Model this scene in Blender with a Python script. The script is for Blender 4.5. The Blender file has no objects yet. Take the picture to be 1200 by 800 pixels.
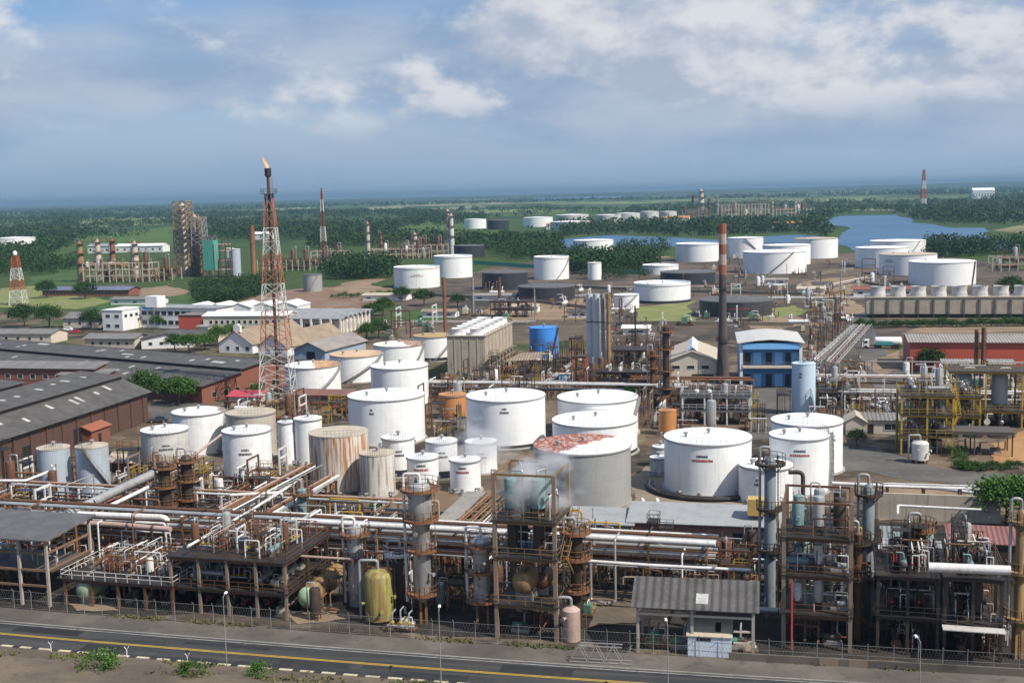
import bpy, math, random
import numpy as np
from mathutils import Vector, Matrix
R = math.radians
SC = bpy.context.scene
COL = SC.collection
rnd = random.Random(7)

# ------------------------------------------------------------ survey: photo point -> place on the ground
CAM_H = 50.0; FOC = 1400.0; PITCH = 7.1; ROLL = 1.35
CAMROT = Matrix.Rotation(R(90 - PITCH), 3, 'X') @ Matrix.Rotation(R(-ROLL), 3, 'Z')
def g(px, py, z=0.0):
    d = CAMROT @ Vector(((px - 600) / FOC, -(py - 400) / FOC, -1.0))
    t = (z - CAM_H) / d.z
    return Vector((d.x * t, d.y * t, z))
def px_of(p):
    c = CAMROT.transposed() @ (Vector(p) - Vector((0, 0, CAM_H)))
    return 600 - FOC * c.x / c.z, 400 + FOC * c.y / c.z
def height_at(p, ytop):
    lo, hi = 0.0, 150.0
    for _ in range(40):
        m = (lo + hi) / 2
        if px_of((p.x, p.y, m))[1] < ytop: hi = m
        else: lo = m
    return lo
GA = R(-13)                                  # the plant's own grid
U = Vector((math.cos(GA), math.sin(GA), 0)); V = Vector((-math.sin(GA), math.cos(GA), 0))

# ------------------------------------------------------------ mesh builder
class MB:
    def __init__(s): s.v = []; s.f = []; s.mi = []; s.cur = 0
    def add(s, vs, fs):
        o = len(s.v); s.v.extend([tuple(p) for p in vs])
        for f in fs: s.f.append(tuple(i + o for i in f)); s.mi.append(s.cur)
        return s
    def box(s, c, d, rz=0.0, taper=1.0):
        cx, cy, cz = c; hx, hy, hz = d[0] / 2, d[1] / 2, d[2] / 2
        co, si = math.cos(rz), math.sin(rz); vs = []
        for z in (-1, 1):
            k = taper if z > 0 else 1.0
            for x, y in ((-1, -1), (1, -1), (1, 1), (-1, 1)):
                a, b = x * hx * k, y * hy * k
                vs.append((cx + a * co - b * si, cy + a * si + b * co, cz + z * hz))
        return s.add(vs, [(3, 2, 1, 0), (4, 5, 6, 7), (0, 1, 5, 4), (1, 2, 6, 5), (2, 3, 7, 6), (3, 0, 4, 7)])
    def beam(s, a, b, w=0.1, h=None):
        a = Vector(a); b = Vector(b); h = h or w; d = b - a
        if d.length < 1e-5: return s
        d.normalize(); up = Vector((0, 0, 1)) if abs(d.z) < 0.95 else Vector((0, 1, 0))
        x = d.cross(up).normalized(); y = x.cross(d).normalized()
        vs = [p + x * (i * w / 2) + y * (j * h / 2) for p in (a, b) for i, j in ((-1, -1), (1, -1), (1, 1), (-1, 1))]
        return s.add(vs, [(0, 1, 2, 3), (7, 6, 5, 4), (0, 4, 5, 1), (1, 5, 6, 2), (2, 6, 7, 3), (3, 7, 4, 0)])
    def tube(s, pts, r, n=8, cap=True):
        P = [Vector(p) for p in pts]; m = len(P); rr = r if isinstance(r, (list, tuple)) else [r] * m
        vs = []; prev = None
        for i in range(m):
            t = (P[min(i + 1, m - 1)] - P[max(i - 1, 0)])
            t = t.normalized() if t.length > 1e-6 else Vector((0, 0, 1))
            if prev is None:
                up = Vector((0, 0, 1)) if abs(t.z) < 0.9 else Vector((1, 0, 0)); x = t.cross(up).normalized()
            else:
                x = prev - t * prev.dot(t); x = x.normalized() if x.length > 1e-4 else t.orthogonal().normalized()
            prev = x; y = t.cross(x)
            for k in range(n):
                a = 2 * math.pi * k / n; vs.append(P[i] + (x * math.cos(a) + y * math.sin(a)) * rr[i])
        fs = []
        for i in range(m - 1):
            for k in range(n):
                k2 = (k + 1) % n; fs.append((i * n + k, i * n + k2, (i + 1) * n + k2, (i + 1) * n + k))
        if cap: fs.append(tuple(range(n - 1, -1, -1))); fs.append(tuple((m - 1) * n + k for k in range(n)))
        return s.add(vs, fs)
    def bend(s, pts, r, n=8, er=None):
        """pipe with rounded elbows"""
        P = [Vector(p) for p in pts]; out = [P[0]]; er = er or r * 2.2
        for i in range(1, len(P) - 1):
            a, b, c = P[i - 1], P[i], P[i + 1]; d1 = (a - b); d2 = (c - b)
            e = min(er, d1.length * .45, d2.length * .45); d1.normalize(); d2.normalize()
            for t in (0, .33, .67, 1):
                q0 = b + d1 * e; q2 = b + d2 * e
                out.append(q0 * (1 - t) ** 2 + b * 2 * t * (1 - t) + q2 * t * t)
        out.append(P[-1]); return s.tube(out, r, n)
    def lathe(s, prof, n=24, c=(0, 0, 0), a0=0.0):
        vs = []; fs = []; m = len(prof)
        for r, z in prof:
            for k in range(n):
                a = a0 + 2 * math.pi * k / n; vs.append((c[0] + r * math.cos(a), c[1] + r * math.sin(a), c[2] + z))
        for i in range(m - 1):
            for k in range(n):
                k2 = (k + 1) % n; fs.append((i * n + k, i * n + k2, (i + 1) * n + k2, (i + 1) * n + k))
        if prof[0][0] > 1e-4: fs.append(tuple(range(n - 1, -1, -1)))
        if prof[-1][0] > 1e-4: fs.append(tuple((m - 1) * n + k for k in range(n)))
        return s.add(vs, fs)
    def cyl(s, c, r, h, n=16): return s.lathe([(r, 0), (r, h)], n, c)
    def arc(s, r, z, w, h, a0, a1, n=24, c=(0, 0, 0)):
        """curved flat bar"""
        vs = []; fs = []
        for i in range(n + 1):
            a = a0 + (a1 - a0) * i / n; zz = z if not isinstance(z, tuple) else z[0] + (z[1] - z[0]) * i / n
            for rr, hh in ((r, 0), (r + w, 0), (r + w, h), (r, h)):
                vs.append((c[0] + rr * math.cos(a), c[1] + rr * math.sin(a), c[2] + zz + hh))
        for i in range(n):
            for k in range(4):
                k2 = (k + 1) % 4; fs.append((i * 4 + k, i * 4 + k2, i * 4 + 4 + k2, i * 4 + 4 + k))
        fs.append((3, 2, 1, 0)); fs.append(tuple(n * 4 + k for k in range(4)))
        return s.add(vs, fs)
    def capsule(s, a, b, r, n=14, bulge=.5):
        """horizontal or vertical drum with dished ends"""
        a = Vector(a); b = Vector(b); d = (b - a).normalized()
        pts = [a - d * r * bulge, a - d * r * bulge * .85, a - d * r * bulge * .5, a, b, b + d * r * bulge * .5, b + d * r * bulge * .85, b + d * r * bulge]
        return s.tube(pts, [r * .05, r * .52, r * .87, r, r, r * .87, r * .52, r * .05], n)
    def poly(s, pts, z0, z1):
        n = len(pts); vs = [(p[0], p[1], z0) for p in pts] + [(p[0], p[1], z1) for p in pts]
        fs = [tuple(range(n - 1, -1, -1)), tuple(range(n, 2 * n))]
        for i in range(n): j = (i + 1) % n; fs.append((i, j, n + j, n + i))
        return s.add(vs, fs)
    def face(s, pts): return s.add(pts, [tuple(range(len(pts)))])
    def slab(s, p, t):
        """a sloping sheet (4 corners) of thickness t, downwards"""
        p = [Vector(q) for q in p]; n = (p[1] - p[0]).cross(p[-1] - p[0]).normalized()
        if n.z < 0: p.reverse(); n = -n
        m = len(p); vs = p + [q - n * t for q in p]
        fs = [tuple(range(m)), tuple(range(2 * m - 1, m - 1, -1))]
        for i in range(m): j = (i + 1) % m; fs.append((j, i, m + i, m + j))
        return s.add(vs, fs)
    def rail(s, pts, h=1.1, w=0.05, step=1.6, closed=False):
        P = [Vector(p) for p in pts]
        if closed: P.append(P[0])
        for a, b in zip(P, P[1:]):
            L = (b - a).length; n = max(1, int(L / step))
            for hh in (h, h * .5): s.beam(a + Vector((0, 0, hh)), b + Vector((0, 0, hh)), w)
            for i in range(n + 1):
                q = a.lerp(b, i / n); s.beam(q, q + Vector((0, 0, h)), w)
        return s
    def ladder(s, base, h, rz=0.0, w=.5, t=.06):
        b = Vector(base); x = Vector((math.cos(rz), math.sin(rz), 0)) * w / 2
        s.beam(b - x, b - x + Vector((0, 0, h)), t); s.beam(b + x, b + x + Vector((0, 0, h)), t)
        for i in range(int(h / .5)): s.beam(b - x + Vector((0, 0, .5 * i + .3)), b + x + Vector((0, 0, .5 * i + .3)), t * .7)
        return s
    def shift(s, d):
        d = Vector(d); s.v = [tuple(Vector(p) + d) for p in s.v]; return s
    def mesh(s, name, m, smooth=True):
        me = bpy.data.meshes.new(name); me.from_pydata(s.v, [], s.f)
        for x in (m if isinstance(m, (list, tuple)) else [m]): me.materials.append(x)
        if isinstance(m, (list, tuple)): me.polygons.foreach_set('material_index', s.mi)
        if smooth:
            me.polygons.foreach_set('use_smooth', [True] * len(me.polygons)); me.set_sharp_from_angle(angle=R(38))
        me.update(); return me
    def obj(s, name, m, parent=None, smooth=True):
        o = bpy.data.objects.new(name, s.mesh(name, m, smooth)); COL.objects.link(o)
        if parent is not None: o.parent = parent
        return o

def tag(o, label=None, cat=None, group=None, kind=None):
    if label: o['label'] = label
    if cat: o['category'] = cat
    if group: o['group'] = group
    if kind: o['kind'] = kind
    return o
def thing(name, label, cat, loc=(0, 0, 0), rz=0.0, group=None):
    o = bpy.data.objects.new(name, None); COL.objects.link(o); o.empty_display_size = .5
    o.location = loc; o.rotation_euler = (0, 0, rz)
    return tag(o, label, cat, group)
KIDS = {}
def dup(root, loc, rz=0.0, label=None, group=None, sc=None):
    """copy of a thing, its parts and their sub-parts"""
    r = root.copy(); COL.objects.link(r); r.location = loc; r.rotation_euler = (0, 0, rz)
    if sc: r.scale = (sc, sc, sc) if not isinstance(sc, tuple) else sc
    if label: r['label'] = label
    if group: r['group'] = group
    if root.name not in KIDS: KIDS[root.name] = [(c, list(c.children)) for c in root.children]
    for c, gc in KIDS[root.name]:
        k = c.copy(); COL.objects.link(k); k.parent = r
        for d in gc:
            e = d.copy(); COL.objects.link(e); e.parent = k
    return r
def struct(name, mb, m, smooth=False):
    return tag(mb.obj(name, m, None, smooth), kind='structure')

# ------------------------------------------------------------ procedural materials
class NT:
    def __init__(s, name):
        s.m = bpy.data.materials.new(name); s.m.use_nodes = True; s.t = s.m.node_tree; s.t.nodes.clear()
        s.out = s.n('ShaderNodeOutputMaterial'); s.b = s.n('ShaderNodeBsdfPrincipled')
        s.l(s.b.outputs[0], s.out.inputs['Surface']); s.tc = s.n('ShaderNodeTexCoord'); s.oi = None
    def n(s, t): return s.t.nodes.new(t)
    def l(s, a, b): s.t.links.new(a, b)
    def inp(s, sock, v):
        if hasattr(v, 'is_output'): s.l(v, sock)
        elif isinstance(v, (tuple, list)) and len(v) == 3 and sock.type == 'RGBA': sock.default_value = (*v, 1)
        else: sock.default_value = v
    def coords(s, kind='obj', scale=(1, 1, 1), vary=True):
        if kind == 'world': src = s.n('ShaderNodeNewGeometry').outputs['Position']
        else: src = s.tc.outputs['Object']
        mp = s.n('ShaderNodeMapping'); s.l(src, mp.inputs[0]); mp.inputs['Scale'].default_value = scale
        if vary and kind != 'world':
            if not s.oi: s.oi = s.n('ShaderNodeObjectInfo')
            mul = s.n('ShaderNodeMath'); mul.operation = 'MULTIPLY'; s.l(s.oi.outputs['Random'], mul.inputs[0]); mul.inputs[1].default_value = 137.
            cx = s.n('ShaderNodeCombineXYZ'); s.l(mul.outputs[0], cx.inputs[0]); s.l(mul.outputs[0], cx.inputs[1]); s.l(cx.outputs[0], mp.inputs['Location'])
        return mp.outputs[0]
    def noise(s, vec, scale=1.0, detail=3.0, rough=.55):
        x = s.n('ShaderNodeTexNoise'); s.l(vec, x.inputs['Vector']); x.inputs['Scale'].default_value = scale
        x.inputs['Detail'].default_value = detail; x.inputs['Roughness'].default_value = rough; return x.outputs['Fac']
    def ramp(s, f, a, b, smooth=True):
        x = s.n('ShaderNodeMapRange'); s.l(f, x.inputs['Value']); x.inputs['From Min'].default_value = a; x.inputs['From Max'].default_value = b
        x.interpolation_type = 'SMOOTHSTEP' if smooth else 'LINEAR'; return x.outputs[0]
    def math(s, op, a, b=0.0):
        x = s.n('ShaderNodeMath'); x.operation = op; s.inp(x.inputs[0], a); s.inp(x.inputs[1], b); return x.outputs[0]
    def mix(s, f, a, b, mode='MIX'):
        x = s.n('ShaderNodeMix'); x.data_type = 'RGBA'; x.blend_type = mode
        s.inp(x.inputs['Factor'], f); s.inp(x.inputs[6], a); s.inp(x.inputs[7], b); return x.outputs[2]
    def sep(s, vec):
        x = s.n('ShaderNodeSeparateXYZ'); s.l(vec, x.inputs[0]); return x.outputs
    def bump(s, f, strength=.3, dist=.05):
        x = s.n('ShaderNodeBump'); s.l(f, x.inputs['Height']); x.inputs['Strength'].default_value = strength; x.inputs['Distance'].default_value = dist
        s.l(x.outputs[0], s.b.inputs['Normal'])
    def fin(s, col, rough=.6, metal=0.0, spec=.4):
        s.inp(s.b.inputs['Base Color'], col); s.inp(s.b.inputs['Roughness'], rough); s.inp(s.b.inputs['Metallic'], metal)
        s.b.inputs['Specular IOR Level'].default_value = spec; return s.m

MATS = {}
def paint(name, c, dirt=.3, dc=(.16, .12, .085), streak=.3, sc=(.2, .13, .08), rough=.55, metal=0.0, size=1.0, corr=0.0, stripes=None, plates=False, sr=(.5, .72)):
    """painted / weathered surface; corr = corrugation pitch along local x"""
    if name in MATS: return MATS[name]
    k = NT(name); v = k.coords('obj'); n1 = k.noise(v, .45 / size, 4); n3 = k.noise(v, 3.2 / size, 3)
    vs = k.coords('obj', (2.2 / size, 2.2 / size, .13 / size)); n2 = k.noise(vs, 1.0, 4, .6)
    col = c
    if plates:
        o = k.sep(k.tc.outputs['Object']); ang = k.math('ARCTAN2', o[1], o[0])
        a = k.math('FLOOR', k.math('MULTIPLY', ang, 2.6)); zz = k.math('FLOOR', k.math('MULTIPLY', o[2], .55))
        cb = k.n('ShaderNodeCombineXYZ'); k.l(a, cb.inputs[0]); k.l(zz, cb.inputs[1]); wn = k.n('ShaderNodeTexWhiteNoise'); k.l(cb.outputs[0], wn.inputs[0])
        fr = k.math('FRACT', k.math('MULTIPLY', o[2], .55)); ln = k.math('LESS_THAN', fr, .055)
        col = k.mix(k.math('MULTIPLY', wn.outputs[0], .08), col, tuple(x * .6 for x in c)); col = k.mix(k.math('MULTIPLY', ln, .16), col, tuple(x * .55 for x in c))
    if corr:
        o = k.sep(k.tc.outputs['Object']); w = k.math('SINE', k.math('MULTIPLY', o[0], 6.283 / corr)); h = k.math('ADD', k.math('MULTIPLY', w, .5), .5)
        sh = k.math('FLOOR', k.math('MULTIPLY', o[0], 1 / (corr * 2.0))); sy = k.math('FLOOR', k.math('MULTIPLY', o[1], .3))
        cb = k.n('ShaderNodeCombineXYZ'); k.l(sh, cb.inputs[0]); k.l(sy, cb.inputs[1]); wn = k.n('ShaderNodeTexWhiteNoise'); k.l(cb.outputs[0], wn.inputs[0])
        col = k.mix(k.math('MULTIPLY', wn.outputs[0], .45), col, tuple(x * .45 for x in c))
    col = k.mix(k.math('MULTIPLY', k.ramp(k.math('ADD', k.math('MULTIPLY', n1, .65), k.math('MULTIPLY', n3, .35)), .42, .68), dirt), col, dc)
    if streak: col = k.mix(k.math('MULTIPLY', k.ramp(n2, *sr), streak), col, sc)
    if corr: k.bump(h, .6, corr * .25)
    else: k.bump(n3, .12, .03)
    MATS[name] = k.fin(col, rough, metal); return MATS[name]
def foliage(name, a, b, c):
    k = NT(name); v = k.coords('world'); ge = k.n('ShaderNodeNewGeometry'); k.oi = k.n('ShaderNodeObjectInfo')
    col = k.mix(ge.outputs['Random Per Island'], a, b); col = k.mix(k.ramp(k.noise(v, .06, 3), .4, .7), col, c); col = k.mix(k.math('MULTIPLY', k.ramp(k.noise(v, .022, 4), .5, .68), .6), col, tuple(x * 1.2 for x in b)); col = k.mix(k.math('MULTIPLY', k.ramp(k.noise(v, .13, 2), .48, .6), .55), col, tuple(x * .5 for x in a))
    col = k.mix(k.math('MULTIPLY', k.oi.outputs['Random'], .5), col, tuple(x * .55 for x in a))
    MATS[name] = k.fin(col, .75, 0, .15); return MATS[name]
# ============================================================ world, sun, camera, air
SUN_EL, SUN_AZ = 49.0, 125.0          # azimuth measured from +Y (view direction) towards +X
sun_dir = Vector((math.sin(R(SUN_AZ)) * math.cos(R(SUN_EL)), math.cos(R(SUN_AZ)) * math.cos(R(SUN_EL)), math.sin(R(SUN_EL))))
def build_world():
    w = bpy.data.worlds.new('World'); SC.world = w; w.use_nodes = True; t = w.node_tree; t.nodes.clear()
    n = t.nodes.new; l = t.links.new
    out = n('ShaderNodeOutputWorld'); bg = n('ShaderNodeBackground'); l(bg.outputs[0], out.inputs[0]); bg.inputs[1].default_value = .1
    sky = n('ShaderNodeTexSky'); sky.sky_type = 'NISHITA'; sky.sun_disc = False; sky.sun_elevation = R(SUN_EL); sky.sun_rotation = R(SUN_AZ)
    sky.altitude = 100; sky.air_density = 1.0; sky.dust_density = .6; sky.ozone_density = 2.0
    tc = n('ShaderNodeTexCoord')
    def mp(scale, loc=(0, 0, 0)):
        m = n('ShaderNodeMapping'); l(tc.outputs['Generated'], m.inputs[0]); m.inputs['Scale'].default_value = scale; m.inputs['Location'].default_value = loc; return m.outputs[0]
    def nz(v, sc, de, ro=.55, dist=0.0):
        x = n('ShaderNodeTexNoise'); l(v, x.inputs['Vector']); x.inputs['Scale'].default_value = sc; x.inputs['Detail'].default_value = de; x.inputs['Roughness'].default_value = ro; x.inputs['Distortion'].default_value = dist; return x.outputs['Fac']
    def mr(f, a, b, c=0., d=1.):
        x = n('ShaderNodeMapRange'); l(f, x.inputs[0]); x.interpolation_type = 'SMOOTHSTEP'
        for i, q in zip((1, 2, 3, 4), (a, b, c, d)): x.inputs[i].default_value = q
        return x.outputs[0]
    def ma(op, a, b):
        x = n('ShaderNodeMath'); x.operation = op
        for s, q in zip(x.inputs, (a, b)):
            if hasattr(q, 'is_output'): l(q, s)
            else: s.default_value = q
        return x.outputs[0]
    def mix(f, a, b):
        x = n('ShaderNodeMix'); x.data_type = 'RGBA'
        for s, q in ((x.inputs['Factor'], f), (x.inputs[6], a), (x.inputs[7], b)):
            if hasattr(q, 'is_output'): l(q, s)
            else: s.default_value = q if not isinstance(q, tuple) else (*q, 1)
        return x.outputs[2]
    sp = n('ShaderNodeSeparateXYZ'); l(tc.outputs['Generated'], sp.inputs[0]); z = sp.outputs[2]; xx = sp.outputs[0]
    # broad thin cloud sheet, heaped clouds lit from the upper right, and clear gaps between them
    big = nz(mp((2.6, 2.6, 11.0), (SKY[0], SKY[1], SKY[2])), 1.0, 6, .55, .2)
    sheet = mr(ma('ADD', big, ma('MULTIPLY', xx, .2)), .39, .62)
    def heap(loc): return nz(mp((7.5, 7.5, 13.5), loc), 1.0, 9, .57, .12)
    L0 = (HEAP[0], HEAP[1], HEAP[2]); h0 = heap(L0); h1 = heap((L0[0] + .16, L0[1], L0[2] + .2))
    cov = ma('ADD', h0, ma('ADD', ma('MULTIPLY', xx, .3), ma('MULTIPLY', mr(z, .02, .13), .07)))
    billow = ma('MULTIPLY', mr(cov, .5, .64), mr(z, .03, .085))
    lit = mr(ma('SUBTRACT', h0, h1), -.09, .12)
    puff = mix(lit, SKYC['under'], SKYC['white'])
    tone = nz(mp((5, 5, 16), (5.5, 2.2, 1.0)), 1.0, 7, .58, .2)
    grey = mix(mr(tone, .36, .66), SKYC['dark'], SKYC['mid'])
    clear = mix(.75, sky.outputs[0], mix(mr(z, .0, .25), SKYC['hazeR'], SKYC['blue']))
    base = mix(ma('MULTIPLY', sheet, .9), clear, grey)
    c2 = mix(ma('MULTIPLY', billow, .9), base, puff)
    c3 = mix(ma('MULTIPLY', mr(z, .0, .07, .85, .0), .9), c2, mix(mr(xx, -.4, .4), SKYC['hazeL'], SKYC['hazeR']))
    l(c3, bg.inputs[0])
    return w
SKY = (4.3, 1.2, .4)
HEAP = (.6, 8.2, 4.4)
SKYC = dict(dark=(2.35, 3.3, 4.85), mid=(4.1, 4.7, 5.7), under=(3.6, 4.15, 5.15), white=(6.4, 6.5, 6.8), hazeL=(2.2, 3.3, 4.95), hazeR=(3.0, 4.1, 5.6), blue=(1.0, 2.75, 6.0))
build_world()
sl = bpy.data.lights.new('sun', 'SUN'); sl.energy = 5.0; sl.angle = R(.53); sl.color = (1, .95, .87)
so = bpy.data.objects.new('sun', sl); COL.objects.link(so); so.rotation_euler = sun_dir.to_track_quat('Z', 'Y').to_euler(); so.location = (60, -40, 300)
cam = bpy.data.cameras.new('camera'); co = bpy.data.objects.new('camera', cam); COL.objects.link(co)
cam.sensor_width = 36; cam.lens = 36 * FOC / 1200; cam.clip_end = 80000; cam.clip_start = 1
co.matrix_world = Matrix.Translation((0, 0, CAM_H)) @ CAMROT.to_4x4(); SC.camera = co
SC.view_settings.view_transform = 'Standard'; SC.view_settings.look = 'None'; SC.view_settings.exposure = .25; SC.view_settings.gamma = 1
SC.view_settings.use_curve_mapping = False
try:
    SC.cycles.max_bounces = 5; SC.cycles.diffuse_bounces = 3; SC.cycles.glossy_bounces = 2; SC.cycles.transmission_bounces = 2; SC.cycles.volume_bounces = 2
    SC.cycles.transparent_max_bounces = 8; SC.cycles.caustics_reflective = False; SC.cycles.caustics_refractive = False
    SC.cycles.use_denoising = True; SC.cycles.denoiser = 'OPENIMAGEDENOISE'; SC.cycles.volume_max_steps = 96
except Exception as e: print(e)

hz_m = bpy.data.materials.new('haze_air'); hz_m.use_nodes = True; t = hz_m.node_tree; t.nodes.clear()
pv = t.nodes.new('ShaderNodeVolumePrincipled'); ho = t.nodes.new('ShaderNodeOutputMaterial'); t.links.new(pv.outputs[0], ho.inputs['Volume'])
pv.inputs['Color'].default_value = (.25, .4, .57, 1); pv.inputs['Density'].default_value = 0.95e-4; pv.inputs['Anisotropy'].default_value = .1
tag(MB().box((0, 14000, 54), (78000, 66000, 112)).obj('haze', hz_m, None, False), kind='stuff')

# ============================================================ ground, roads, water
def ground_mat():
    k = NT('ground_soil'); v = k.coords('world'); sp = k.sep(v)
    a = k.noise(v, .035, 5, .6); b = k.noise(v, .22, 5, .62); c = k.noise(v, 1.3, 4, .6); d = k.noise(v, .009, 4, .55)
    soil = k.mix(k.ramp(a, .4, .6), (.04, .033, .027), (.15, .108, .072))
    soil = k.mix(k.ramp(b, .5, .72), soil, (.2, .165, .125)); soil = k.mix(k.math('MULTIPLY', k.ramp(c, .5, .8), .5), soil, (.04, .035, .03))
    soil = k.mix(k.math('MULTIPLY', k.ramp(d, .55, .68), .55), soil, (.2, .115, .06))
    grass = k.mix(k.ramp(b, .35, .65), (.03, .055, .015), (.06, .085, .026))
    gf = k.math('MULTIPLY', k.ramp(k.math('ADD', k.noise(v, .02, 4, .6), k.math('MULTIPLY', k.ramp(sp[1], 300, 900), .32)), .5, .66), k.ramp(sp[1], 260, 420))
    near = k.mix(gf, soil, grass)
    # open country: a patchwork of fields, scrub and woodland
    vf = k.coords('world', (.0022, .0011, .001)); vo = k.n('ShaderNodeTexVoronoi'); k.l(vf, vo.inputs['Vector']); vo.inputs['Scale'].default_value = 1.0
    cs = k.sep(vo.outputs['Color']); f1 = k.mix(cs[0], (.03, .06, .017), (.075, .12, .03))
    f2 = k.mix(k.math('GREATER_THAN', cs[1], .72), f1, (.16, .19, .075)); f3 = k.mix(k.math('GREATER_THAN', cs[2], .9), f2, (.3, .25, .16))
    wv = k.coords('world', (.004, .0016, .004)); f4 = k.mix(k.ramp(k.noise(wv, 1.0, 6, .65), .46, .6), f3, (.02, .042, .014))
    col = k.mix(k.ramp(sp[1], 900, 1500), near, f4); k.bump(c, .5, .12)
    return k.fin(col, .95, 0, .1)
mb = MB(); rings = [0, 60, 120, 250, 500, 1000, 2000, 4000, 8000, 16000, 30000]; n = 64
vs = [(0, 0, 0)]; fs = []
for r in rings[1:]:
    for k in range(n): vs.append((r * math.cos(6.28318530718 * k / n), r * math.sin(6.28318530718 * k / n), 0))
for k in range(n): fs.append((0, 1 + k, 1 + (k + 1) % n))
for i in range(len(rings) - 2):
    for k in range(n): a = 1 + i * n + k; b = 1 + i * n + (k + 1) % n; fs.append((a, a + n, b + n, b))
mb.add(vs, fs); struct('ground', mb, ground_mat())

def flat_mat(name, c1, c2, c3, s1=.08, s2=.6, s3=3.0, rough=.9):
    k = NT(name); v = k.coords('world'); col = k.mix(k.ramp(k.noise(v, s1, 5, .6), .36, .64), c1, c2)
    col = k.mix(k.math('MULTIPLY', k.ramp(k.noise(v, s2, 5, .65), .5, .75), .7), col, c3); nn = k.noise(v, s3, 3)
    col = k.mix(k.math('MULTIPLY', k.ramp(nn, .5, .8), .35), col, tuple(x * .5 for x in c1)); k.bump(nn, .25, .05)
    return k.fin(col, rough, 0, .25)
def road_mat():
    k = NT('asphalt_main'); w = k.n('ShaderNodeNewGeometry').outputs['Position']; mp = k.n('ShaderNodeMapping'); k.l(w, mp.inputs[0]); mp.inputs['Rotation'].default_value = (0, 0, R(12.5)); v = mp.outputs[0]
    m2 = k.n('ShaderNodeMapping'); k.l(v, m2.inputs[0]); m2.inputs['Scale'].default_value = (.03, .9, 1); n1 = k.noise(m2.outputs[0], 1.0, 4, .6); n2 = k.noise(v, .35, 5, .62); n3 = k.noise(v, 2.2, 5, .7)
    col = k.mix(k.ramp(n1, .36, .64), (.024, .025, .027), (.055, .053, .051)); col = k.mix(k.math('MULTIPLY', k.ramp(n2, .52, .72), .6), col, (.075, .068, .058)); col = k.mix(k.math('MULTIPLY', k.ramp(n3, .58, .64), .55), col, (.014, .014, .014))
    k.bump(n3, .3, .03); return k.fin(col, .85, 0, .3)
M_ASPH = road_mat()
M_ASPH2 = flat_mat('asphalt_worn', (.08, .075, .07), (.12, .11, .098), (.16, .14, .12))
M_WALK = flat_mat('pavement_dust', (.085, .074, .062), (.15, .128, .104), (.05, .045, .04), .07, .5)
M_SAND = flat_mat('sandy_soil', (.19, .135, .085), (.27, .19, .12), (.12, .09, .06))
M_BANK = flat_mat('bank_earth', (.1, .078, .06), (.165, .125, .088), (.045, .042, .028), .12, .8)
M_LAWN = flat_mat('lawn_green', (.035, .075, .016), (.055, .1, .022), (.085, .09, .04))
M_LAWNY = flat_mat('lawn_yellowish', (.14, .165, .045), (.2, .2, .075), (.11, .12, .045))
M_OIL_SHADE = flat_mat('oily_shaded_ground', (.014, .0125, .0115), (.034, .028, .023), (.075, .055, .038), .15, 1.0)  # oily soil, its colour also blackened for the shade under the plant
M_CONC = flat_mat('concrete_yard', (.2, .19, .17), (.27, .25, .22), (.13, .12, .105), .15, 1.0)
def ribbon(name, left, right, z, m, kind='structure'):
    b = MB(); vs = [(p.x, p.y, z) for p in left] + [(p.x, p.y, z) for p in right]; n = len(left)
    b.add(vs, [(n + i, n + i + 1, i + 1, i) for i in range(n - 1)]); return tag(b.obj(name, m, None, False), kind=kind)
def smooth_line(P, n=8):
    P = [Vector(p) for p in P]; out = []
    for i in range(len(P) - 1):
        p0 = P[max(i - 1, 0)]; p1 = P[i]; p2 = P[i + 1]; p3 = P[min(i + 2, len(P) - 1)]
        for k in range(n):
            t = k / n; out.append(.5 * ((2 * p1) + (p2 - p0) * t + (2 * p0 - 5 * p1 + 4 * p2 - p3) * t * t + (3 * p1 - p0 - 3 * p2 + p3) * t ** 3))
    out.append(P[-1]); return out
def offset(L, d):
    out = []
    for i, p in enumerate(L):
        t = (L[min(i + 1, len(L) - 1)] - L[max(i - 1, 0)]).normalized(); out.append(p + Vector((t.y, -t.x, 0)) * d)
    return out
TOP = smooth_line([g(-260, 704), g(0, 728), g(200, 744.5), g(400, 760), g(620, 776), g(850, 791), g(1150, 809), g(1500, 829)])
ribbon('sidewalk', offset(TOP, -4.2), offset(TOP, -.15), .10, M_WALK)
b = MB()
for L0, L1 in zip(TOP, TOP[1:]): pass
kl = offset(TOP, -.15); kr = offset(TOP, .1)
b.add([(p.x, p.y, .12) for p in kl] + [(p.x, p.y, .12) for p in kr] + [(p.x, p.y, -.05) for p in kr], [(len(kl) + i, len(kl) + i + 1, i + 1, i) for i in range(len(kl) - 1)] + [(2 * len(kl) + i, 2 * len(kl) + i + 1, len(kl) + i + 1, len(kl) + i) for i in range(len(kl) - 1)])
struct('sidewalk_kerb', b, M_CONC)
ribbon('road', TOP, offset(TOP, 6.9), .02, M_ASPH)
M_YEL = paint('road_paint_yellow', (.55, .36, .035), .5, (.2, .15, .06), 0); M_PATCH = flat_mat('asphalt_patch', (.02, .02, .022), (.03, .03, .031), (.045, .043, .04))
M_WHT = paint('road_paint_white', (.36, .35, .32), .85, (.12, .11, .1), 0)
ribbon('road_marking', offset(TOP, 3.22), offset(TOP, 3.36), .03, M_YEL); ribbon('road_marking', offset(TOP, 3.5), offset(TOP, 3.64), .03, M_YEL)
ribbon('road_marking', offset(TOP, .35), offset(TOP, .5), .03, M_WHT)
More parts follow.
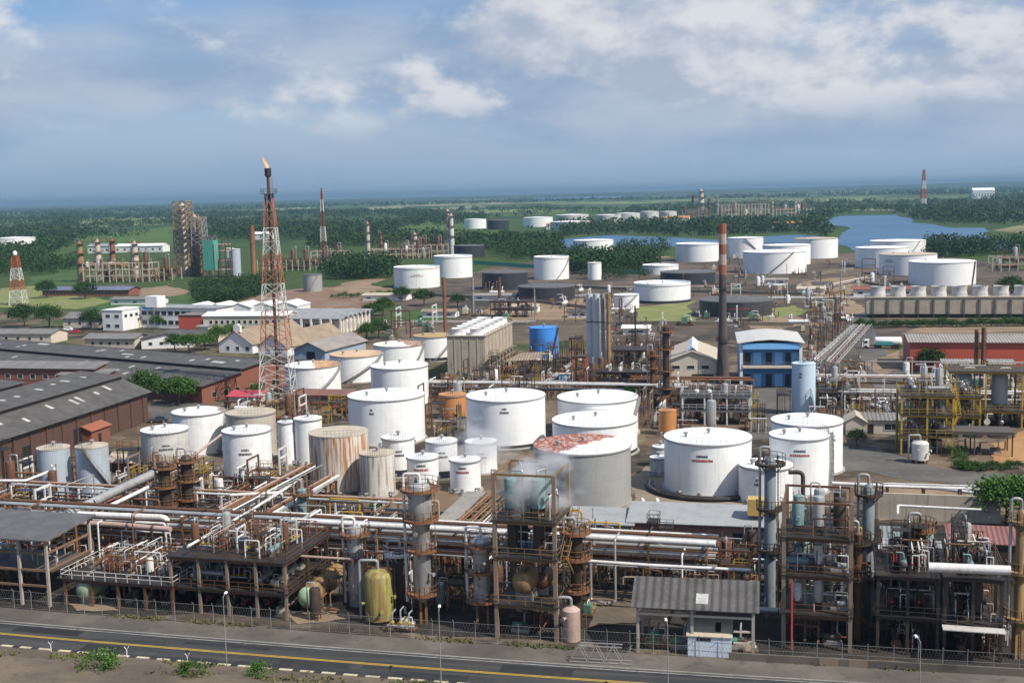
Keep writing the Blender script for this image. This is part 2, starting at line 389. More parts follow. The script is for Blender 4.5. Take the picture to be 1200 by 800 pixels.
for i0, n_, d0, d1 in ((9, 2, .8, 2.4), (13, 1, 4.1, 6.2), (17, 3, 1.2, 2.0), (22, 2, 3.9, 5.0), (27, 2, 4.6, 6.6), (31, 2, .9, 3.0)):
    seg_ = TOP[i0:i0 + n_ + 2]; ribbon('asphalt_patch', offset(seg_, d0), offset(seg_, d1), .024, M_PATCH)
# near kerb: blocks painted cream and black in turn
kb = [MB(), MB()]; mid = offset(TOP, 7.1); acc = 0.0; pts = [mid[0]]
dense = [a.lerp(c, k / 12) for a, c in zip(mid, mid[1:]) for k in range(12)] + [mid[-1]]
last = dense[0]; idx = 0
for p in dense:
    if (p - last).length >= (1.45, .75)[idx % 2]:
        m_ = (p + last) / 2; d_ = p - last; kb[idx % 2].box((m_.x, m_.y, .12), (d_.length - .02, .42, .28), math.atan2(d_.y, d_.x)); last = p; idx += 1
M_CREAM = paint('kerb_cream', (.55, .47, .32), .6, (.2, .15, .1), 0); M_BLK = paint('kerb_black', (.022, .022, .024), .5, (.1, .085, .07), 0)
o = MB(); 
for i, q in enumerate(kb):
    o.cur = i; base = len(o.v); o.v += q.v; o.f += [tuple(j + base for j in f) for f in q.f]; o.mi += [i] * len(q.f)
struct('kerb', o, [M_CREAM, M_BLK])
bk = offset(TOP, 7.3); L = [bk, offset(TOP, 9), offset(TOP, 13), offset(TOP, 22), offset(TOP, 50)]; zz = (.22, .5, 1.6, 2.5, 4)
b = MB(); n = len(TOP); vs = []
for q, z in zip(L, zz): vs += [(p.x, p.y, z + rnd.uniform(-.25, .25) * (z > .4)) for p in q]
b.add(vs, [(j * n + n + i, j * n + n + i + 1, j * n + i + 1, j * n + i) for j in range(4) for i in range(n - 1)])
struct('embankment', b, M_BANK, True)

def patch(name, pxs, z, m, rough=.0, kind='structure', seed=0):
    """irregular ground sheet; the outline is a real place on the ground"""
    P = [g(*p) for p in pxs]; r_ = random.Random(seed + len(pxs)); out = []
    def rag(a, c, d):
        if d == 0 or not rough: return [a]
        L_ = (c - a).length; nrm = Vector((c.y - a.y, a.x - c.x, 0)); m = (a + c) / 2 + nrm * r_.uniform(-1, 1) * min(.11, rough * 4)
        return rag(a, m, d - 1) + rag(m, c, d - 1)
    for a, c in zip(P, P[1:] + P[:1]): out += rag(a, c, 5)
    b = MB(); b.face([(p.x, p.y, z) for p in out]); o = b.obj(name, m, None, False)
    if o.data.polygons[0].normal.z < 0: o.data.flip_normals()
    return tag(o, kind=kind)
patch('oily_shaded_yard', [(-60, 712), (340, 728), (600, 748), (900, 770), (1260, 790), (1260, 610), (1000, 610), (740, 606), (560, 600), (330, 600), (150, 590), (-60, 585)], .006, M_OIL_SHADE, .02)
# inner roads and yards
ribbon('plant_road', smooth_line([g(955, 330), g(985, 365), g(1000, 400), g(1012, 430), g(1030, 462), g(1060, 500)], 6), smooth_line([g(972, 330), g(1012, 365), g(1030, 400), g(1052, 430), g(1080, 458), g(1105, 490)], 6), .05, M_ASPH2)
ribbon('plant_road', smooth_line([g(975, 528), g(1010, 521), g(1060, 536), g(1110, 550), g(1200, 556), g(1300, 560)], 6), smooth_line([g(975, 556), g(1010, 552), g(1060, 562), g(1110, 566), g(1200, 580), g(1300, 592)], 6), .05, M_ASPH2)
patch('plant_yard', [(872, 456), (936, 454), (930, 492), (905, 515), (870, 515), (878, 480)], .05, M_ASPH2)
patch('plant_road', [(165, 478), (240, 450), (330, 440), (345, 448), (255, 462), (215, 486), (180, 497)], .05, M_ASPH2, .01)
patch('concrete_apron', [(1030, 610), (1175, 612), (1172, 580), (1025, 566)], .05, M_SAND, .02)
patch('tank_yard', [(735, 560), (760, 545), (860, 585), (930, 590), (925, 612), (730, 608)], .04, flat_mat('yard_dust', (.2, .16, .115), (.27, .22, .16), (.12, .1, .075)), .02)
patch('tank_farm_yard', [(455, 352), (560, 318), (640, 302), (760, 304), (860, 300), (1000, 296), (1150, 305), (1230, 320), (1230, 395), (1000, 400), (700, 400), (470, 400)], .015, flat_mat('yard_grey', (.04, .034, .028), (.125, .092, .064), (.2, .14, .085), .016, .1, 1.0), .02)
for i, (nm, pp, m, r_) in enumerate([
    ('lawn', [(0, 312), (90, 310), (110, 322), (60, 338), (0, 340)], M_LAWN, .02), ('lawn', [(90, 362), (140, 350), (320, 330), (330, 340), (250, 358), (150, 368)], M_LAWN, .02),
    ('lawn', [(455, 366), (520, 358), (525, 374), (460, 378)], M_LAWN, .03), ('lawn', [(0, 338), (40, 335), (130, 352), (90, 362), (0, 360)], M_LAWNY, .02),
    ('lawn', [(748, 360), (815, 353), (818, 377), (745, 378)], M_LAWNY, .02), ('lawn', [(903, 362), (932, 358), (928, 376), (890, 378)], M_LAWNY, .03),
    ('bare_earth', [(575, 360), (640, 352), (715, 348), (720, 366), (690, 374), (600, 376)], M_SAND, .03), ('bare_earth', [(270, 355), (350, 338), (430, 335), (470, 345), (440, 360), (340, 368)], flat_mat('red_soil', (.17, .1, .065), (.22, .15, .1), (.1, .085, .05)), .03),
    ('bare_earth', [(940, 330), (1000, 324), (1030, 332), (1005, 348), (955, 350)], M_SAND, .03), ('bare_earth', [(870, 378), (930, 370), (960, 380), (900, 388)], M_SAND, .03),
    ('bare_earth', [(978, 352), (1002, 350), (1010, 366), (990, 372)], M_SAND, .03), ('bare_earth', [(155, 340), (200, 332), (215, 345), (160, 352)], M_SAND, .03), ('bare_earth', [(410, 330), (450, 325), (462, 340), (420, 345)], M_SAND, .03),
    ('bare_earth', [(690, 292), (760, 296), (790, 302), (720, 304)], M_SAND, .02), ('bare_earth', [(1080, 382), (1200, 380), (1240, 388), (1060, 390)], M_SAND, .02), ('bare_earth', [(1005, 425), (1062, 410), (1068, 430), (1030, 440)], M_SAND, .03),
    ('bare_earth', [(1160, 520), (1200, 505), (1215, 540), (1175, 548)], flat_mat('orange_soil', (.3, .15, .06), (.36, .2, .09), (.2, .12, .06)), .03),
    ('bare_earth', [(335, 720), (400, 705), (430, 725), (350, 732)], M_SAND, .03), ('bare_earth', [(80, 708), (135, 704), (140, 716), (90, 716)], M_SAND, .03), ('bare_earth', [(690, 690), (740, 690), (748, 730), (690, 735)], M_BANK, .03)]):
    patch(nm, pp, .02 + .004 * i, m, r_, seed=i)
def water_mat():
    k = NT('lake_water'); v = k.coords('world'); k.bump(k.noise(v, .25, 3), .5, .5)
    return k.fin(k.mix(k.ramp(k.noise(v, .006, 3), .4, .6), (.03, .1, .19), (.045, .12, .215)), .4, 0, .1)
M_WAT = water_mat()
LAKE1 = [(972, 258), (990, 253), (1052, 252), (1068, 261), (1095, 263), (1118, 267), (1152, 267), (1150, 276), (1195, 284), (1240, 292), (1130, 293), (1100, 289), (1060, 289), (1000, 294), (975, 284)]
LAKE2 = [(652, 281), (720, 275.5), (800, 279), (850, 282), (880, 278), (935, 275), (975, 279), (978, 284), (900, 285), (790, 289), (745, 294), (722, 290), (690, 298), (660, 294)]
patch('lake', LAKE1, .25, M_WAT, .012, seed=3); patch('lake', LAKE2, .2, M_WAT, .012, seed=5)
M_FIELD = flat_mat('pale_field', (.16, .18, .09), (.24, .24, .14), (.1, .13, .06), .004, .02, .1)
for i, pp in enumerate([[(505, 244.5), (560, 241), (562, 243.5), (508, 247)], [(612, 234.5), (655, 231), (752, 228.5), (752, 230.5), (660, 233.5), (614, 236.5)], [(85, 243), (180, 238.5), (182, 239.8), (90, 244.4)], [(420, 244), (470, 241), (475, 244), (425, 247)], [(1000, 245.2), (1075, 245.6), (1075, 247.6), (1000, 246.8)], [(1150, 250), (1205, 247), (1210, 249.5), (1155, 252)], [(300, 246), (360, 242), (365, 244), (310, 248)], [(70, 262), (130, 258), (135, 260), (80, 264)]]):
    patch('field', pp, .6, M_FIELD if i != 1 else M_WAT, .01, seed=i)
# low hills on the skyline
b = MB(); prof = [(-15000, 20), (-9000, 35), (-4000, 25), (0, 40), (2500, 52), (4300, 66), (5600, 78), (6600, 100), (7400, 86), (8200, 98), (9500, 74), (12500, 58), (18000, 45)]
vs = []; nx = 90; r_ = random.Random(3)
for i in range(nx + 1):
    x = -15000 + 33000 * i / nx
    for (x0, h0), (x1, h1) in zip(prof, prof[1:]):
        if x0 <= x <= x1: h = h0 + (h1 - h0) * (x - x0) / (x1 - x0)
    h = h * (.9 + .12 * r_.random())
    for dy, hh in ((-1900, -3), (-700, .5), (0, 1), (700, .6), (2000, -3)): vs.append((x, 11500 + dy + r_.uniform(-200, 200), hh if hh < 0 else h * .66 * hh * (.93 + .07 * r_.random())))
b.add(vs, [(i * 5 + j, (i + 1) * 5 + j, (i + 1) * 5 + j + 1, i * 5 + j + 1) for i in range(nx) for j in range(4)])
struct('hills', b, flat_mat('hill_woods', (.012, .028, .01), (.035, .06, .022), (.14, .15, .08), .0016, .0022, .02), True)
# ============================================================ storage tanks
WHITE = lambda nm, **k: paint(nm, (.8, .8, .79), **k)
M_TW = WHITE('tank_white_clean', dirt=.14, dc=(.5, .48, .44), streak=.2, sc=(.4, .34, .27), plates=True, rough=.45)
M_TW2 = WHITE('tank_white_worn', dirt=.3, dc=(.42, .39, .35), streak=.3, sc=(.33, .25, .17), plates=True)
M_TW3 = paint('tank_white_dull', (.56, .55, .52), .5, (.3, .28, .25), .45, (.25, .19, .14), plates=True)
M_TGREY = paint('tank_bare_aluminium', (.37, .37, .36), .3, (.25, .245, .235), .35, (.26, .25, .235), .5, .25, plates=True)
M_TBEIGE = paint('tank_beige_concrete', (.44, .4, .34), .45, (.25, .21, .16), .45, (.24, .17, .11), plates=True)
M_TRUST = paint('tank_peeling_rust', (.58, .55, .5), .3, (.42, .32, .22), .95, (.36, .15, .045), plates=True, sr=(.44, .6))
M_TRUST2 = paint('tank_streaked_rust', (.58, .57, .54), .3, (.42, .35, .26), .75, (.28, .15, .07), plates=True, sr=(.46, .62))
M_TNAVY = paint('tank_navy', (.022, .027, .038), .4, (.06, .058, .056), .2, (.09, .08, .07), plates=True)
M_TBLACK = paint('tank_black_faded', (.036, .038, .045), .45, (.085, .08, .076), .3, (.1, .085, .075), plates=True)
M_TBLUE = paint('tank_blue', (.05, .24, .66), .2, (.04, .12, .3), .2, (.2, .2, .22), plates=True)
M_TPALE = paint('tank_pale_blue', (.5, .6, .7), .2, (.4, .42, .45), .2, (.4, .35, .3), plates=True)
M_TSILV = paint('silo_silver_blue', (.46, .52, .58), .25, (.3, .3, .31), .4, (.25, .25, .26), .45, .2, plates=True)
M_TORANGE = paint('tank_orange', (.5, .22, .075), .35, (.3, .13, .05), .4, (.25, .11, .05))
M_ROOFW = WHITE('roof_white', dirt=.12, dc=(.55, .52, .47), streak=0, rough=.5)
M_ROOFW2 = WHITE('roof_white_stained', dirt=.45, dc=(.42, .36, .28), streak=0)
M_ROOFO = paint('roof_orange_rust', (.55, .36, .2), .6, (.6, .5, .4), 0)
M_ROOFM = paint('roof_mustard', (.4, .27, .11), .5, (.32, .24, .14), 0)
M_ROOFD = paint('roof_dark_grey', (.085, .083, .083), .5, (.14, .12, .105), 0)
M_ROOFB = paint('roof_dusty_beige', (.46, .39, .3), .5, (.34, .25, .16), 0)
def roof_half(name, c1, c2, angle, at=.0, rag=.9, inner=None):
    """roof whose one side is rusted: edge of the rust has its own ragged shape"""
    k = NT(name); o = k.sep(k.tc.outputs['Object']); v = k.coords('obj', vary=False)
    d = k.math('ADD', k.math('MULTIPLY', o[0], math.cos(angle)), k.math('MULTIPLY', o[1], math.sin(angle)))
    e = k.math('ADD', d, k.math('MULTIPLY', k.math('SUBTRACT', k.noise(v, .5, 4), .5), rag * 6)); f = k.ramp(e, at - .25, at + .25)
    spl = k.mix(k.ramp(k.noise(v, .8, 6, .72), .48, .58), c2, tuple(x * .45 + .03 for x in c2)); spl = k.mix(k.ramp(k.noise(v, 1.3, 6, .72), .52, .58), spl, (.55, .48, .43))
    return k.fin(k.mix(f, c1, spl), .7, 0, .3)
M_STEEL = paint('steel_grey', (.26, .26, .26), .4, (.15, .1, .07), .2)
M_DKST = paint('steel_dark', (.07, .065, .06), .5, (.13, .075, .045), .2)
M_LET = paint('lettering_dark', (.05, .045, .05), 0, streak=0); M_LETR = paint('lettering_red', (.33, .06, .05), .2, (.3, .12, .1), 0)
M_CONCR = paint('concrete_ring', (.3, .28, .25), .5, (.15, .12, .09), .3)
M_GREENM = paint('mural_green', (.04, .14, .07), .4, (.25, .3, .25), 0)
TANKS = []
def tank(xl, xr, yr, yb, label, shell=M_TW, roof=M_ROOFW, group=None, cat='storage tank', name='storage_tank', stair=None, cone=.05, band=None, ring=True, rail=True, letter=None, vents=2, flat=True, lip=None, low_ring=0, detail=2, topz=0, nozzle=True, stairm=None):
    cx = (xl + xr) / 2; f = g(cx, yb); D = math.hypot(f.x, f.y); w = (xr - xl) / FOC; r = 1.0
    for _ in range(25):
        c = f * (1 + r / D); dep = -(CAMROT.transposed() @ (Vector((c.x, c.y, 4)) - Vector((0, 0, CAM_H)))).z; r = w * dep / 2
    h = height_at(f, yr) if not topz else topz
    c = Vector((c.x, c.y, 0)); TANKS.append((label, c, r, h))
    face = math.atan2(-c.y, -c.x)                       # side turned to the viewpoint
    t = thing(name, label, cat, c, face + math.pi / 2, group)   # local -Y faces the front, +X is right
    n = 48 if r > 4 else 32; z0 = .0
    b = MB()
    if low_ring: MB().lathe([(r * 1.015, 0), (r * 1.015, low_ring), (r, low_ring + .03)], n).obj('foundation', M_CONCR, t); z0 = low_ring
    else:
        if detail > 1: MB().lathe([(r + .5, -.05), (r + .4, .22), (r, .25)], n).obj('foundation', M_CONCR, t)
    if band:
        MB().lathe([(r + .004, z0), (r + .004, z0 + band)], n).obj('base_band_and_shadow', M_TNAVY, t); z0 += band
    b.lathe([(r, z0), (r, h)], n); b.obj('shell', shell, t)
    rz = h + .02
    if lip: MB().lathe([(r + .03, h - .05), (r + .03, h + lip), (r - .15, h + lip), (r - .15, h - .1)], n).obj('wind_rim', shell, t); rz = h - .4 * lip
    MB().lathe([(r + .06, rz - .14), (r + .06, rz), (r * .55, rz + cone * r * .45), (0.0, rz + cone * r)], n).obj('roof', roof, t)
    if ring: MB().arc(r + .002, h - .32, .16, .13, 0, 6.2832, n).obj('wind_girder', M_STEEL, t)
    rf = [o for o in t.children if o.name.startswith('roof')]
    for k in range(vents):
        a = 1.2 + 2.4 * k; q = r * (.06 if k == 0 else .55); zz = rz + cone * (r - q)
        MB().lathe([(.22, -.1), (.22, .5), (.42, .55), (.42, .75), (.1, .9)], 10, (q * math.cos(a), q * math.sin(a), zz)).obj('vent', M_STEEL, t)
    if rail and detail > 1:
        a0, a1 = (stair[1] - .5, stair[1] + .5) if stair else (-2.1, -1.0)
        P = [(r * .985 * math.cos(a0 + (a1 - a0) * i / 8), r * .985 * math.sin(a0 + (a1 - a0) * i / 8), h + (lip or 0)) for i in range(9)]
        MB().rail(P, 1.05, .05, 1.2).obj('railing', M_STEEL, t)
    if stair:
        a0, a1 = stair; s = MB(); s.arc(r + .05, (.1, h - .1), .75, .2, a0, a1, 28)
        s2 = MB(); s2.arc(r + .78, (.1, h - .1), .05, .28, a0, a1, 28); s2.arc(r + .78, (1.1, h + .9), .05, .06, a0, a1, 28)
        for i in range(0, 29, 3):
            a = a0 + (a1 - a0) * i / 28; z = .1 + (h - .2) * i / 28; q = Vector(((r + .8) * math.cos(a), (r + .8) * math.sin(a), z)); s2.beam(q, q + Vector((0, 0, 1.05)), .05)
        so_ = s.obj('stair', stairm or M_STEEL, t); s2.obj('handrail', stairm or M_STEEL, so_)
    if nozzle and detail > 1:
        s = MB()
        for a in (-2.2, -1.75, -.9): s.tube([(r * math.cos(a), r * math.sin(a), .7), ((r + .9) * math.cos(a), (r + .9) * math.sin(a), .7)], .16, 8); s.tube([((r + .85) * math.cos(a), (r + .85) * math.sin(a), .7), ((r + 1) * math.cos(a), (r + 1) * math.sin(a), .7)], .3, 10)
        s.obj('nozzle', M_STEEL, t)
    if letter:
        zt, wd, a0 = letter[:3]; red = letter[3] if len(letter) > 3 else True; q = random.Random(int(xl))
        s = MB(); a = a0 - wd * .28 / r
        while a < a0 + wd * .28 / r: dw = q.uniform(.16, .3) / r; s.arc(r + .004, zt, .014, q.choice((.34, .4, .36)), a, a + dw * .7, 2); a += dw
        s.obj('lettering', M_LET, t); s = MB(); a = a0 - wd * .5 / r
        while a < a0 + wd * .5 / r: dw = q.uniform(.2, .36) / r; s.arc(r + .004, zt - .72, .014, q.choice((.36, .42, .38)), a, a + dw * .74, 2); a += dw
        s.obj('lettering', M_LETR if red else M_LET, t)
    t['_r'] = r; t['_h'] = h
    return t
GW = 'white storage tanks of the refinery'; GS = 'small white tanks in the middle of the plant'
F = -math.pi / 2
tank(264, 320, 508, 570, 'white tank with a navy base band, left of the big rusty peeling tank', M_TW2, M_ROOFW2, GW, band=1.6, letter=(6.3, 2.2, F - .1, False), stair=None)
tank(169, 223, 507, 556, 'dull greyish white tank with a brown smear, just behind the left pipework', M_TW3, M_ROOFW2, GW, letter=(5.2, 2.4, F, False))
tank(205, 265, 486, 534, 'white tank with rust eating its roof rim, behind the dull greyish one', M_TW2, roof_half('roof_rusty_edge', (.75, .74, .72), (.42, .27, .15), .3, 3.6), GW, stair=(-.9, -.2))
tank(48, 85, 527, 583, 'tall silvery blue silo before the brown warehouse, with no stair on its front', M_TSILV, M_ROOFB, 'silvery silos', 'silo', 'steel_silo', vents=1, rail=True, ring=False)
tank(93, 130, 525, 583, 'tall silvery blue silo with a diagonal stair across its front', M_TSILV, M_ROOFB, 'silvery silos', 'silo', 'steel_silo', stair=(-.5, -2.1), vents=1, ring=False, stairm=M_DKST)
tank(268, 325, 487, 539, 'stained beige concrete coloured tank with a flat dusty roof, behind the navy banded tank', M_TBEIGE, M_ROOFB, GW, cone=.01, vents=0)
tank(328, 347, 495, 545, 'narrow white tank squeezed between the navy banded tank and the rusty one', M_TW2, M_ROOFW, GS, vents=1)
tank(347, 379, 492, 545, 'small white tank half hidden behind the big rusty peeling tank', M_TW2, M_ROOFW2, GS, vents=1)
tank(365, 434, 512, 577, 'big tank with peeling paint and long orange rust streaks under a dusty roof', M_TRUST, M_ROOFB, GW, cone=.02, vents=0, ring=False)
tank(423, 464, 534, 583, 'small rust streaked tank leaning close beside the big rusty one', M_TRUST2, M_ROOFB, GS, vents=1, ring=False)
mt = tank(478, 515, 538, 577, 'small white tank with a green and red mural painted on its front', M_TW2, M_ROOFW, GS, letter=(4.4, 2.4, F - .15), vents=1)
tank(528, 564, 541, 578, 'small white tank with two lines of lettering, right of the muralled one', M_TW, M_ROOFW, GS, letter=(4.1, 2.3, F - .2), vents=1)
tank(449, 487, 515, 560, 'small white tank with a navy base directly behind the rust streaked small tank', M_TW2, M_ROOFW2, GS, band=1.4, vents=1, letter=(4.6, 1.8, F, False))
tank(500, 537, 519, 562, 'small white tank with a navy base behind the gap between the muralled and lettered tanks', M_TW2, M_ROOFW2, GS, band=1.5, vents=1, letter=(4.6, 1.8, F, False))
tank(546, 583, 520, 556, 'small white tank half veiled by the drifting steam', M_TW2, M_ROOFW2, GS, vents=1, letter=(3.6, 1.8, F, False))
tank(410, 499, 469, 523, 'large clean white tank behind the four small white ones, left of the orange tank', M_TW, M_ROOFW, GW, letter=(7.2, .8, F - .4, False), vents=2)
tank(436, 503, 432, 478, 'white tank showing above the large clean one, left of the concrete cooling tower', M_TW, M_ROOFW, GW, letter=(4.6, .8, F - .5, False))
tank(388, 450, 418, 449, 'white tank with an orange rusty roof and a stair climbing its right half', M_TW, M_ROOFO, GW, stair=(-2.1, -.45))
tank(336, 400, 431, 464, 'white tank with a half rusted orange roof and a stair, beside the flare tower', M_TW2, roof_half('roof_half_rust', (.72, .72, .7), (.5, .25, .08), 0, .2), GW, stair=(-1.55, -.3))
tank(439, 498, 406, 438, 'white tank with reddish roof patches and a stair on its right side', M_TW, roof_half('roof_patch_rust', (.66, .6, .54), (.34, .16, .1), .3, .8), GW, stair=(-1.2, -.35))
tank(485, 533, 395, 424, 'white tank with a mustard roof beside the concrete cooling tower', M_TW, M_ROOFM, GW, stair=(-1.6, -.4), band=1.2)
tank(548, 640, 470, 527, 'very large white tank in the middle of the plant, just right of the orange tank', M_TW, M_ROOFW, GW, letter=(7.9, 1.6, F - .05, False), band=.8)  # navy band here paints in the shadow at the tank's foot
tank(515, 547, 464, 492, 'squat orange tank between the two large white tanks', M_TORANGE, M_TORANGE, None, vents=1, ring=True)
tank(654, 748, 472, 516, 'large white tank with a stair down its right side, rearmost of three in line', M_TW, M_ROOFW, GW, stair=(-.9, -.25))
tank(648, 747, 500, 538, 'low white tank wedged between a taller white tank and the grey red-roofed one', M_TW, M_ROOFW, GW, band=.8)
tank(627, 740, 532, 606, 'huge bare grey tank with a mottled red rust roof patched in white', M_TGREY, roof_half('roof_red_rust', (.78, .77, .74), (.32, .085, .045), R(142), -1.3, .55), GW, low_ring=1.0, cone=.04)
tank(765, 783, 524, 548, 'small grey white tank behind its twin, left of the big lettered tank', M_TW3, M_ROOFW2, GS, vents=1, rail=False)
tank(762, 781, 537, 558, 'small grey white tank touching the left edge of the big lettered tank', M_TW3, M_ROOFW2, GS, vents=1, rail=False)
tank(779, 880, 521, 583, 'big spotless white tank with grey and red lettering, inside the curve of black pipes', M_TW, M_ROOFW, GW, letter=(6.6, 3.2, F - .13))
tank(866, 928, 550, 593, 'short white tank behind the dark column, right of the big lettered tank', M_TW2, M_ROOFW2, GW, letter=(3.9, 1.0, F - .3, False))
tank(902, 970, 515, 581, 'tall white tank with lettering, standing in front of a broader white tank', M_TW, M_ROOFW, GW, letter=(7.2, 3.2, F + .02), stair=(-.25, .25))
tank(904, 986, 499, 558, 'broad white tank behind the tall lettered one, below the pale blue silo', M_TW, M_ROOFW, GW, letter=(6.6, 1.8, F + .75, False))
tank(928, 955, 427, 488, 'tall narrow pale blue silo in front of the blue building', M_TPALE, M_TPALE, None, 'silo', 'steel_silo', cone=.02, vents=1, letter=(9.2, .7, F - .3, False), ring=False)
tank(772, 793, 482, 511, 'small orange brown cylinder tank among pipework left of the big lettered tank', M_TORANGE, M_TORANGE, None, vents=0, ring=False)
# farther ones
GF = 'storage tanks on the far tank farm'
def far(xl, xr, yr, yb, label, shell=M_TW, roof=M_ROOFW2, **k): return tank(xl, xr, yr, yb, label, shell, roof, GF, detail=1, **k)
tank(820, 904, 354, 373, 'wide black tank with faint reddish lettering, behind the blue building', M_TBLACK, M_ROOFD, GF, letter=(4.2, 7.5, F + .1, True), vents=1, nozzle=False)
far(743, 809, 335, 356, 'low white tank with a raised pale rim on a green yellow lawn', lip=.8, band=1.2)
far(719, 749, 346, 362, 'small white tank with a diagonal stair left of the yellow green lawn', stair=(-1.9, -.7))
far(689, 705, 308, 328, 'narrow upright white tank in front of the tree belt', vents=1)
far(626, 667, 303, 328, 'white tank with a stair rising to the right, behind the nearer black tank', M_TW, M_ROOFB, stair=(-1.3, -.3), lip=.9)
far(607, 674, 337, 354, 'black tank with a dark grey roof, nearer of two above the blue tank', M_TNAVY, M_ROOFD)
far(565, 619, 320, 340, 'black tank left behind the nearer black one, beside the green fence', M_TNAVY, M_ROOFD, letter=(5.2, 1.2, F - .6, False))
far(509, 554, 302, 326, 'bright white tank with a thick flat rim, above two tall rusty posts', M_TW, M_ROOFB, lip=.9)
far(462, 516, 315, 338, 'white tank with a brown smudge near its rim, left of the bright white one', M_TW2, M_ROOFW2, lip=.7, letter=(7, 7, F, True))
far(532, 568, 288, 302, 'navy tank behind the bright white tank with the flat rim', M_TNAVY, M_ROOFD)
far(672, 719, 282, 301, 'white tank standing by the narrow lake behind the tree belt', M_TW, M_ROOFW)
far(792, 844, 287, 307, 'white tank standing left of the red and white chimney top', M_TW, M_ROOFW2, lip=.6)
far(753, 795, 312, 322, 'low white tank behind the white one with raised rim', M_TW, M_ROOFW2, lip=.5)
far(774, 838, 320, 336, 'flat black tank left of the chimney', M_TNAVY, M_ROOFD)
far(853, 894, 279, 303, 'white tank with a stair falling to the right, behind the chimney', M_TW, M_ROOFW2, stair=(-.5, -1.6))
far(894, 949, 288, 311, 'white tank tucked behind the one with a dark vertical strip', M_TW, M_ROOFW)
far(871, 944, 296, 321, 'broad white tank with a long diagonal stair and a dark vertical strip', M_TW, M_ROOFW, stair=(-1.75, -.95), stairm=M_DKST)
far(931, 981, 280, 303, 'white tank with a stair on its left half, nearest the lake', M_TW, M_ROOFB, stair=(-2.4, -1.75))
far(1003, 1064, 291, 314, 'white tank leftmost of the four beside the lake', M_TW, M_ROOFW2)
far(1020, 1083, 283, 302, 'white tank rearmost of the four beside the lake, with a stair at its right', M_TW, M_ROOFW2, stair=(-1.2, -.7))
far(1031, 1096, 299, 323, 'white tank with a brown stripe on its left side, third of four beside the lake', M_TW, M_ROOFB, letter=(8, 7, F - .7, True))
far(1066, 1141, 308, 335, 'largest and nearest white tank of the four beside the lake, behind the fan deck', M_TW, M_ROOFW2, stair=(-.55, -.38), stairm=M_DKST)
far(-5, 41, 279, 294, 'broad pale tank at the far left edge before the forest', M_TW2, M_ROOFW2)
far(356, 378, 322, 342, 'grey metal tank with a diagonal stair on reddish ground', M_TGREY, M_ROOFD, stair=(-2.0, -1.0), vents=0)
far(544, 570, 257, 268, 'far white tank beside a long black one before the forest', M_TW, M_ROOFW2)
far(571, 597, 258, 269, 'long black far tank right of the far white one', M_TNAVY, M_ROOFD)
far(613, 648, 255, 266, 'far white tank left of a cluster of far pale tanks', M_TW, M_ROOFW2)
far(651, 690, 252, 262, 'far pale tank behind a wider one', M_TW3, M_ROOFW2)
far(645, 692, 260, 271, 'wide far pale tank in front of another', M_TW3, M_ROOFW2)
far(698, 728, 252, 263, 'far pale tank first of four in a row left of the far refinery', M_TW3, M_ROOFW2)
far(722, 750, 250, 262, 'far pale tank second of four in a row left of the far refinery', M_TW3, M_ROOFW2)
far(750, 772, 248, 260, 'far pale tank third of four in a row left of the far refinery', M_TW3, M_ROOFW2)
far(773, 793, 248, 258, 'far pale tank nearest the far refinery in the row', M_TW3, M_ROOFW2)
far(270, 283, 292, 325, 'silver silo right of the green netted tower, nearer of a pair', M_TSILV, M_ROOFW2, cat='silo', name='steel_silo', vents=0)
far(264, 276, 291, 324, 'pale green silo touching the silver one by the netted tower', paint('silo_green', (.35, .45, .38), .2), M_ROOFW2, cat='silo', name='steel_silo', vents=0)
tank(621, 655, 385, 421, 'blue tank with a dark stair across it, right of the concrete cooling tower', M_TBLUE, M_TBLUE, None, stair=(-1.2, -.5), cone=.02, vents=1, stairm=M_DKST, ring=False)
# the mural: hills in green over a red ground
r_, h_ = mt['_r'], mt['_h']; s = MB()
for a, w, z, hh in ((-2.0, .5, 1.0, 1.9), (-1.75, .3, .9, 1.2), (-1.2, .4, 1.1, 1.6), (-1.45, .35, .8, .8)): s.add([((r_ + .012) * math.cos(a - w / 2), (r_ + .012) * math.sin(a - w / 2), z), ((r_ + .012) * math.cos(a + w / 2), (r_ + .012) * math.sin(a + w / 2), z), ((r_ + .06) * math.cos(a), (r_ + .06) * math.sin(a), z + hh * .6), ((r_ + .012) * math.cos(a - .1), (r_ + .012) * math.sin(a - .1), z + hh)], [(0, 1, 2), (0, 2, 3)])
s.obj('mural', M_GREENM, mt, False); s = MB(); s.arc(r_ + .012, .4, .014, .5, -1.6, -1.05, 6); s.arc(r_ + .012, .8, .014, .25, -1.5, -1.2, 6); s.obj('mural', M_LETR, mt)
for k in range(5): pass
import os
if os.environ.get('DEV'):
    for i, a in enumerate(TANKS):
        for c in TANKS[i + 1:]:
            d = (a[1] - c[1]).length
            if d < a[2] + c[2]: print('OVERLAP', round(a[2] + c[2] - d, 1), a[0], '|', c[0])
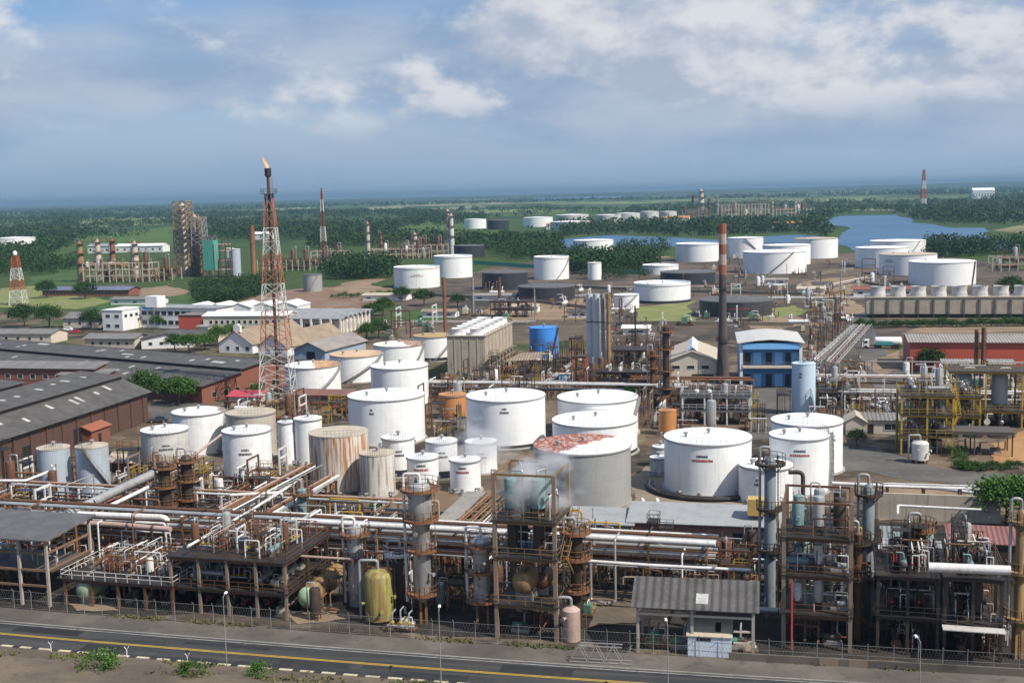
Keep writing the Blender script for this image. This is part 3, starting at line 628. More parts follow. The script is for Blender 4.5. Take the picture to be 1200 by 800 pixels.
# ============================================================ buildings
M_ASB = paint('roof_asbestos_grey', (.095, .09, .086), .75, (.045, .042, .04), .35, (.15, .125, .105), rough=.85, corr=.9)
M_ASB2 = paint('roof_asbestos_pale', (.2, .19, .18), .5, (.11, .1, .09), .0, rough=.85, corr=.8)
M_ZINC = paint('roof_zinc', (.33, .335, .34), .6, (.18, .165, .15), .25, (.2, .14, .1), rough=.5, corr=.7)
M_SMOOTH = paint('roof_smooth_grey', (.29, .295, .3), .5, (.19, .18, .165), .3, (.2, .15, .11), rough=.6)
M_TAN = paint('roof_tan_tin', (.3, .23, .16), .5, (.18, .12, .085), .0, corr=.8)
M_PINK = paint('roof_greybrown_tin', (.3, .26, .23), .5, (.2, .16, .14), .0, corr=.8)
M_BRICK = paint('brick_red_wall', (.22, .085, .055), .45, (.18, .08, .055), .35, (.1, .06, .045))
M_BRWALL = paint('rusty_cladding_brown', (.1, .056, .041), .5, (.06, .045, .04), .5, (.045, .035, .03))
M_RED = paint('red_painted_wall', (.45, .085, .05), .35, (.3, .08, .05), .25, (.24, .07, .05))
M_WALLW = paint('plaster_white', (.74, .73, .71), .25, (.5, .47, .42), .25, (.4, .36, .3))
M_WALLC = paint('plaster_cream', (.58, .5, .4), .3, (.42, .35, .27), .3, (.33, .26, .19))
M_BLUEL = paint('paint_sky_blue', (.2, .48, .82), .2, (.2, .33, .48), .2, (.14, .25, .4))
M_BLUED = paint('paint_deep_blue', (.07, .24, .54), .2, (.05, .1, .22), .2)
M_CONC2 = paint('concrete_weathered', (.42, .36, .28), .5, (.26, .21, .16), .6, (.17, .13, .1))
M_GLASS = NT('window_glass').fin((.025, .03, .036), .15, 0, .6)
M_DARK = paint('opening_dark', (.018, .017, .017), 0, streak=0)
M_FRW = paint('frame_white', (.6, .6, .58), .2, streak=0)
M_SKYL = paint('skylight_sheet', (.46, .45, .42), .8, (.2, .19, .18), 0)
M_TIMB = paint('timber_grey', (.16, .13, .1), .5, (.08, .065, .05), .3)
def win(t, f, x, z, w, h, W, D, frame=M_FRW, pane=M_GLASS, name='window', pn='pane', fw=.09):
    """window on face f of a W x D building: proud frame with a pane set inside"""
    rot, ox, oy = {'f': (0, 0, 0), 'r': (math.pi / 2, W, 0), 'b': (math.pi, W, D), 'l': (-math.pi / 2, 0, D)}[f]
    b = MB(); fr = .06
    b.box((x, -fr / 2, z + h - fw / 2), (w, fr, fw)).box((x, -fr / 2, z + fw / 2), (w + .1, fr * 1.6, fw)).box((x - w / 2 + fw / 2, -fr / 2, z + h / 2), (fw, fr, h - 2 * fw)).box((x + w / 2 - fw / 2, -fr / 2, z + h / 2), (fw, fr, h - 2 * fw))
    k = max(1, int(w / 1.3))
    for i in range(1, k): b.box((x - w / 2 + w * i / k, -fr / 2, z + h / 2), (fw * .6, fr, h - 2 * fw))
    o = b.obj(name, frame, t, False); o.location = (ox, oy, 0); o.rotation_euler = (0, 0, rot)
    MB().box((x, -.012, z + h / 2), (w - fw, .024, h - fw)).obj(pn, pane, o, False); return o
def bld(name, label, cat, p, rz, W, D, h, wall, roof, rise=1.5, style='gable_x', over=.6, group=None, wins=(), doors=(), th=.14, base=0):
    """p = front-left corner; x runs along the front, y backwards"""
    t = thing(name, label, cat, (p.x, p.y, base), rz, group)
    b = MB(); o = over
    if style == 'gable_x':
        b.box((W / 2, D / 2, h / 2), (W, D, h))
        for x in (0, W): b.add([(x, 0, h), (x, D, h), (x, D / 2, h + rise)] + [(x + (.2 if x == 0 else -.2), 0, h), (x + (.2 if x == 0 else -.2), D, h), (x + (.2 if x == 0 else -.2), D / 2, h + rise)], [(0, 1, 2), (3, 5, 4), (0, 2, 5, 3), (1, 4, 5, 2)])
        k = rise / (D / 2); q = MB(); zo = h + .03
        q.slab([(-o, -o, zo - o * k), (W + o, -o, zo - o * k), (W + o, D / 2, zo + rise), (-o, D / 2, zo + rise)], th)
        q.slab([(-o, D / 2, zo + rise), (W + o, D / 2, zo + rise), (W + o, D + o, zo - o * k), (-o, D + o, zo - o * k)], th)
        q.beam((-o, D / 2, zo + rise + .02), (W + o, D / 2, zo + rise + .02), .4, .1)
    elif style == 'gable_y':
        b.box((W / 2, D / 2, h / 2), (W, D, h))
        for y in (0, D): e = .2 if y == 0 else -.2; b.add([(0, y, h), (W, y, h), (W / 2, y, h + rise), (0, y + e, h), (W, y + e, h), (W / 2, y + e, h + rise)], [(0, 1, 2), (3, 5, 4), (0, 2, 5, 3), (1, 4, 5, 2)])
        k = rise / (W / 2); q = MB(); zo = h + .03
        q.slab([(-o, -o, zo - o * k), (W / 2, -o, zo + rise), (W / 2, D + o, zo + rise), (-o, D + o, zo - o * k)], th)
        q.slab([(W / 2, -o, zo + rise), (W + o, -o, zo - o * k), (W + o, D + o, zo - o * k), (W / 2, D + o, zo + rise)], th)
    elif style == 'mono':        # rises backwards
        b.add([(0, 0, 0), (W, 0, 0), (W, D, 0), (0, D, 0), (0, 0, h), (W, 0, h), (W, D, h + rise), (0, D, h + rise)], [(3, 2, 1, 0), (4, 5, 6, 7), (0, 1, 5, 4), (1, 2, 6, 5), (2, 3, 7, 6), (3, 0, 4, 7)])
        k = rise / D; q = MB(); zo = h + th + .03; q.slab([(-o, -o, zo - o * k), (W + o, -o, zo - o * k), (W + o, D + o, zo + rise + o * k), (-o, D + o, zo + rise + o * k)], th)
    else:                        # flat with a low parapet
        b.box((W / 2, D / 2, h / 2), (W, D, h)); q = MB(); q.box((W / 2, D / 2, h + .06), (W + 2 * o, D + 2 * o, .12))
    b.obj('wall', wall, t, False); q.obj('roof', roof, t, False)
    for w in wins: win(t, *w, W, D)
    for f, x, w, hh, *m in doors: win(t, f, x, .02, w, hh, W, D, M_DKST, m[0] if m else M_DARK, 'door', 'door_leaf', .12)
    return t
def row(f, n, x0, x1, z, w, h): return [(f, x0 + (x1 - x0) * i / max(1, n - 1), z, w, h) for i in range(n)]
# --- long brown warehouse at the left edge: stepped spans
e0 = g(172, 458, 7); L = 78; st = e0 - V * L
t = thing('warehouse', 'long warehouse with stepped grey roofs, pale skylights and rust brown cladding at the left edge', 'warehouse', (st.x, st.y, 0), GA + math.pi / 2)
prof = [(0, 7, 6.2, 9.5, 0), (6.2, 10.3, 17, 11.3, 0), (17, 12.0, 27, 12.8, 20), (27, 11.5, 34, 8, 20)]
for k, (y0, z0, y1, z1, cut) in enumerate(prof):
    b = MB(); x1 = L + (.8 if not cut else -cut); o = .9 if k == 0 else .25; sl_ = (z1 - z0) / (y1 - y0)
    b.slab([(-1, y0 - o, z0 + .1 - o * sl_), (x1, y0 - o, z0 + .1 - o * sl_), (x1, y1 + .02, z1 + .1), (-1, y1 + .02, z1 + .1)], .12); rf = b.obj('roof', M_ASB, t, False)
    s = MB(); q = random.Random(k)
    if k < 3:
        for i in range(13):
            x = 3 + i * 5.6 + q.uniform(-2.2, 2.2); yy = y0 + (y1 - y0) * q.uniform(.25, .62)
            dd_ = q.uniform(.9, 2.4)
            if x < x1 - 4 and q.random() < .85:
                zz = z0 + .13 + (yy - y0) * sl_; s.slab([(x, yy, zz), (x + 1, yy, zz), (x + 1, yy + dd_, zz + dd_ * sl_), (x, yy + dd_, zz + dd_ * sl_)], .02)
        so_ = s.obj('skylight', M_SKYL, rf, False); so_['kind'] = 'stuff'
b = MB(); b.box((L / 2, .15, 3.4), (L, .3, 6.8)); b.obj('wall', M_BRWALL, t, False)
for xx, ln in ((L - .15, 17), (.15, 17)):
    b = MB(); P = [(.3, 0), (17, 0), (17, 11.2), (6.2, 10.2), (6.2, 9.4), (.3, 6.95)]; m_ = len(P)
    b.add([(xx - .15, y, z) for y, z in P] + [(xx + .15, y, z) for y, z in P], [tuple(range(m_)), tuple(range(2 * m_ - 1, m_ - 1, -1))] + [(i, m_ + i, m_ + (i + 1) % m_, (i + 1) % m_) for i in range(m_)]); b.obj('gable_wall', M_BRWALL, t, False)
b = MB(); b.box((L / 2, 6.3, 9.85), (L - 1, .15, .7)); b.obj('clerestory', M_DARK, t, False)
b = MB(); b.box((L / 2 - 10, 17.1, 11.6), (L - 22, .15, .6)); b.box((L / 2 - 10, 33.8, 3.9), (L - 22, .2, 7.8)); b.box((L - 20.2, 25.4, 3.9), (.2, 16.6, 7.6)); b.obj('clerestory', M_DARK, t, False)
for i in range(15): MB().box((3 + i * 5.2, -.12, 3.4), (.28, .24, 6.8)).obj('buttress', M_BRWALL, t, False)
for x in (12, 33, 50): win(t, 'f', x, .02, 3.2, 4, L, 34, M_DKST, M_DARK, 'door', 'door_leaf', .12)
# --- second long shed, running across
e1 = g(236, 452, 4.5); L = 120; W2A = R(-33); st = e1 - Vector((math.cos(W2A), math.sin(W2A), 0)) * L
t = thing('long_shed', 'very long dark grey shed with a red brick gable, behind the brown warehouse', 'shed', (st.x, st.y, 0), W2A)
for k, (y0, z0, y1, z1) in enumerate([(0, 4.5, 13.5, 6.1), (13.5, 6.9, 23, 8.0), (23, 8.05, 34, 5.2)]):
    sl_ = (z1 - z0) / (y1 - y0); o = .8 if k == 0 else .2; b = MB(); b.slab([(-1, y0 - o, z0 + .1 - o * sl_), (L + .8, y0 - o, z0 + .1 - o * sl_), (L + .8, y1, z1 + .1), (-1, y1, z1 + .1)], .12)
    rf = b.obj('roof', M_ASB if k != 1 else M_ASB, t, False); q = random.Random(k + 9); s = MB()
    for i in range(14 if k < 2 else 0):
        x = q.uniform(5, L - 3); yy = y0 + (y1 - y0) * q.uniform(.1, .8); zz = z0 + .13 + (yy - y0) * sl_; ww = q.choice((1, 1.2, 4.5)); dd = q.uniform(1, 2)
        s.slab([(x, yy, zz), (x + ww, yy, zz), (x + ww, yy + dd, zz + dd * sl_), (x, yy + dd, zz + dd * sl_)], .02)
    if s.v: so_ = s.obj('skylight', M_SKYL, rf, False); so_['kind'] = 'stuff'
b = MB(); b.box((L / 2, .15, 2.2), (L, .3, 4.4)); b.obj('wall', M_BRICK, t, False); b = MB(); b.box((L / 2, 13.6, 6.5), (L - 1, .2, .8)); b.obj('clerestory', M_DARK, t, False)
b = MB(); P = [(.3, 0), (34, 0), (34, 5.1), (23, 7.9), (13.6, 6.8), (13.6, 6.0), (.3, 4.4)]; m_ = len(P)
b.add([(L - .3, y, z) for y, z in P] + [(L, y, z) for y, z in P], [tuple(range(m_ - 1, -1, -1)), tuple(range(m_, 2 * m_))] + [((i + 1) % m_, m_ + (i + 1) % m_, m_ + i, i) for i in range(m_)]); b.obj('gable_wall', M_BRICK, t, False)
for y in (4, 8, 12, 17, 21, 25): win(t, 'r', y, 1.0, 1.6, 1.5, L, 34, M_CONC2, M_DARK)
# brick building between them
bld('brick_building', 'low orange brick building with a cream parapet between the brown warehouse and the long shed', 'building', g(-30, 462), GA, 36, 6, 7.2, M_BRICK, M_ASB2, .8, 'mono', wins=row('f', 9, 3, 33, 4.4, 1.6, 1.3))
bld('brick_building', 'small brick lean-to with a white tank on its roof, right of the orange brick building', 'building', g(70, 466), GA, 13, 6, 6.0, M_BRICK, M_ASB2, .6, 'mono', wins=row('f', 4, 2, 11, 3.4, 1.4, 1.2))
# --- office quarter
p = g(121, 387)
t = bld('office_building', 'white two storey office block with a long windowed wing and blue awning', 'building', p, R(-20), 9.5, 14, 8, M_WALLW, M_ROOFW2, 0, 'flat', .25, wins=row('f', 2, 2.6, 6.8, 1.2, 2.2, 1.3) + row('f', 2, 2.6, 6.8, 5, 2.2, 1.3) + row('r', 4, 2, 12, 5, 1.8, 1.3))
b = MB(); b.box((27, 17, 4), (36, 12, 8)); w_ = b.obj('wing', M_WALLW, t, False); MB().box((27, 17, 8.1), (37, 13, .2)).obj('roof', M_ZINC, t, False)
for z in (1.3, 5.0):
    for i in range(11):
        o_ = win(t, 'f', 11.5 + i * 3.1, z, 2.5, 1.8, 45, 23); o_.location = (0, 10.98, 0)
MB().box((16, 12.5, 10.4), (5.5, 5.5, 4.4)).obj('stair_tower', M_WALLW, t, False); MB().slab([(11.2, 9.6, 7.4), (15.6, 9.6, 7.4), (15.6, 13, 8.8), (11.2, 13, 8.8)], .12).obj('awning', M_BLUED, t, False)
bld('brick_hall', 'plain dark red windowless brick block beside the cream office row', 'building', g(210, 389), GA, 10, 12, 6.5, M_RED, M_ASB2, 0, 'flat', .3)
bld('office_row', 'long cream office building with a band of small windows, left of the flare tower', 'building', g(239, 391), GA + R(3), 33, 11, 6.8, M_WALLC, M_ROOFW2, 1.0, 'gable_x', .5, wins=row('f', 13, 3, 30, 3.6, 1.3, 1.5))
bld('office_row', 'low white annex with an open dark ground floor joined to the red brick block', 'building', g(232, 392), GA, 4, 4, 3, M_WALLW, M_ZINC, .4, 'mono')
for i in range(5):
    q = g(212 + i * 27, 377 - i * .8); bld('workshop_bay', ['first white sawtooth bay from the left behind the red brick block', 'second white sawtooth bay from the left behind the cream office row', 'third white sawtooth bay from the left behind the cream office row', 'fourth white sawtooth bay from the left behind the cream office row', 'fifth white sawtooth bay, the one nearest the flare tower'][i], 'building', q, GA, 11, 14, 5.5, M_WALLW, M_ROOFW2, 1.8, 'gable_y', .3, 'white sawtooth workshop bays', wins=row('f', 2, 3, 8, 2.5, 2, 1.4))
q0 = g(401, 391) - Vector((math.cos(R(-16)), math.sin(R(-16)), 0)) * 32
t = thing('colonnade_hall', 'wide grey hall with a sawtooth roof edge and white columns, right of the flare tower', 'building', (q0.x, q0.y, 0), R(-16))
b = MB(); b.box((16, 14, 2.6), (32, 26, 5.2)); b.obj('wall', M_WALLC, t, False); b = MB()
for i in range(7):
    y = -.6 + i * 4.1; b.slab([(-.5, y, 5.5), (33.2, y, 5.5), (33.2, y + 2.05, 6.7), (-.5, y + 2.05, 6.7)], .12); b.slab([(-.5, y + 2.05, 6.7), (33.2, y + 2.05, 6.7), (33.2, y + 4.1, 5.5), (-.5, y + 4.1, 5.5)], .12)
b.obj('roof', M_ZINC, t, False)
for i in range(9): MB().box((.2 + i * 3.95, -.5, 2.7), (.7, .7, 5.4)).obj('column', M_BRICK if i < 3 else M_WALLW, t, False)
for i in range(7): MB().box((32.5, 3 + i * 3.6, 2.7), (.7, .7, 5.4)).obj('column', M_WALLW, t, False)
for i in range(7): win(t, 'f', 2.2 + i * 4, 1.2, 2.4, 2.6, 32, 27); win(t, 'r', 4.8 + i * 3.4, 1.2, 2.2, 2.6, 32, 27)
t = bld('gabled_hall', 'tan roofed hall with a white stepped gable and small cupola, left of the flare tower', 'building', g(257, 413), R(-22), 13, 34, 3.2, M_WALLW, M_TAN, 4.2, 'gable_y', .5, wins=row('f', 3, 3.5, 11, .9, 1.4, 1.4))
MB().box((7.2, .5, 8), (2.6, 1, 2.2)).box((7.2, .5, 9.2), (1.2, .9, .8)).obj('parapet', M_WALLW, t, False)
t = bld('gabled_hall', 'second white gabled hall with a brown tin roof, directly behind the flare tower legs', 'building', g(303, 416), R(-24), 11, 34, 3.0, M_WALLW, M_TAN, 4.0, 'gable_y', .5, wins=row('f', 2, 4, 8.5, .9, 1.4, 1.4))
bld('tin_hall', 'hall with a pale blue wall and brownish tin roof behind the flare tower', 'building', g(345, 421), R(-22), 11, 26, 3.2, paint('wall_faded_blue', (.3, .38, .46), .4, (.3, .27, .24), .3), M_PINK, 2.4, 'gable_y', .7, doors=[('f', 6, 3, 2.6)])
bld('low_house', 'small grey roofed building standing alone in front of the white office block', 'building', g(100, 408), GA, 19, 9, 3.6, M_WALLC, M_ASB2, 1.2, 'gable_x', .7, wins=row('f', 5, 3, 16, 1.2, 1.3, 1.2))
bld('low_house', 'dark grey roofed house among trees right of the lone small building', 'building', g(166, 409), GA + R(20), 17, 12, 3.6, M_WALLW, M_ASB, 1.6, 'gable_y', .6, wins=row('f', 4, 3, 14, 1.1, 1.4, 1.2))
bld('low_house', 'greyish hipped house below the red brick block', 'building', g(205, 403), GA, 16, 9, 3.2, M_WALLC, M_ASB, 1.5, 'gable_x', .6)
bld('low_house', 'wide brown grey roofed house behind the round trees at the far left', 'building', g(74, 384), GA, 34, 14, 4, M_WALLC, M_ASB2, 1.8, 'gable_x', .6, wins=row('f', 7, 3, 31, 1.3, 1.4, 1.2))
bld('low_house', 'flat grey house at the left edge behind the parked cars', 'building', g(-14, 402), GA, 26, 10, 3.6, M_WALLC, M_ASB2, 1.2, 'gable_x', .5, wins=row('f', 5, 3, 22, 1.2, 1.4, 1.2))
bld('long_brick_building', 'long low brick building with a bluish purple roof below the far left plant', 'building', g(50, 347), GA, 52, 12, 3.4, M_BRICK, paint('roof_blue_grey', (.16, .17, .24), .4, (.12, .12, .14), 0, corr=.8), 1.4, 'gable_x', .8, wins=row('f', 12, 3, 49, 1.1, 1.8, 1.3))
bld('site_hut', 'low hut with a bright red and yellow roof at the foot of the flare tower', 'hut', g(268, 477), GA, 8.5, 3.5, 2.6, M_WALLC, paint('roof_crimson', (.42, .05, .06), .3, (.3, .1, .06), 0), .8, 'mono', .4, doors=[('f', 3, 1, 2)])
bld('site_hut', 'long low shed with a reddish tin roof right of the flare tower foot', 'hut', g(338, 475), GA, 24, 3.5, 2.6, M_TIMB, paint('roof_red_tin', (.22, .1, .075), .5, (.16, .11, .08), 0, corr=.7), .7, 'mono', .4)
bld('site_hut', 'brick hut with a dark doorway against the foot of the brown warehouse', 'hut', g(108, 522), GA + R(90), 7, 5, 3.2, M_BRICK, paint('roof_red_tile', (.28, .1, .06), .4, (.2, .1, .07), 0), 1, 'gable_x', .4, doors=[('f', 3, 1.2, 2.1)])
bld('site_hut', 'low domed pale canopy left of the dull greyish tank', 'hut', g(128, 552), GA, 6.5, 4, 2, M_DKST, M_ROOFB, 1.2, 'gable_x', .4)
# --- concrete cooling tower with fan stacks
p = g(525, 445); t = thing('cooling_tower', 'tall stained concrete cooling tower with rows of round white fan stacks on its roof', 'cooling tower', (p.x, p.y, 0), GA)
W, D, h = 10.6, 33, height_at(p, 394)
b = MB(); b.box((W / 2, D / 2, h / 2 + .6), (W, D, h - 1.2)); b.obj('casing', M_CONC2, t, False)
b = MB(); b.box((W / 2, D / 2, .5), (W + .8, D + .8, 1)); b.obj('basin', M_CONCR, t, False)
for i in range(1, 8): MB().box((W + .08, i * D / 8, h / 2 + .6), (.16, .5, h - 1.3)).obj('rib', M_CONC2, t, False)
for i in range(1, 5): MB().box((i * W / 5, -.06, h / 2 + .6), (.3, .12, h - 1.3)).obj('rib', M_CONC2, t, False)
b = MB(); 
for i in range(8): b.box((W + .5, 2 + i * 4.1, 3.2), (1, 3.0, .12), 0).box((W + .9, 2 + i * 4.1, 5.4), (1.2, 3.0, .12))
lo_ = b.obj('louvre', M_TIMB, t, False); lo_['kind'] = 'stuff'
MB().box((W / 2, D / 2, h + .12), (W + .6, D + .6, .24)).obj('deck', M_CONC2, t, False); MB().rail([(0, 0, h + .24), (W, 0, h + .24), (W, D, h + .24), (0, D, h + .24)], 1, .07, 2, True).obj('railing', M_TIMB, t)
for i in range(2):
    for j in range(6):
        c_ = (2.8 + i * 5, 2.9 + j * 5.4, h + .24); s = MB(); s.lathe([(2.3, 0), (2.0, .5), (2.05, 1.5), (2.2, 1.7), (2.05, 1.7), (1.9, .6), (1.9, .5)], 20, c_); fo = s.obj('fan_stack', M_ROOFW2, t)
        s = MB(); s.cyl((c_[0], c_[1], c_[2] + .55), .25, .5, 8)
        for k in range(4): a = k * math.pi / 2 + i; s.beam((c_[0], c_[1], c_[2] + .9), (c_[0] + 1.8 * math.cos(a), c_[1] + 1.8 * math.sin(a), c_[2] + 1.0), .4, .04)
        s.obj('fan', M_DKST, fo)
# --- long cooling tower on the right
p = g(1015, 372); W = 64; t = thing('cooling_tower', 'long beige concrete cooling tower with a row of fan stacks, on the right', 'cooling tower', (p.x, p.y, 0), GA)
h = height_at(p, 349); D = 9
MB().box((W / 2, D / 2, h / 2), (W, D, h)).obj('casing', M_CONC2, t, False); MB().box((W / 2, D / 2, h + .15), (W + .6, D + .6, .3)).obj('deck', M_CONC2, t, False)
for i in range(12): MB().box((2.5 + i * 5.4, -.2, h / 2 - .2), (.7, .4, h - .6)).obj('rib', M_TIMB, t, False)
b = MB(); b.box((W / 2, -.5, 1.3), (W, .9, .2)); b.box((W / 2, -.1, .55), (W, .18, 1.0)); b.obj('louvre', M_DARK, t, False)
MB().rail([(0, 0, h + .3), (W, 0, h + .3)], 1, .08, 2.4).obj('railing', M_TIMB, t)
for j in range(9):
    c_ = (4.5 + j * 7.3, D / 2, h + .3); s = MB(); s.lathe([(3.05, 0), (2.7, 1.6), (2.65, 2.4), (2.85, 3.7), (2.65, 3.7), (2.5, 2.4), (2.5, .8)], 24, c_); fo = s.obj('fan_stack', M_TW3, t); s = MB(); s.cyl((c_[0], c_[1], c_[2] + .5), .3, 2, 8)
    for k in range(4): a = k * math.pi / 2 + j; s.beam((c_[0], c_[1], c_[2] + 2.3), (c_[0] + 2.4 * math.cos(a), c_[1] + 2.4 * math.sin(a), c_[2] + 2.4), .5, .05)
    s.obj('fan', M_DKST, fo)
# --- blue two storey building
p = g(867, 455); W = 15.2; D = 22; h = height_at(p, 402); t = thing('blue_building', 'two storey blue building with a deep gallery, white end piers and a pale curved roof', 'building', (p.x, p.y, 0), GA + R(4))
MB().box((W / 2, D / 2 + 1.2, h / 2), (W - .2, D - 2.4, h - .3)).obj('wall', M_BLUED, t, False)
for x in (.35, W - .35): MB().box((x, 1, h / 2), (.7, 2.3, h)).obj('pier', M_WALLW, t, False)
MB().box((W / 2, .6, h * .47), (W - 1.42, 2.2, .45)).obj('gallery_floor', M_WALLC, t, False); MB().box((W / 2, .3, h - .75), (W - 1.42, 1.6, 1.5)).obj('fascia', M_BLUEL, t, False)
MB().rail([(.8, -.35, h * .47 + .2), (W - .8, -.35, h * .47 + .2)], 1, .06, 1.5).obj('railing', M_STEEL, t)
b = MB(); P = [(-.6, h + .1), (W * .25, h + .75), (W * .5, h + 1.0), (W * .75, h + .75), (W + .6, h + .1)]
for (x0, z0), (x1, z1) in zip(P, P[1:]): b.slab([(x0, -.8, z0), (x1, -.8, z1), (x1, D + .5, z1), (x0, D + .5, z0)], .15)
b.obj('roof', paint('roof_pale_grey', (.5, .49, .47), .4, (.35, .32, .28), .2), t, True)
for z, hh in ((.05, 3.3), (h * .47 + .23, 3.2)):
    for i, x in enumerate((2, 4.4, 7.2, 9.6, 12, 13.6)):
        if i in (0, 2, 4): o_ = win(t, 'f', x, z, 1.7, hh, W, D, M_BLUED, M_DARK, 'door', 'door_leaf')
        else: o_ = win(t, 'f', x, z, 1.9, hh, W, D, M_BLUEL, M_BLUEL, 'shutter', 'shutter_leaf')
        o_.location.y = 2.39
# --- beige building with a raised ridge vent
p = g(783, 457); W = 12; D = 24
t = bld('beige_building', 'beige building with a low gable, three grey windows and a dark loading opening', 'building', p, GA + R(4), W, D, 7.6, M_WALLC, M_ROOFB, 2.3, 'gable_y', .5, wins=[('f', 2, 5.3, 2, 1), ('f', 5.6, 5.3, 2, 1), ('f', 9.2, 5.3, 2, 1), ('f', 1.2, .6, .6, .7), ('f', 3.6, .6, .6, .7)])
MB().box((8.6, -.1, 3.1), (5.2, .2, 1.9)).obj('opening', M_DARK, t, False); MB().box((8.6, -1.2, 1.2), (5.6, 2.3, .2)).box((7.6, -.2, .8), (4, .3, 1.3)).obj('loading_dock', paint('dock_green_grey', (.3, .36, .33), .4), t, False)
b = MB(); b.slab([(4.4, 1.5, 9.2), (6, 1.5, 10.6), (6, D, 10.6), (4.4, D, 9.2)], .12); b.slab([(6, 1.5, 10.6), (7.6, 1.5, 9.2), (7.6, D, 9.2), (6, D, 10.6)], .12); b.obj('ridge_vent', M_ROOFW2, t, False); MB().slab([(0, -1.9, 2.4), (4.6, -1.9, 2.4), (4.6, .1, 3.0), (0, .1, 3.0)], .1).obj('porch_roof', M_TAN, t, False)
# --- red warehouse and small beige building
p = g(1066, 434); bld('red_warehouse', 'long bright red warehouse with a flat brownish grey roof at the right edge', 'warehouse', p, GA, 48, 19, 7.8, M_RED, M_PINK, .9, 'gable_x', .6, doors=[('f', 40, 4, 4)])
p = g(1105, 443); t = bld('pump_house', 'small beige building with a dark slit and grilled windows in front of the red warehouse', 'building', p, GA, 17, 7, 3.9, M_WALLC, M_ZINC, .6, 'gable_x', .4, wins=[('f', 4.5, .5, 4.6, 1.7), ('f', 12.5, .5, 4.6, 1.7)])
MB().box((4.5, -.04, 2.9), (4.6, .08, .5)).box((12.5, -.04, 2.9), (4.6, .08, .5)).obj('slit', M_DARK, t, False)
bld('site_hut', 'low grey roofed hut with a wide window, left of the yellow process unit', 'hut', g(1008, 508), GA, 9, 5, 2.8, M_WALLC, M_ASB2, .5, 'mono', .4, doors=[('f', 2, 1.2, 2)], wins=[('f', 6, .8, 2.8, 1.4)])
bld('site_hut', 'pinkish hut with a sloping pale roof left of the low grey roofed hut', 'hut', g(991, 509), GA, 4, 6, 2.8, M_WALLC, M_ROOFB, 1.2, 'gable_y', .3)
# --- canopies between
p = g(590, 441); t = thing('canopy', 'tan sloping canopy on thin posts beside the blue tank', 'canopy', (p.x, p.y, 0), GA + R(8)); MB().slab([(0, 0, 4.2), (9, 0, 4.6), (12.5, 11, 5.4), (4, 11, 5)], .14).obj('roof', M_TAN, t, False)
for x, y in ((.6, .5), (8.5, .5), (12, 10.5), (4.6, 10.5)): MB().beam((x, y, 0), (x, y, 4.3), .18).obj('post', M_DKST, t)
# --- long low grey shed behind the front pipe rack
p = g(739, 637); z_ = 3.6; t = bld('pump_shed', 'long low grey roofed shed with pinkish brick walls behind the front pipe rack', 'shed', p, GA, 20.5, 5.5, 3.3, paint('brick_pinkish', (.36, .2, .15), .45, (.22, .12, .09), .4, (.14, .08, .06)), M_SMOOTH, 1.1, 'mono', .6, doors=[('f', 4, 1.4, 2.2), ('f', 15, 1.4, 2.2)])
b = MB(); b.box((17.6, 2.2, 5.6), (2.6, 2.2, 2.3)); b.obj('roof_cabin', paint('cabin_yellow', (.5, .33, .1), .4, (.3, .2, .1), .3), t, False)
bld('pump_shed', 'flat grey roofed shed below the huge bare grey tank', 'shed', g(655, 636), GA, 10.5, 6.5, 3.0, M_CONC2, M_SMOOTH, .5, 'mono', .4)
# --- open shelter in front with its lean-to hut
p = g(746, 764); t = thing('open_shelter', 'open sided shelter with a dark corrugated gable roof over green pumps', 'shelter', (p.x, p.y, 0), GA + R(1)); W, D = 12.6, 5.2
for x in (.15, 6, W - .15):
    for y in (.15, D - .15): MB().box((x, y, 2.65), (.3, .3, 5.3)).obj('post', paint('post_pale', (.42, .38, .33), .5, (.25, .17, .11), .4), t, False)
b = MB(); b.slab([(-.5, -.7, 5.35), (W + .5, -.7, 5.35), (W + .5, D / 2 + .8, 7.5), (-.5, D / 2 + .8, 7.5)], .1); b.slab([(-.5, D / 2 + .8, 7.5), (W + .5, D / 2 + .8, 7.5), (W + .5, D + .9, 5.9), (-.5, D + .9, 5.9)], .1); rf = b.obj('roof', M_ASB, t, False)
MB().slab([(6.4, .15, 5.80), (7.7, .15, 5.80), (7.7, 1.35, 6.51), (6.4, 1.35, 6.51)], .02).obj('skylight', M_SKYL, rf, False)
for z, x0, x1 in ((4.4, .3, W - .3), (5.1, .3, W - .3)): MB().beam((x0, .15, z), (x1, .15, z), .16, .24).obj('beam', M_WALLC, t, False)
for x in (.15, W - .15): MB().beam((x, .3, 5.1), (x, D - .3, 5.1), .16, .24).obj('beam', M_WALLC, t, False)
for z in (1.6, 2.9): MB().beam((W - 2.2, .15, z), (W - .3, .15, z), .14, .2).obj('beam', M_WALLC, t, False)
p = g(806, 768); t = thing('white_hut', 'small white hut with a lean-to roof and dark opening in front of the open shelter', 'hut', (p.x, p.y, 0), GA + R(1))
MB().box((2.3, 1.1, 1.1), (4.6, 2.2, 2.2)).obj('wall', paint('hut_white_blue', (.62, .68, .76), .2, (.45, .46, .48), .3, (.4, .38, .34)), t, False)
MB().slab([(-.15, -.15, 2.3), (4.75, -.15, 2.3), (4.75, 2.4, 3.5), (-.15, 2.4, 3.5)], .1).obj('roof', M_ROOFB, t, False); b = MB(); b.box((1.7, -.01, 1.95), (1.5, .06, .35)); b.obj('opening', M_DARK, t, False); MB().slab([(2.9, .55, 2.66), (3.5, .55, 2.66), (3.5, 1.8, 3.25), (2.9, 1.8, 3.25)], .02).obj('hatch', M_DARK, t, False); MB().box((2.3, 2.25, 1.7), (4.55, .08, 3.3)).obj('back_wall', M_WALLC, t, False)
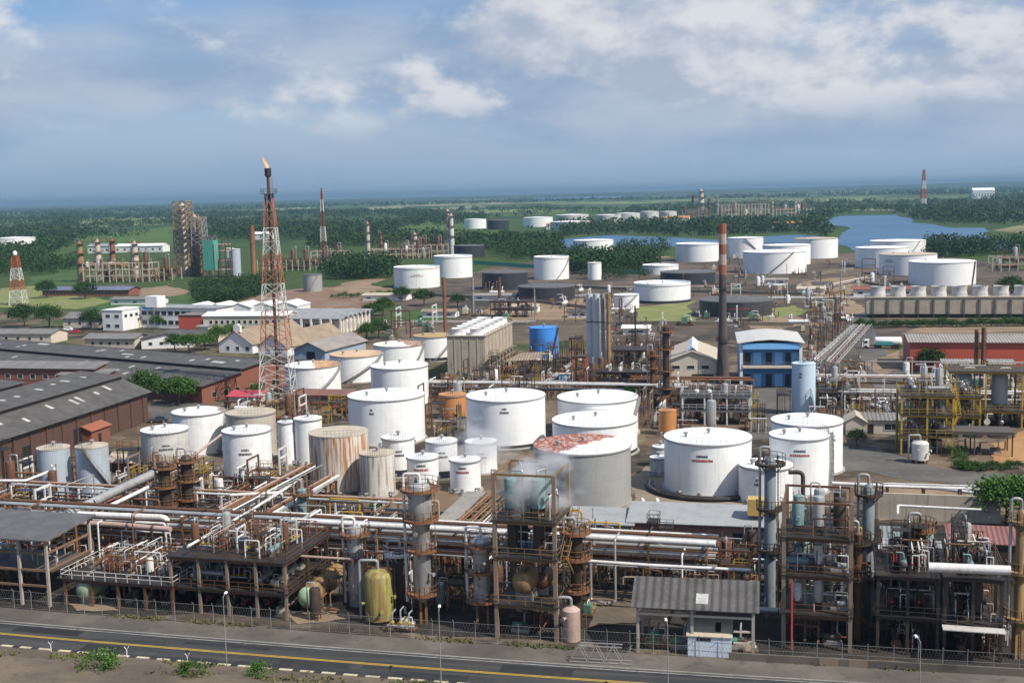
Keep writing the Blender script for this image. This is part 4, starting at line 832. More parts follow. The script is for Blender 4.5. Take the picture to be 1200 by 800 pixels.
# --- open shed at the far left front
p = g(1, 706); t = thing('open_shed', 'two storey open steel shed with a flat sooty grey roof at the left front', 'shed', (p.x, p.y, 0), R(-15)); W, D = 7.2, 9.0
p0 = p; xs = (-6, -1.2, 3.2, W)
for x in xs:
    for y in (0, D): MB().box((x, y, 4.3), (.32, .32, 8.6)).obj('post', paint('post_pale', (.4, .4, .4)), t, False)
for z in (2.6, 4.6, 6.8): MB().beam((xs[0], 0, z), (W, 0, z), .2, .26).obj('beam', paint('beam_rust', (.2, .12, .075), .5, (.1, .06, .04), .3), t, False)
for z in (4.6, 6.8): MB().beam((W, 0, z), (W, D, z), .2, .26).obj('beam', paint('beam_rust', (.2, .12, .075)), t, False)
MB().slab([(-7, -.8, 8.7), (W + .8, -.8, 8.7), (W + .8, D + .6, 9.3), (-7, D + .6, 9.3)], .16).obj('roof', paint('roof_sooty', (.09, .085, .08), .6, (.16, .145, .13), 0), t, False)
MB().box((.8, D / 2, 4.3), (13.2, D - 1, .14)).obj('deck', M_DKST, t, False)
# retaining wall on the right
p = g(1022, 607); q = g(1172, 613); d = q - p; t = tag(MB().box((d.length / 2, 0, 2.0), (d.length, .5, 4.0)).obj('retaining_wall', M_CONC2, None, False), 'beige stained retaining wall below the curving road on the right', 'wall'); t.location = p; t.rotation_euler = (0, 0, math.atan2(d.y, d.x))
# ============================================================ process plant kit
M_RUST = paint('steel_rusty', (.12, .055, .027), .6, (.055, .034, .023), .4, (.18, .09, .04))
M_RUSTB = paint('steel_rust_bright', (.2, .09, .038), .55, (.1, .05, .03), .45, (.27, .16, .08))
M_BROWN = paint('steel_brown_black', (.038, .028, .021), .6, (.095, .055, .033), .4, (.03, .024, .02))
M_BLACK = paint('steel_black', (.02, .019, .019), .5, (.06, .043, .033), .2)
M_SILV = paint('lagging_silver', (.42, .42, .41), .5, (.2, .165, .13), .45, (.22, .17, .13), .35, .35)
M_WPIPE = paint('pipe_white', (.66, .65, .63), .45, (.36, .3, .24), .35, (.26, .17, .11))
M_PINKP = paint('pipe_pinkish', (.42, .31, .26), .6, (.3, .18, .12), .3)
M_GRNEQ = paint('machine_green', (.06, .2, .15), .4, (.06, .1, .08), .3)
M_TEAL = paint('machine_teal_grey', (.16, .26, .26), .5, (.1, .12, .11), .3)
M_TEALG = paint('column_blue_grey', (.2, .23, .25), .5, (.11, .1, .09), .4, (.1, .075, .06))
M_OCHRE = paint('vessel_ochre', (.3, .19, .08), .6, (.15, .09, .05), .6, (.12, .075, .045), sr=(.45, .62))
M_OLIVE = paint('vessel_olive_yellow', (.27, .27, .075), .6, (.12, .11, .05), .85, (.2, .1, .04), sr=(.43, .6))
M_YELL = paint('steel_yellow', (.45, .29, .03), .45, (.25, .14, .04), .3)
M_REDP = paint('post_red', (.36, .04, .04), .4, (.2, .08, .06), .2)
M_GRATE = paint('deck_grating', (.022, .019, .017), .5, (.06, .04, .028), 0)
M_CREAMP = paint('post_cream', (.22, .17, .125), .6, (.22, .13, .08), .5, (.2, .1, .05))
def frame(name, label, p, rz, W, D, levels, nx, ny, post=M_CREAMP, beam=M_RUST, cat='steel frame', rails=True, decks=True, brace=True, top=0, stair=False, group=None, pw=.32, ladder=True, railm=None, back_post=None):
    t = thing(name, label, cat, (p.x, p.y, 0), rz, group); H = (top or levels[-1])
    for i in range(nx):
        for j in range(ny): MB().box((W * i / (nx - 1), D * j / (ny - 1), H / 2), (pw, pw, H)).obj('post', (post if not back_post or j == 0 else back_post), t, False)
    for k, z in enumerate(levels):
        b = MB(); e = .02 * (k + 1)
        for j in range(ny): y = D * j / (ny - 1); b.beam((-.25, y + e, z - .2), (W + .25, y + e, z - .2), .2, .38)
        for i in range(nx): x = W * i / (nx - 1); b.beam((x + e, .12, z - .22), (x + e, D - .12, z - .22), .18, .3)
        b.obj('beam', beam, t, False)
        if decks and k < len(levels) - (1 if top and False else 0):
            MB().box((W / 2, D / 2, z + .05), (W + .7, D + .7, .08)).obj('deck', M_GRATE, t, False)
            if rails: MB().rail([(-.3, -.3, z + .1), (W + .3, -.3, z + .1), (W + .3, D + .3, z + .1), (-.3, D + .3, z + .1)], 1.1, .055, 1.5, True).obj('railing', railm or beam, t)
    if top and top > levels[-1] + .5:
        b = MB()
        for j in (0, D): b.beam((0, j, top - .12), (W, j, top - .12), .22, .24)
        for i in (0, W): b.beam((i, 0, top - .13), (i, D, top - .13), .22, .24)
        b.obj('beam', beam, t, False)
    if brace:
        zs = [0] + list(levels)
        for z0, z1 in zip(zs, zs[1:]):
            MB().beam((.05, D - .02, z0 + .1), (W / max(1, nx - 1), D - .02, z1 - .4), .12).obj('brace', beam, t, False)
    if ladder: MB().ladder((-.7, D * .4, 0), levels[-1] + .9, math.pi / 2).obj('ladder', beam, t)
    if stair:
        zs = [0] + list(levels)
        for k, (z0, z1) in enumerate(zip(zs, zs[1:])):
            x = W + 1.0; y0, y1 = (.2, D - .3) if k % 2 == 0 else (D - .3, .2); s = MB()
            for dx in (-.4, .4): s.beam((x + dx, y0, z0 + .1), (x + dx, y1, z1 + .05), .06, .25); s.beam((x + dx, y0, z0 + 1.1), (x + dx, y1, z1 + 1.05), .05)
            for q in range(10): u_ = (q + .5) / 10; s.box((x, y0 + (y1 - y0) * u_, z0 + (z1 - z0) * u_ + .12), (.8, .28, .05))
            s.obj('stair', beam, t, False)
    return t
def column(name, label, p, prof, m, plats=(), base=0.0, rz=0.0, legs=0, pm=None, cat='column', group=None, ladder=True, nozz=3, ptop=True, wide=.9):
    """upright vessel: prof = [(r, z)...]; plats = [(z, r, start, sweep)]"""
    t = thing(name, label, cat, (p.x, p.y, base), rz, group); pm = pm or M_RUSTB
    MB().lathe(prof, 24).obj('shell', m, t); z0 = prof[0][1]; r0 = prof[0][0] if prof[0][0] > .2 else prof[1][0]; q = random.Random(int(p.x * 10))
    for i in range(legs): a = 2 * math.pi * (i + .5) / legs; MB().beam((r0 * .9 * math.cos(a), r0 * .9 * math.sin(a), 0), (r0 * .9 * math.cos(a), r0 * .9 * math.sin(a), z0 + .5), .28).obj('leg', pm, t)
    for z, r, a0, sw in plats:
        s = MB(); s.arc(r, z, wide, .1, a0, a0 + sw, 20); s.arc(r + wide - .05, z - .12, .06, .28, a0, a0 + sw, 20)
        for i in range(4): a = a0 + sw * (i + .5) / 4; s.beam((r * math.cos(a), r * math.sin(a), z - .9), ((r + wide * .9) * math.cos(a), (r + wide * .9) * math.sin(a), z), .09)
        pl = s.obj('platform', pm, t); n = 14; P = [((r + wide) * math.cos(a0 + sw * i / n), (r + wide) * math.sin(a0 + sw * i / n), z + .1) for i in range(n + 1)]
        MB().rail(P, 1.05, .055, 1.2).obj('railing', pm, pl)
    H = prof[-1][1]; rm = max(r for r, z in prof)
    if ladder: MB().ladder((rm + .25, 0, 0), H, math.pi / 2).obj('ladder', pm, t)
    for i in range(nozz):
        a = q.uniform(3.4, 6.0); z = q.uniform(z0 + 1, H - 1); s = MB(); d = Vector((math.cos(a), math.sin(a), 0)); s.tube([d * rm * .8 + Vector((0, 0, z)), d * (rm + .5) + Vector((0, 0, z))], .14, 8); s.tube([d * (rm + .45) + Vector((0, 0, z)), d * (rm + .55) + Vector((0, 0, z))], .25, 10); s.obj('nozzle', m, t)
    s = MB(); zt = H - .3; s.bend([(0, 0, zt), (0, 0, H + 1.0), (-rm - .5, .2, H + 1.0), (-rm - .5, .2, max(.3, z0))], .17, 8); s.obj('overhead_pipe', M_SILV if m is not M_SILV else M_WPIPE, t)
    return t
def hdrum(name, label, p, rz, L, r, zc, m, cat='drum', group=None, head=None, saddle=M_CONCR, loc_only=False):
    t = thing(name, label, cat, p, rz, group)
    MB().tube([(-L / 2, 0, zc), (L / 2, 0, zc)], r, 20).obj('shell', m, t)
    for sx in (-1, 1): MB().capsule((sx * L / 2, 0, zc), (sx * (L / 2 + .01), 0, zc), r * .995, 20, .5).obj('head', head or m, t); MB().box((sx * L * .32, 0, (zc - r * .55) / 2), (.35, r * 1.5, max(.1, zc - r * .55))).obj('saddle', saddle, t, False)
    for x in (-L * .25, L * .1, L * .35): s = MB(); s.tube([(x, 0, zc + r * .9), (x, 0, zc + r + .45)], .12, 8); s.tube([(x, 0, zc + r + .4), (x, 0, zc + r + .5)], .22, 10); s.obj('nozzle', m, t)
    return t
def k_exch(m, L=4.2, r=.45, z=1.1, hm=None):
    t = thing('heat_exchanger', '', 'heat exchanger'); MB().tube([(-L / 2, 0, z), (L / 2 - .7, 0, z)], r, 14).obj('shell', m, t); hm = hm or m
    MB().capsule((-L / 2, 0, z), (-L / 2 - .02, 0, z), r, 14, .5).obj('head', hm, t); s = MB(); s.tube([(L / 2 - .62, 0, z), (L / 2, 0, z)], r * 1.02, 14); s.obj('channel_box', hm, t)
    for x in (L / 2 - .66, L / 2 + .02): MB().tube([(x - .05, 0, z), (x + .05, 0, z)], r * 1.28, 14).obj('flange', hm, t)
    for x in (-L * .3, L * .2): MB().box((x, 0, (z - r * .5) / 2), (.25, r * 1.4, z - r * .5)).obj('saddle', M_CONCR, t, False)
    for x in (-L * .36, L / 2 - .35): MB().bend([(x, 0, z + r * .8), (x, 0, z + r + .9), (x, .9, z + r + .9)], .11, 7).obj('nozzle', m, t)
    return t
def k_pump(m):
    t = thing('pump', '', 'pump'); MB().box((0, 0, .2), (2.1, .8, .4)).obj('base', M_CONCR, t, False); MB().tube([(-.9, 0, .8), (.2, 0, .8)], .36, 12).obj('motor', m, t)
    MB().tube([(.5, -.2, .8), (.5, .2, .8)], .45, 14).tube([(.2, 0, .8), (.5, 0, .8)], .12, 8).obj('casing', M_DKST, t); MB().bend([(.5, 0, 1.1), (.5, 0, 2.2), (.5, 1.4, 2.2)], .11, 7).obj('outlet_pipe', M_SILV, t); MB().bend([(.8, 0, .8), (1.7, 0, .8), (1.7, 0, 2.4)], .13, 7).obj('inlet_pipe', M_RUST, t); return t
def k_vessel(m, r=.7, h=3.6, legs=4):
    t = thing('vertical_vessel', '', 'vessel'); z = 1.0; MB().lathe([(.05, z - .35), (r * .6, z - .25), (r, z), (r, z + h), (r * .87, z + h + r * .28), (r * .5, z + h + r * .42), (.02, z + h + r * .48)], 18).obj('shell', m, t)
    for i in range(legs): a = math.pi / 4 + i * math.pi / 2; MB().beam((r * .9 * math.cos(a), r * .9 * math.sin(a), 0), (r * .9 * math.cos(a), r * .9 * math.sin(a), z + .4), .16).obj('leg', M_RUST, t)
    MB().bend([(0, 0, z + h), (0, 0, z + h + 1), (r + .4, 0, z + h + 1), (r + .4, 0, .4)], .1, 7).obj('pipe', M_SILV, t); s = MB(); s.tube([(0, -r * .9, z + 1), (0, -r - .35, z + 1)], .28, 12); s.obj('manhole', m, t); return t
def k_valves(m, wm, n=3):
    t = thing('valve_station', '', 'valves'); MB().tube([(-n * .55, 0, .8), (n * .55, 0, .8)], .14, 8).obj('header', m, t)
    for i in range(n):
        x = (i - (n - 1) / 2) * 1.0; MB().bend([(x, 0, .8), (x, 0, 2.3 + .4 * (i % 2)), (x, 1.2, 2.3 + .4 * (i % 2))], .1, 7).obj('riser', m, t); v = MB().lathe([(.1, 1.1), (.24, 1.25), (.1, 1.4)], 8, (x, 0, 0)).lathe([(.24, -.1), (.24, .1)], 10, (x, 0, 1.25)).obj('valve', wm, t)
        s = MB(); s.arc(.2, 0, .05, .05, 0, 6.283, 12); s.v = [(x + a, -.5 - c, 1.25 + b_) for a, b_, c in s.v]; s.beam((x, 0, 1.25), (x, -.52, 1.25), .05); s.obj('handwheel', wm, v)
    return t
def k_support(m, W=3.2, H=4.5):
    t = thing('pipe_support', '', 'pipe support')
    for x in (0, W): MB().box((x, 0, H / 2), (.22, .22, H)).obj('post', m, t, False)
    for z in (H - .12, H * .62): MB().beam((.11, 0, z), (W - .11, 0, z), .18, .22).obj('beam', m, t, False)
    return t
def k_skid(m):
    t = thing('equipment_skid', '', 'skid'); MB().box((0, 0, .25), (2.6, 1.6, .2)).obj('base', M_RUST, t, False); MB().box((-.5, 0, 1.0), (1.1, 1.0, 1.3)).obj('cabinet', m, t, False); MB().capsule((.7, -.3, 1.0), (.7, .4, 1.0), .38, 12).obj('drum', M_SILV, t)
    MB().bend([(.7, 0, 1.3), (.7, 0, 2.0), (-.5, 0, 2.0), (-.5, 0, 1.6)], .07, 6).obj('pipe', M_WPIPE, t); MB().rail([(-1.3, -.8, .35), (1.3, -.8, .35)], .9, .05, 1.3).obj('railing', M_YELL, t); return t
def k_plat(m, H=3.4):
    t = thing('access_platform', '', 'platform'); MB().box((0, 0, H), (2.4, 1.6, .08)).obj('deck', M_GRATE, t, False); MB().rail([(-1.15, -.75, H + .04), (1.15, -.75, H + .04), (1.15, .75, H + .04), (-1.15, .75, H + .04)], 1.05, .05, .8, True).obj('railing', m, t); MB().ladder((-1.3, 0, 0), H + 1, math.pi / 2, .45, .06).obj('ladder', m, t)
    for sx in (-1, 1):
        for sy in (-1, 1): MB().beam((sx * 1.1, sy * .7, 0), (sx * 1.1, sy * .7, H - .05), .13).obj('leg', m, t, False)
    return t
def k_mani(m, m2, n=6, H=2.6):
    t = thing('pipe_manifold', '', 'manifold')
    for z, mm, r in ((.5, m2, .13), (H, m, .11)): MB().tube([(-1.7, 0, z), (1.7, 0, z)], r, 8).obj('header', mm, t)
    for i in range(n):
        x = -1.5 + 3.0 * i / (n - 1); k = 1 if i % 2 else -1; MB().bend([(x, 0, .5), (x, 0, H - .7 - .25 * (i % 3)), (x, .8 * k, H - .7 - .25 * (i % 3)), (x, .8 * k, .15)], .065, 6).tube([(x, 0, H - .4), (x, 0, H)], .06, 6).obj('branch', (m, m2)[i % 2], t); MB().lathe([(.03, 1.0), (.15, 1.1), (.15, 1.22), (.03, 1.32)], 8, (x, 0, 0)).obj('valve', M_DKST if i % 3 else M_REDP, t)
    return t
PROTO = {}
class Kit:
    """first placement moves the first-built thing, later ones copy it"""
    def __init__(s, what, colour, make): s.what, s.colour, s.make, s.t, s.used = what, colour, make, None, False
    def place(s, loc, rz, where, group=None, sc=None):
        lab = f'{s.colour} {s.what} {where}'; group = group or f'{s.what}s {where}'
        if not s.used:
            s.t = s.make(); s.used = True; s.t.location = loc; s.t.rotation_euler = (0, 0, rz)
            if sc: s.t.scale = (sc, sc, sc)
            s.t['label'] = lab; s.t['group'] = group; return s.t
        r = dup(s.t, loc, rz, lab, group); r.scale = (sc, sc, sc) if sc else (1, 1, 1); return r
K = dict(
    ex_s=Kit('heat exchanger', 'silvery', lambda: k_exch(M_SILV)), ex_r=Kit('heat exchanger', 'rust brown', lambda: k_exch(M_RUST, 4.6, .5)), ex_t=Kit('heat exchanger', 'grey green', lambda: k_exch(M_TEAL, 4.2, .48, hm=M_DKST)), ex_o=Kit('heat exchanger', 'ochre', lambda: k_exch(M_OCHRE, 3.8, .5)), ex_w=Kit('heat exchanger', 'white lagged', lambda: k_exch(M_WPIPE, 3.6, .4)),
    pu_g=Kit('pump', 'green', lambda: k_pump(M_GRNEQ)), pu_d=Kit('pump', 'dark', lambda: k_pump(M_DKST)), pu_w=Kit('pump', 'pale', lambda: k_pump(M_SILV)),
    ve_s=Kit('vertical vessel', 'silvery', lambda: k_vessel(M_SILV)), ve_r=Kit('vertical vessel', 'rusty', lambda: k_vessel(M_RUST, .6, 3.2)), ve_t=Kit('vertical vessel', 'grey green', lambda: k_vessel(M_TEAL, .75, 2.6)), ve_w=Kit('vertical vessel', 'white', lambda: k_vessel(M_WPIPE, .55, 2.2)), ve_d=Kit('vertical vessel', 'black', lambda: k_vessel(M_BROWN, .8, 3.4)),
    va_s=Kit('valve station', 'silvery', lambda: k_valves(M_SILV, M_YELL)), va_r=Kit('valve station', 'rusty', lambda: k_valves(M_RUSTB, M_DKST, 4)), va_d=Kit('valve station', 'dark red wheeled', lambda: k_valves(M_BROWN, M_REDP, 3)),
    su_c=Kit('pipe support', 'cream painted', lambda: k_support(M_CREAMP)), su_r=Kit('pipe support', 'rusty', lambda: k_support(M_RUST, 3.6, 5.2)), su_w=Kit('pipe support', 'whitish', lambda: k_support(M_WPIPE, 2.8, 4.0)),
    pl_r=Kit('access platform', 'rusty', lambda: k_plat(M_RUSTB)), pl_d=Kit('access platform', 'dark', lambda: k_plat(M_BROWN, 4.6)), pl_y=Kit('access platform', 'yellow railed', lambda: k_plat(M_YELL, 2.6)), ma_s=Kit('pipe manifold', 'silvery and rust', lambda: k_mani(M_SILV, M_RUST)), ma_r=Kit('pipe manifold', 'rust brown', lambda: k_mani(M_RUSTB, M_BROWN, 7, 3.2)), ma_d=Kit('pipe manifold', 'black and white', lambda: k_mani(M_WPIPE, M_BROWN, 5, 3.0)),
    sk_g=Kit('equipment skid', 'green', lambda: k_skid(M_GRNEQ)), sk_c=Kit('equipment skid', 'cream', lambda: k_skid(M_WALLC)))
def pick(q, w): ks = list(w); return K[q.choices(ks, [w[k] for k in ks])[0]]
PR = R(-15.5); PU = Vector((math.cos(PR), math.sin(PR), 0)); PV = Vector((-math.sin(PR), math.cos(PR), 0)); PO = g(5, 700)
def P(u, v, z=0): q = PO + PU * u + PV * v; return Vector((q.x, q.y, z))
def uv(px, py, z=0): d = g(px, py, z) - PO; return d.x * PU.x + d.y * PU.y, d.x * PV.x + d.y * PV.y
NP = [0]
def pipe(pts, r, m, label, group=None, er=None, n=8, name='pipe'):
    o = MB().bend(pts, r, n, er).obj(name, m); NP[0] += 1; return tag(o, label, 'pipe', group)
def on_road(p):
    """too close to the pavement and its fence"""
    return min((Vector((a.x, a.y, 0)) - Vector((p.x, p.y, 0))).length for a in TOPD) < 6.6
TOPD = [a.lerp(b_, k / 10) for a, b_ in zip(TOP, TOP[1:]) for k in range(10)]
BUSY = []                                    # circles on the ground already taken (x, y, r)
for _, c, r, h in TANKS: BUSY.append((c.x, c.y, r + .6))
def free(p, r): return all((p.x - x) ** 2 + (p.y - y) ** 2 > (r + rr) ** 2 for x, y, rr in BUSY)
def take(p, r): BUSY.append((p.x, p.y, r))
def rect_busy(p, rz, W, D, step=3.0):
    for i in range(int(W / step) + 1):
        for j in range(int(D / step) + 1): a, b = min(W, i * step), min(D, j * step); BUSY.append((p.x + a * math.cos(rz) - b * math.sin(rz), p.y + a * math.sin(rz) + b * math.cos(rz), step * .62))
rect_busy(g(746, 764), GA, 12.6, 6); rect_busy(g(739, 637), GA, 21, 6); rect_busy(g(655, 636), GA, 10.5, 7); rect_busy(g(1, 706), R(-15), 9, 9)

def fit_out(t, W, D, z, q, weights, where, nx, ny, p, rz, zs=1.0, skip=.1, sc=1.0, inset=1.3):
    for i in range(nx):
        for j in range(ny):
            if q.random() < skip: continue
            x = inset + (W - 2 * inset) * (i + .5) / nx + q.uniform(-.3, .3); y = inset + (D - 2 * inset) * (j + .5) / ny + q.uniform(-.3, .3)
            k = pick(q, weights); a = rz + q.choice((0, math.pi / 2, math.pi / 2, -math.pi / 2)); loc = Vector((p.x + x * math.cos(rz) - y * math.sin(rz), p.y + x * math.sin(rz) + y * math.cos(rz), z + .1 if z else 0))
            k.place(loc, a, where, sc=sc)
q = random.Random(21)
# ---------------------------------------------------------------- front row frames
pA = g(78, 708); wA = (g(205, 717) - pA).length
frame('process_frame', 'low rust brown frame with pale railings, between the open shed and the double deck frame', pA, PR, wA, 11, [3.4], 5, 3, M_RUST, M_RUST, railm=M_WPIPE, back_post=M_BROWN); rect_busy(pA, PR, wA, 11)
fit_out(None, wA, 11, 3.5, q, dict(ex_s=3, ex_r=3, va_s=2, ve_w=1, su_w=2, va_r=2, pu_d=2, ma_s=4, ma_r=4, ma_d=3, pl_r=2), 'on the low rust brown frame', 7, 4, pA, PR, skip=.05, sc=.72)
fit_out(None, wA, 11, 0, q, dict(pu_w=3, pu_d=2, pu_g=1), 'beneath the low rust brown frame', 5, 2, pA, PR)
pB = g(203, 716); wB = (g(336, 727) - pB).length
frame('process_frame', 'double deck rust brown frame crowded with exchangers, left of the sloping ochre drum', pB, PR, wB, 12, [3.2, 7.0], 5, 3, M_CREAMP, M_RUST, back_post=M_BROWN); rect_busy(pB, PR, wB, 12)
fit_out(None, wB, 12, 7.1, q, dict(ex_s=2, ex_t=1, ex_r=4, va_s=2, va_r=3, ve_s=1, su_w=2, va_d=1, ve_r=2, ma_s=3, ma_r=5, ma_d=3, pl_r=3), 'on the upper deck of the double deck frame', 7, 4, pB, PR, skip=.05, sc=.75)
fit_out(None, wB, 12, 3.3, q, dict(ve_s=1, ex_s=3, pu_w=3, va_s=3), 'on the lower deck of the double deck frame', 7, 3, pB, PR, sc=.7)
fit_out(None, wB, 12, 0, q, dict(pu_w=3, pu_d=4, pu_g=1, va_d=2), 'on the ground beneath the double deck frame', 8, 3, pB, PR, sc=.8)
hdrum('horizontal_drum', 'end on pale green drum on the ground beneath the low rust brown frame', P(12.2, 1.4), PR + math.pi / 2, 3.2, 1.25, 1.9, paint('vessel_pale_green', (.3, .4, .29), .45, (.2, .2, .14), .3))
# sloping ochre drum with green end
hdrum('horizontal_drum', 'long ochre horizontal drum with a pale green dished end, pointing at the road', (g(379, 703) + Vector((0, 0, 0))), R(76), 9.5, 1.3, 2.0, M_OCHRE, head=paint('vessel_mint_green', (.34, .5, .3), .35, (.25, .28, .16), .4, (.2, .14, .08))); take(g(379, 700), 3.5); take(g(366, 711), 2); take(g(390, 690), 2.5)
# upright vessels and columns
def up(px, py): return g(px, py)
column('olive_vessel', 'upright olive yellow vessel streaked with rust, between two columns', up(445, 727), [(.3, .3), (1.7, .4), (1.7, 5.5), (1.45, 5.95), (.8, 6.3), (.02, 6.4)], M_OLIVE, [], cat='vessel', legs=4, ladder=True); take(up(445, 727), 2.2)
column('brown_vessel', 'dark brown upright vessel with a white top behind the olive yellow one', up(471, 716), [(1.0, .4), (1.0, 7.2), (.7, 7.6), (.02, 7.8)], M_BROWN, [(7.3, 1.0, 3.2, 3.2)], cat='vessel', pm=M_WPIPE, legs=3); take(up(471, 716), 1.6)
column('distillation_column', 'slim grey column with a rusty platform on top, left of the olive yellow vessel', up(419, 708), [(1.0, 0), (1.0, 9.2), (.8, 9.8), (.02, 10)], M_SILV, [(9.0, 1.0, 2.6, 4.6), (6.0, 1.0, 3, 2.6)], group=None); take(up(419, 708), 1.8)
cA = up(497, 729); column('distillation_column', 'tallest grey column with four rusty ring platforms in front of the small muralled tank', cA, [(.5, 2.6), (1.05, 3.6), (1.05, 12.4), (1.4, 13.0), (1.4, 16.0), (1.1, 16.6), (.02, 16.9)], M_SILV, [(16.1, 1.4, 0, 6.28), (12.5, 1.2, 0, 6.28), (8.9, 1.05, 2.8, 4.6), (3.7, 1.05, 3, 4.4)], legs=4); take(cA, 2.2)
column('distillation_column', 'short column with a rusty crown of railings, left of the tall steaming frame', up(566, 735), [(.95, 3), (.95, 9), (1.2, 9.2), (1.2, 10.4), (.6, 10.9), (.02, 11)], M_SILV, [(10.0, 1.2, 0, 6.28), (6.9, .95, 3, 4), (3.4, .95, 3, 5)], legs=4); take(up(566, 735), 2)
column('distillation_column', 'slender tower with rusty platforms just right of the tall steaming frame', up(676, 738), [(.6, 0), (.6, 7.2), (.85, 7.6), (.85, 11.6), (.5, 12), (.02, 12.2)], M_BROWN, [(11.6, .9, 0, 6.28), (8.6, .9, 3, 4.6), (4.8, .7, 3, 5)]); take(up(676, 738), 1.6)
column('pink_vessel', 'short pinkish grey upright vessel on the ground right of the tall steaming frame', up(670, 750), [(1.0, .1), (1.0, 3.6), (.6, 3.9), (.02, 4)], M_PINKP, [], cat='vessel', ladder=False, nozz=1); take(up(670, 750), 1.5)
column('distillation_column', 'tall dark column whose round platform stands before the short white tank', up(902, 712), [(.68, 0), (.68, 17.8), (.4, 18.4), (.02, 18.6)], M_TEALG, [(17.6, .9, 0, 6.28), (12.2, .68, 3, 3.8), (7.2, .68, 3.2, 3.6)], pm=M_BROWN); take(up(902, 712), 2)
column('distillation_column', 'grey column at the left flank of the dark right hand unit', up(1016, 722), [(.66, 0), (.66, 15.2), (.4, 15.7), (.02, 15.9)], M_TEALG, [(14.6, .66, 2.5, 4.8), (9.2, .66, 3, 3.8), (4.6, .66, 3, 4)], pm=M_BROWN); take(up(1016, 722), 2)
column('distillation_column', 'thin rusty column standing against the right flank of the four storey frame', up(1004, 748), [(.5, 0), (.5, 12), (.02, 12.4)], M_RUST, [(11, .5, 3, 4), (7, .5, 3, 4)], pm=M_BROWN)
column('distillation_column', 'thick ochre brown column wrapped in platforms at the far right edge', up(1192, 770), [(.5, 3), (.5, 15.5), (.3, 16), (.02, 16.2)], M_OCHRE, [(14.8, .5, 0, 6.28), (9.4, .5, 2.6, 4.6), (4.4, .6, 2, 5)], legs=4, pm=M_OCHRE); take(up(1192, 770), 2)
column('distillation_column', 'slender rusty column with yellowish platforms in the dark right hand unit', up(1076, 742), [(.7, 0), (.7, 12.4), (.02, 12.8)], M_RUSTB, [(12, .8, 2.6, 4.6), (9, .7, 2.6, 4.6), (6, .7, 2.6, 4.6)]); take(up(1076, 742), 1.6)
for px, py, h, lab in ((196, 618, 10.5, 'rusty column with tiered platforms, left one of the pair before the dull greyish tank'), (222, 612, 10.8, 'rusty column with tiered platforms, right one of the pair before the dull greyish tank')):
    column('distillation_column', lab, up(px, py), [(.9, 0), (.9, h - .6), (.5, h - .1), (.02, h)], M_BROWN, [(h - 1, .95, 0, 6.28), (h - 4, .9, 2.6, 5), (h - 7, .9, 2.6, 5)], pm=M_RUSTB); take(up(px, py), 2)
column('distillation_column', 'bluish grey column behind the double deck frame near the rusty peeling tank', up(356, 632), [(.7, 0), (.7, 7.5), (.02, 8)], M_TEAL, [(7, .8, 0, 6.28)]); take(up(356, 632), 1.5)
# tall steaming frame
pC = g(583, 746); wC = (g(652, 752) - pC).length; LC = [3.9, 9.4, 13.6]
frame('process_frame', 'tall steaming frame of weathered posts holding an ochre drum, in the front middle', pC, PR, wC, 7, LC, 2, 2, M_CREAMP, paint('beam_ochre_rust', (.2, .12, .05), .5, (.1, .06, .035), .4), top=19, stair=True, pw=.42); rect_busy(pC, PR, wC, 7)
dC = lambda x, y, z: Vector((pC.x + x * math.cos(PR) - y * math.sin(PR), pC.y + x * math.sin(PR) + y * math.cos(PR), z))
hdrum('horizontal_drum', 'short ochre drum seen end on inside the tall steaming frame', dC(2.9, 2.4, 4.0), PR + math.pi / 2, 2.6, 1.35, 2.2, M_OCHRE)
hdrum('horizontal_drum', 'rust coloured drum half hidden behind the ochre one in the tall steaming frame', dC(4.4, 4.6, 4.0), PR + math.pi / 2, 2.4, 1.0, 1.8, M_RUST)
for i, (x, y) in enumerate(((1.6, 1.8), (4.6, 1.9), (1.9, 4.9), (4.9, 4.8))):
    K['ve_t'].place(dC(x, y, LC[2] + .1), PR + i, 'on the top deck of the tall steaming frame', sc=1.15); K['ve_d'].place(dC(x, y, LC[1] + .1), PR + i, 'on the second deck of the tall steaming frame', sc=.8)
fit_out(None, wC, 7, 0, q, dict(pu_d=2, pu_g=1, va_r=2), 'on the ground inside the tall steaming frame', 2, 2, pC, PR)
# four storey right frame
pD = g(918, 758); wD = (g(996, 764) - pD).length; LD = [3.9, 8.2, 12.4]
frame('process_frame', 'four storey cream and rust frame with a red painted post, right of the open shelter', pD, PR, wD, 7.5, LD, 2, 2, M_CREAMP, M_RUST, top=16.4, pw=.42, stair=False); rect_busy(pD, PR, wD, 7.5)
dD = lambda x, y, z: Vector((pD.x + x * math.cos(PR) - y * math.sin(PR), pD.y + x * math.sin(PR) + y * math.cos(PR), z))
tag(MB().box((0, 0, 3.9), (.2, .2, 7.8)).obj('red_post', M_REDP, None, False), 'bright red fire main riser standing against the four storey frame', 'riser').location = dD(.9, -.45, .02)
for z, nm, ks in ((LD[2], 'top', ('ve_t', 've_s', 've_d')), (LD[1], 'third', ('ex_t', 've_w', 'pu_w')), (LD[0], 'second', ('ve_w', 've_s', 'pu_w'))):
    for i in range(3):
        for j in range(2): K[ks[i]].place(dD(1.4 + i * 2.2, 2 + j * 3.2, z + .1), PR + math.pi / 2 * (j + i), f'on the {nm} storey of the four storey frame', sc=.85)
fit_out(None, wD, 7.5, 0, q, dict(pu_d=2, va_r=2, sk_g=1), 'on the ground floor of the four storey frame', 3, 2, pD, PR)
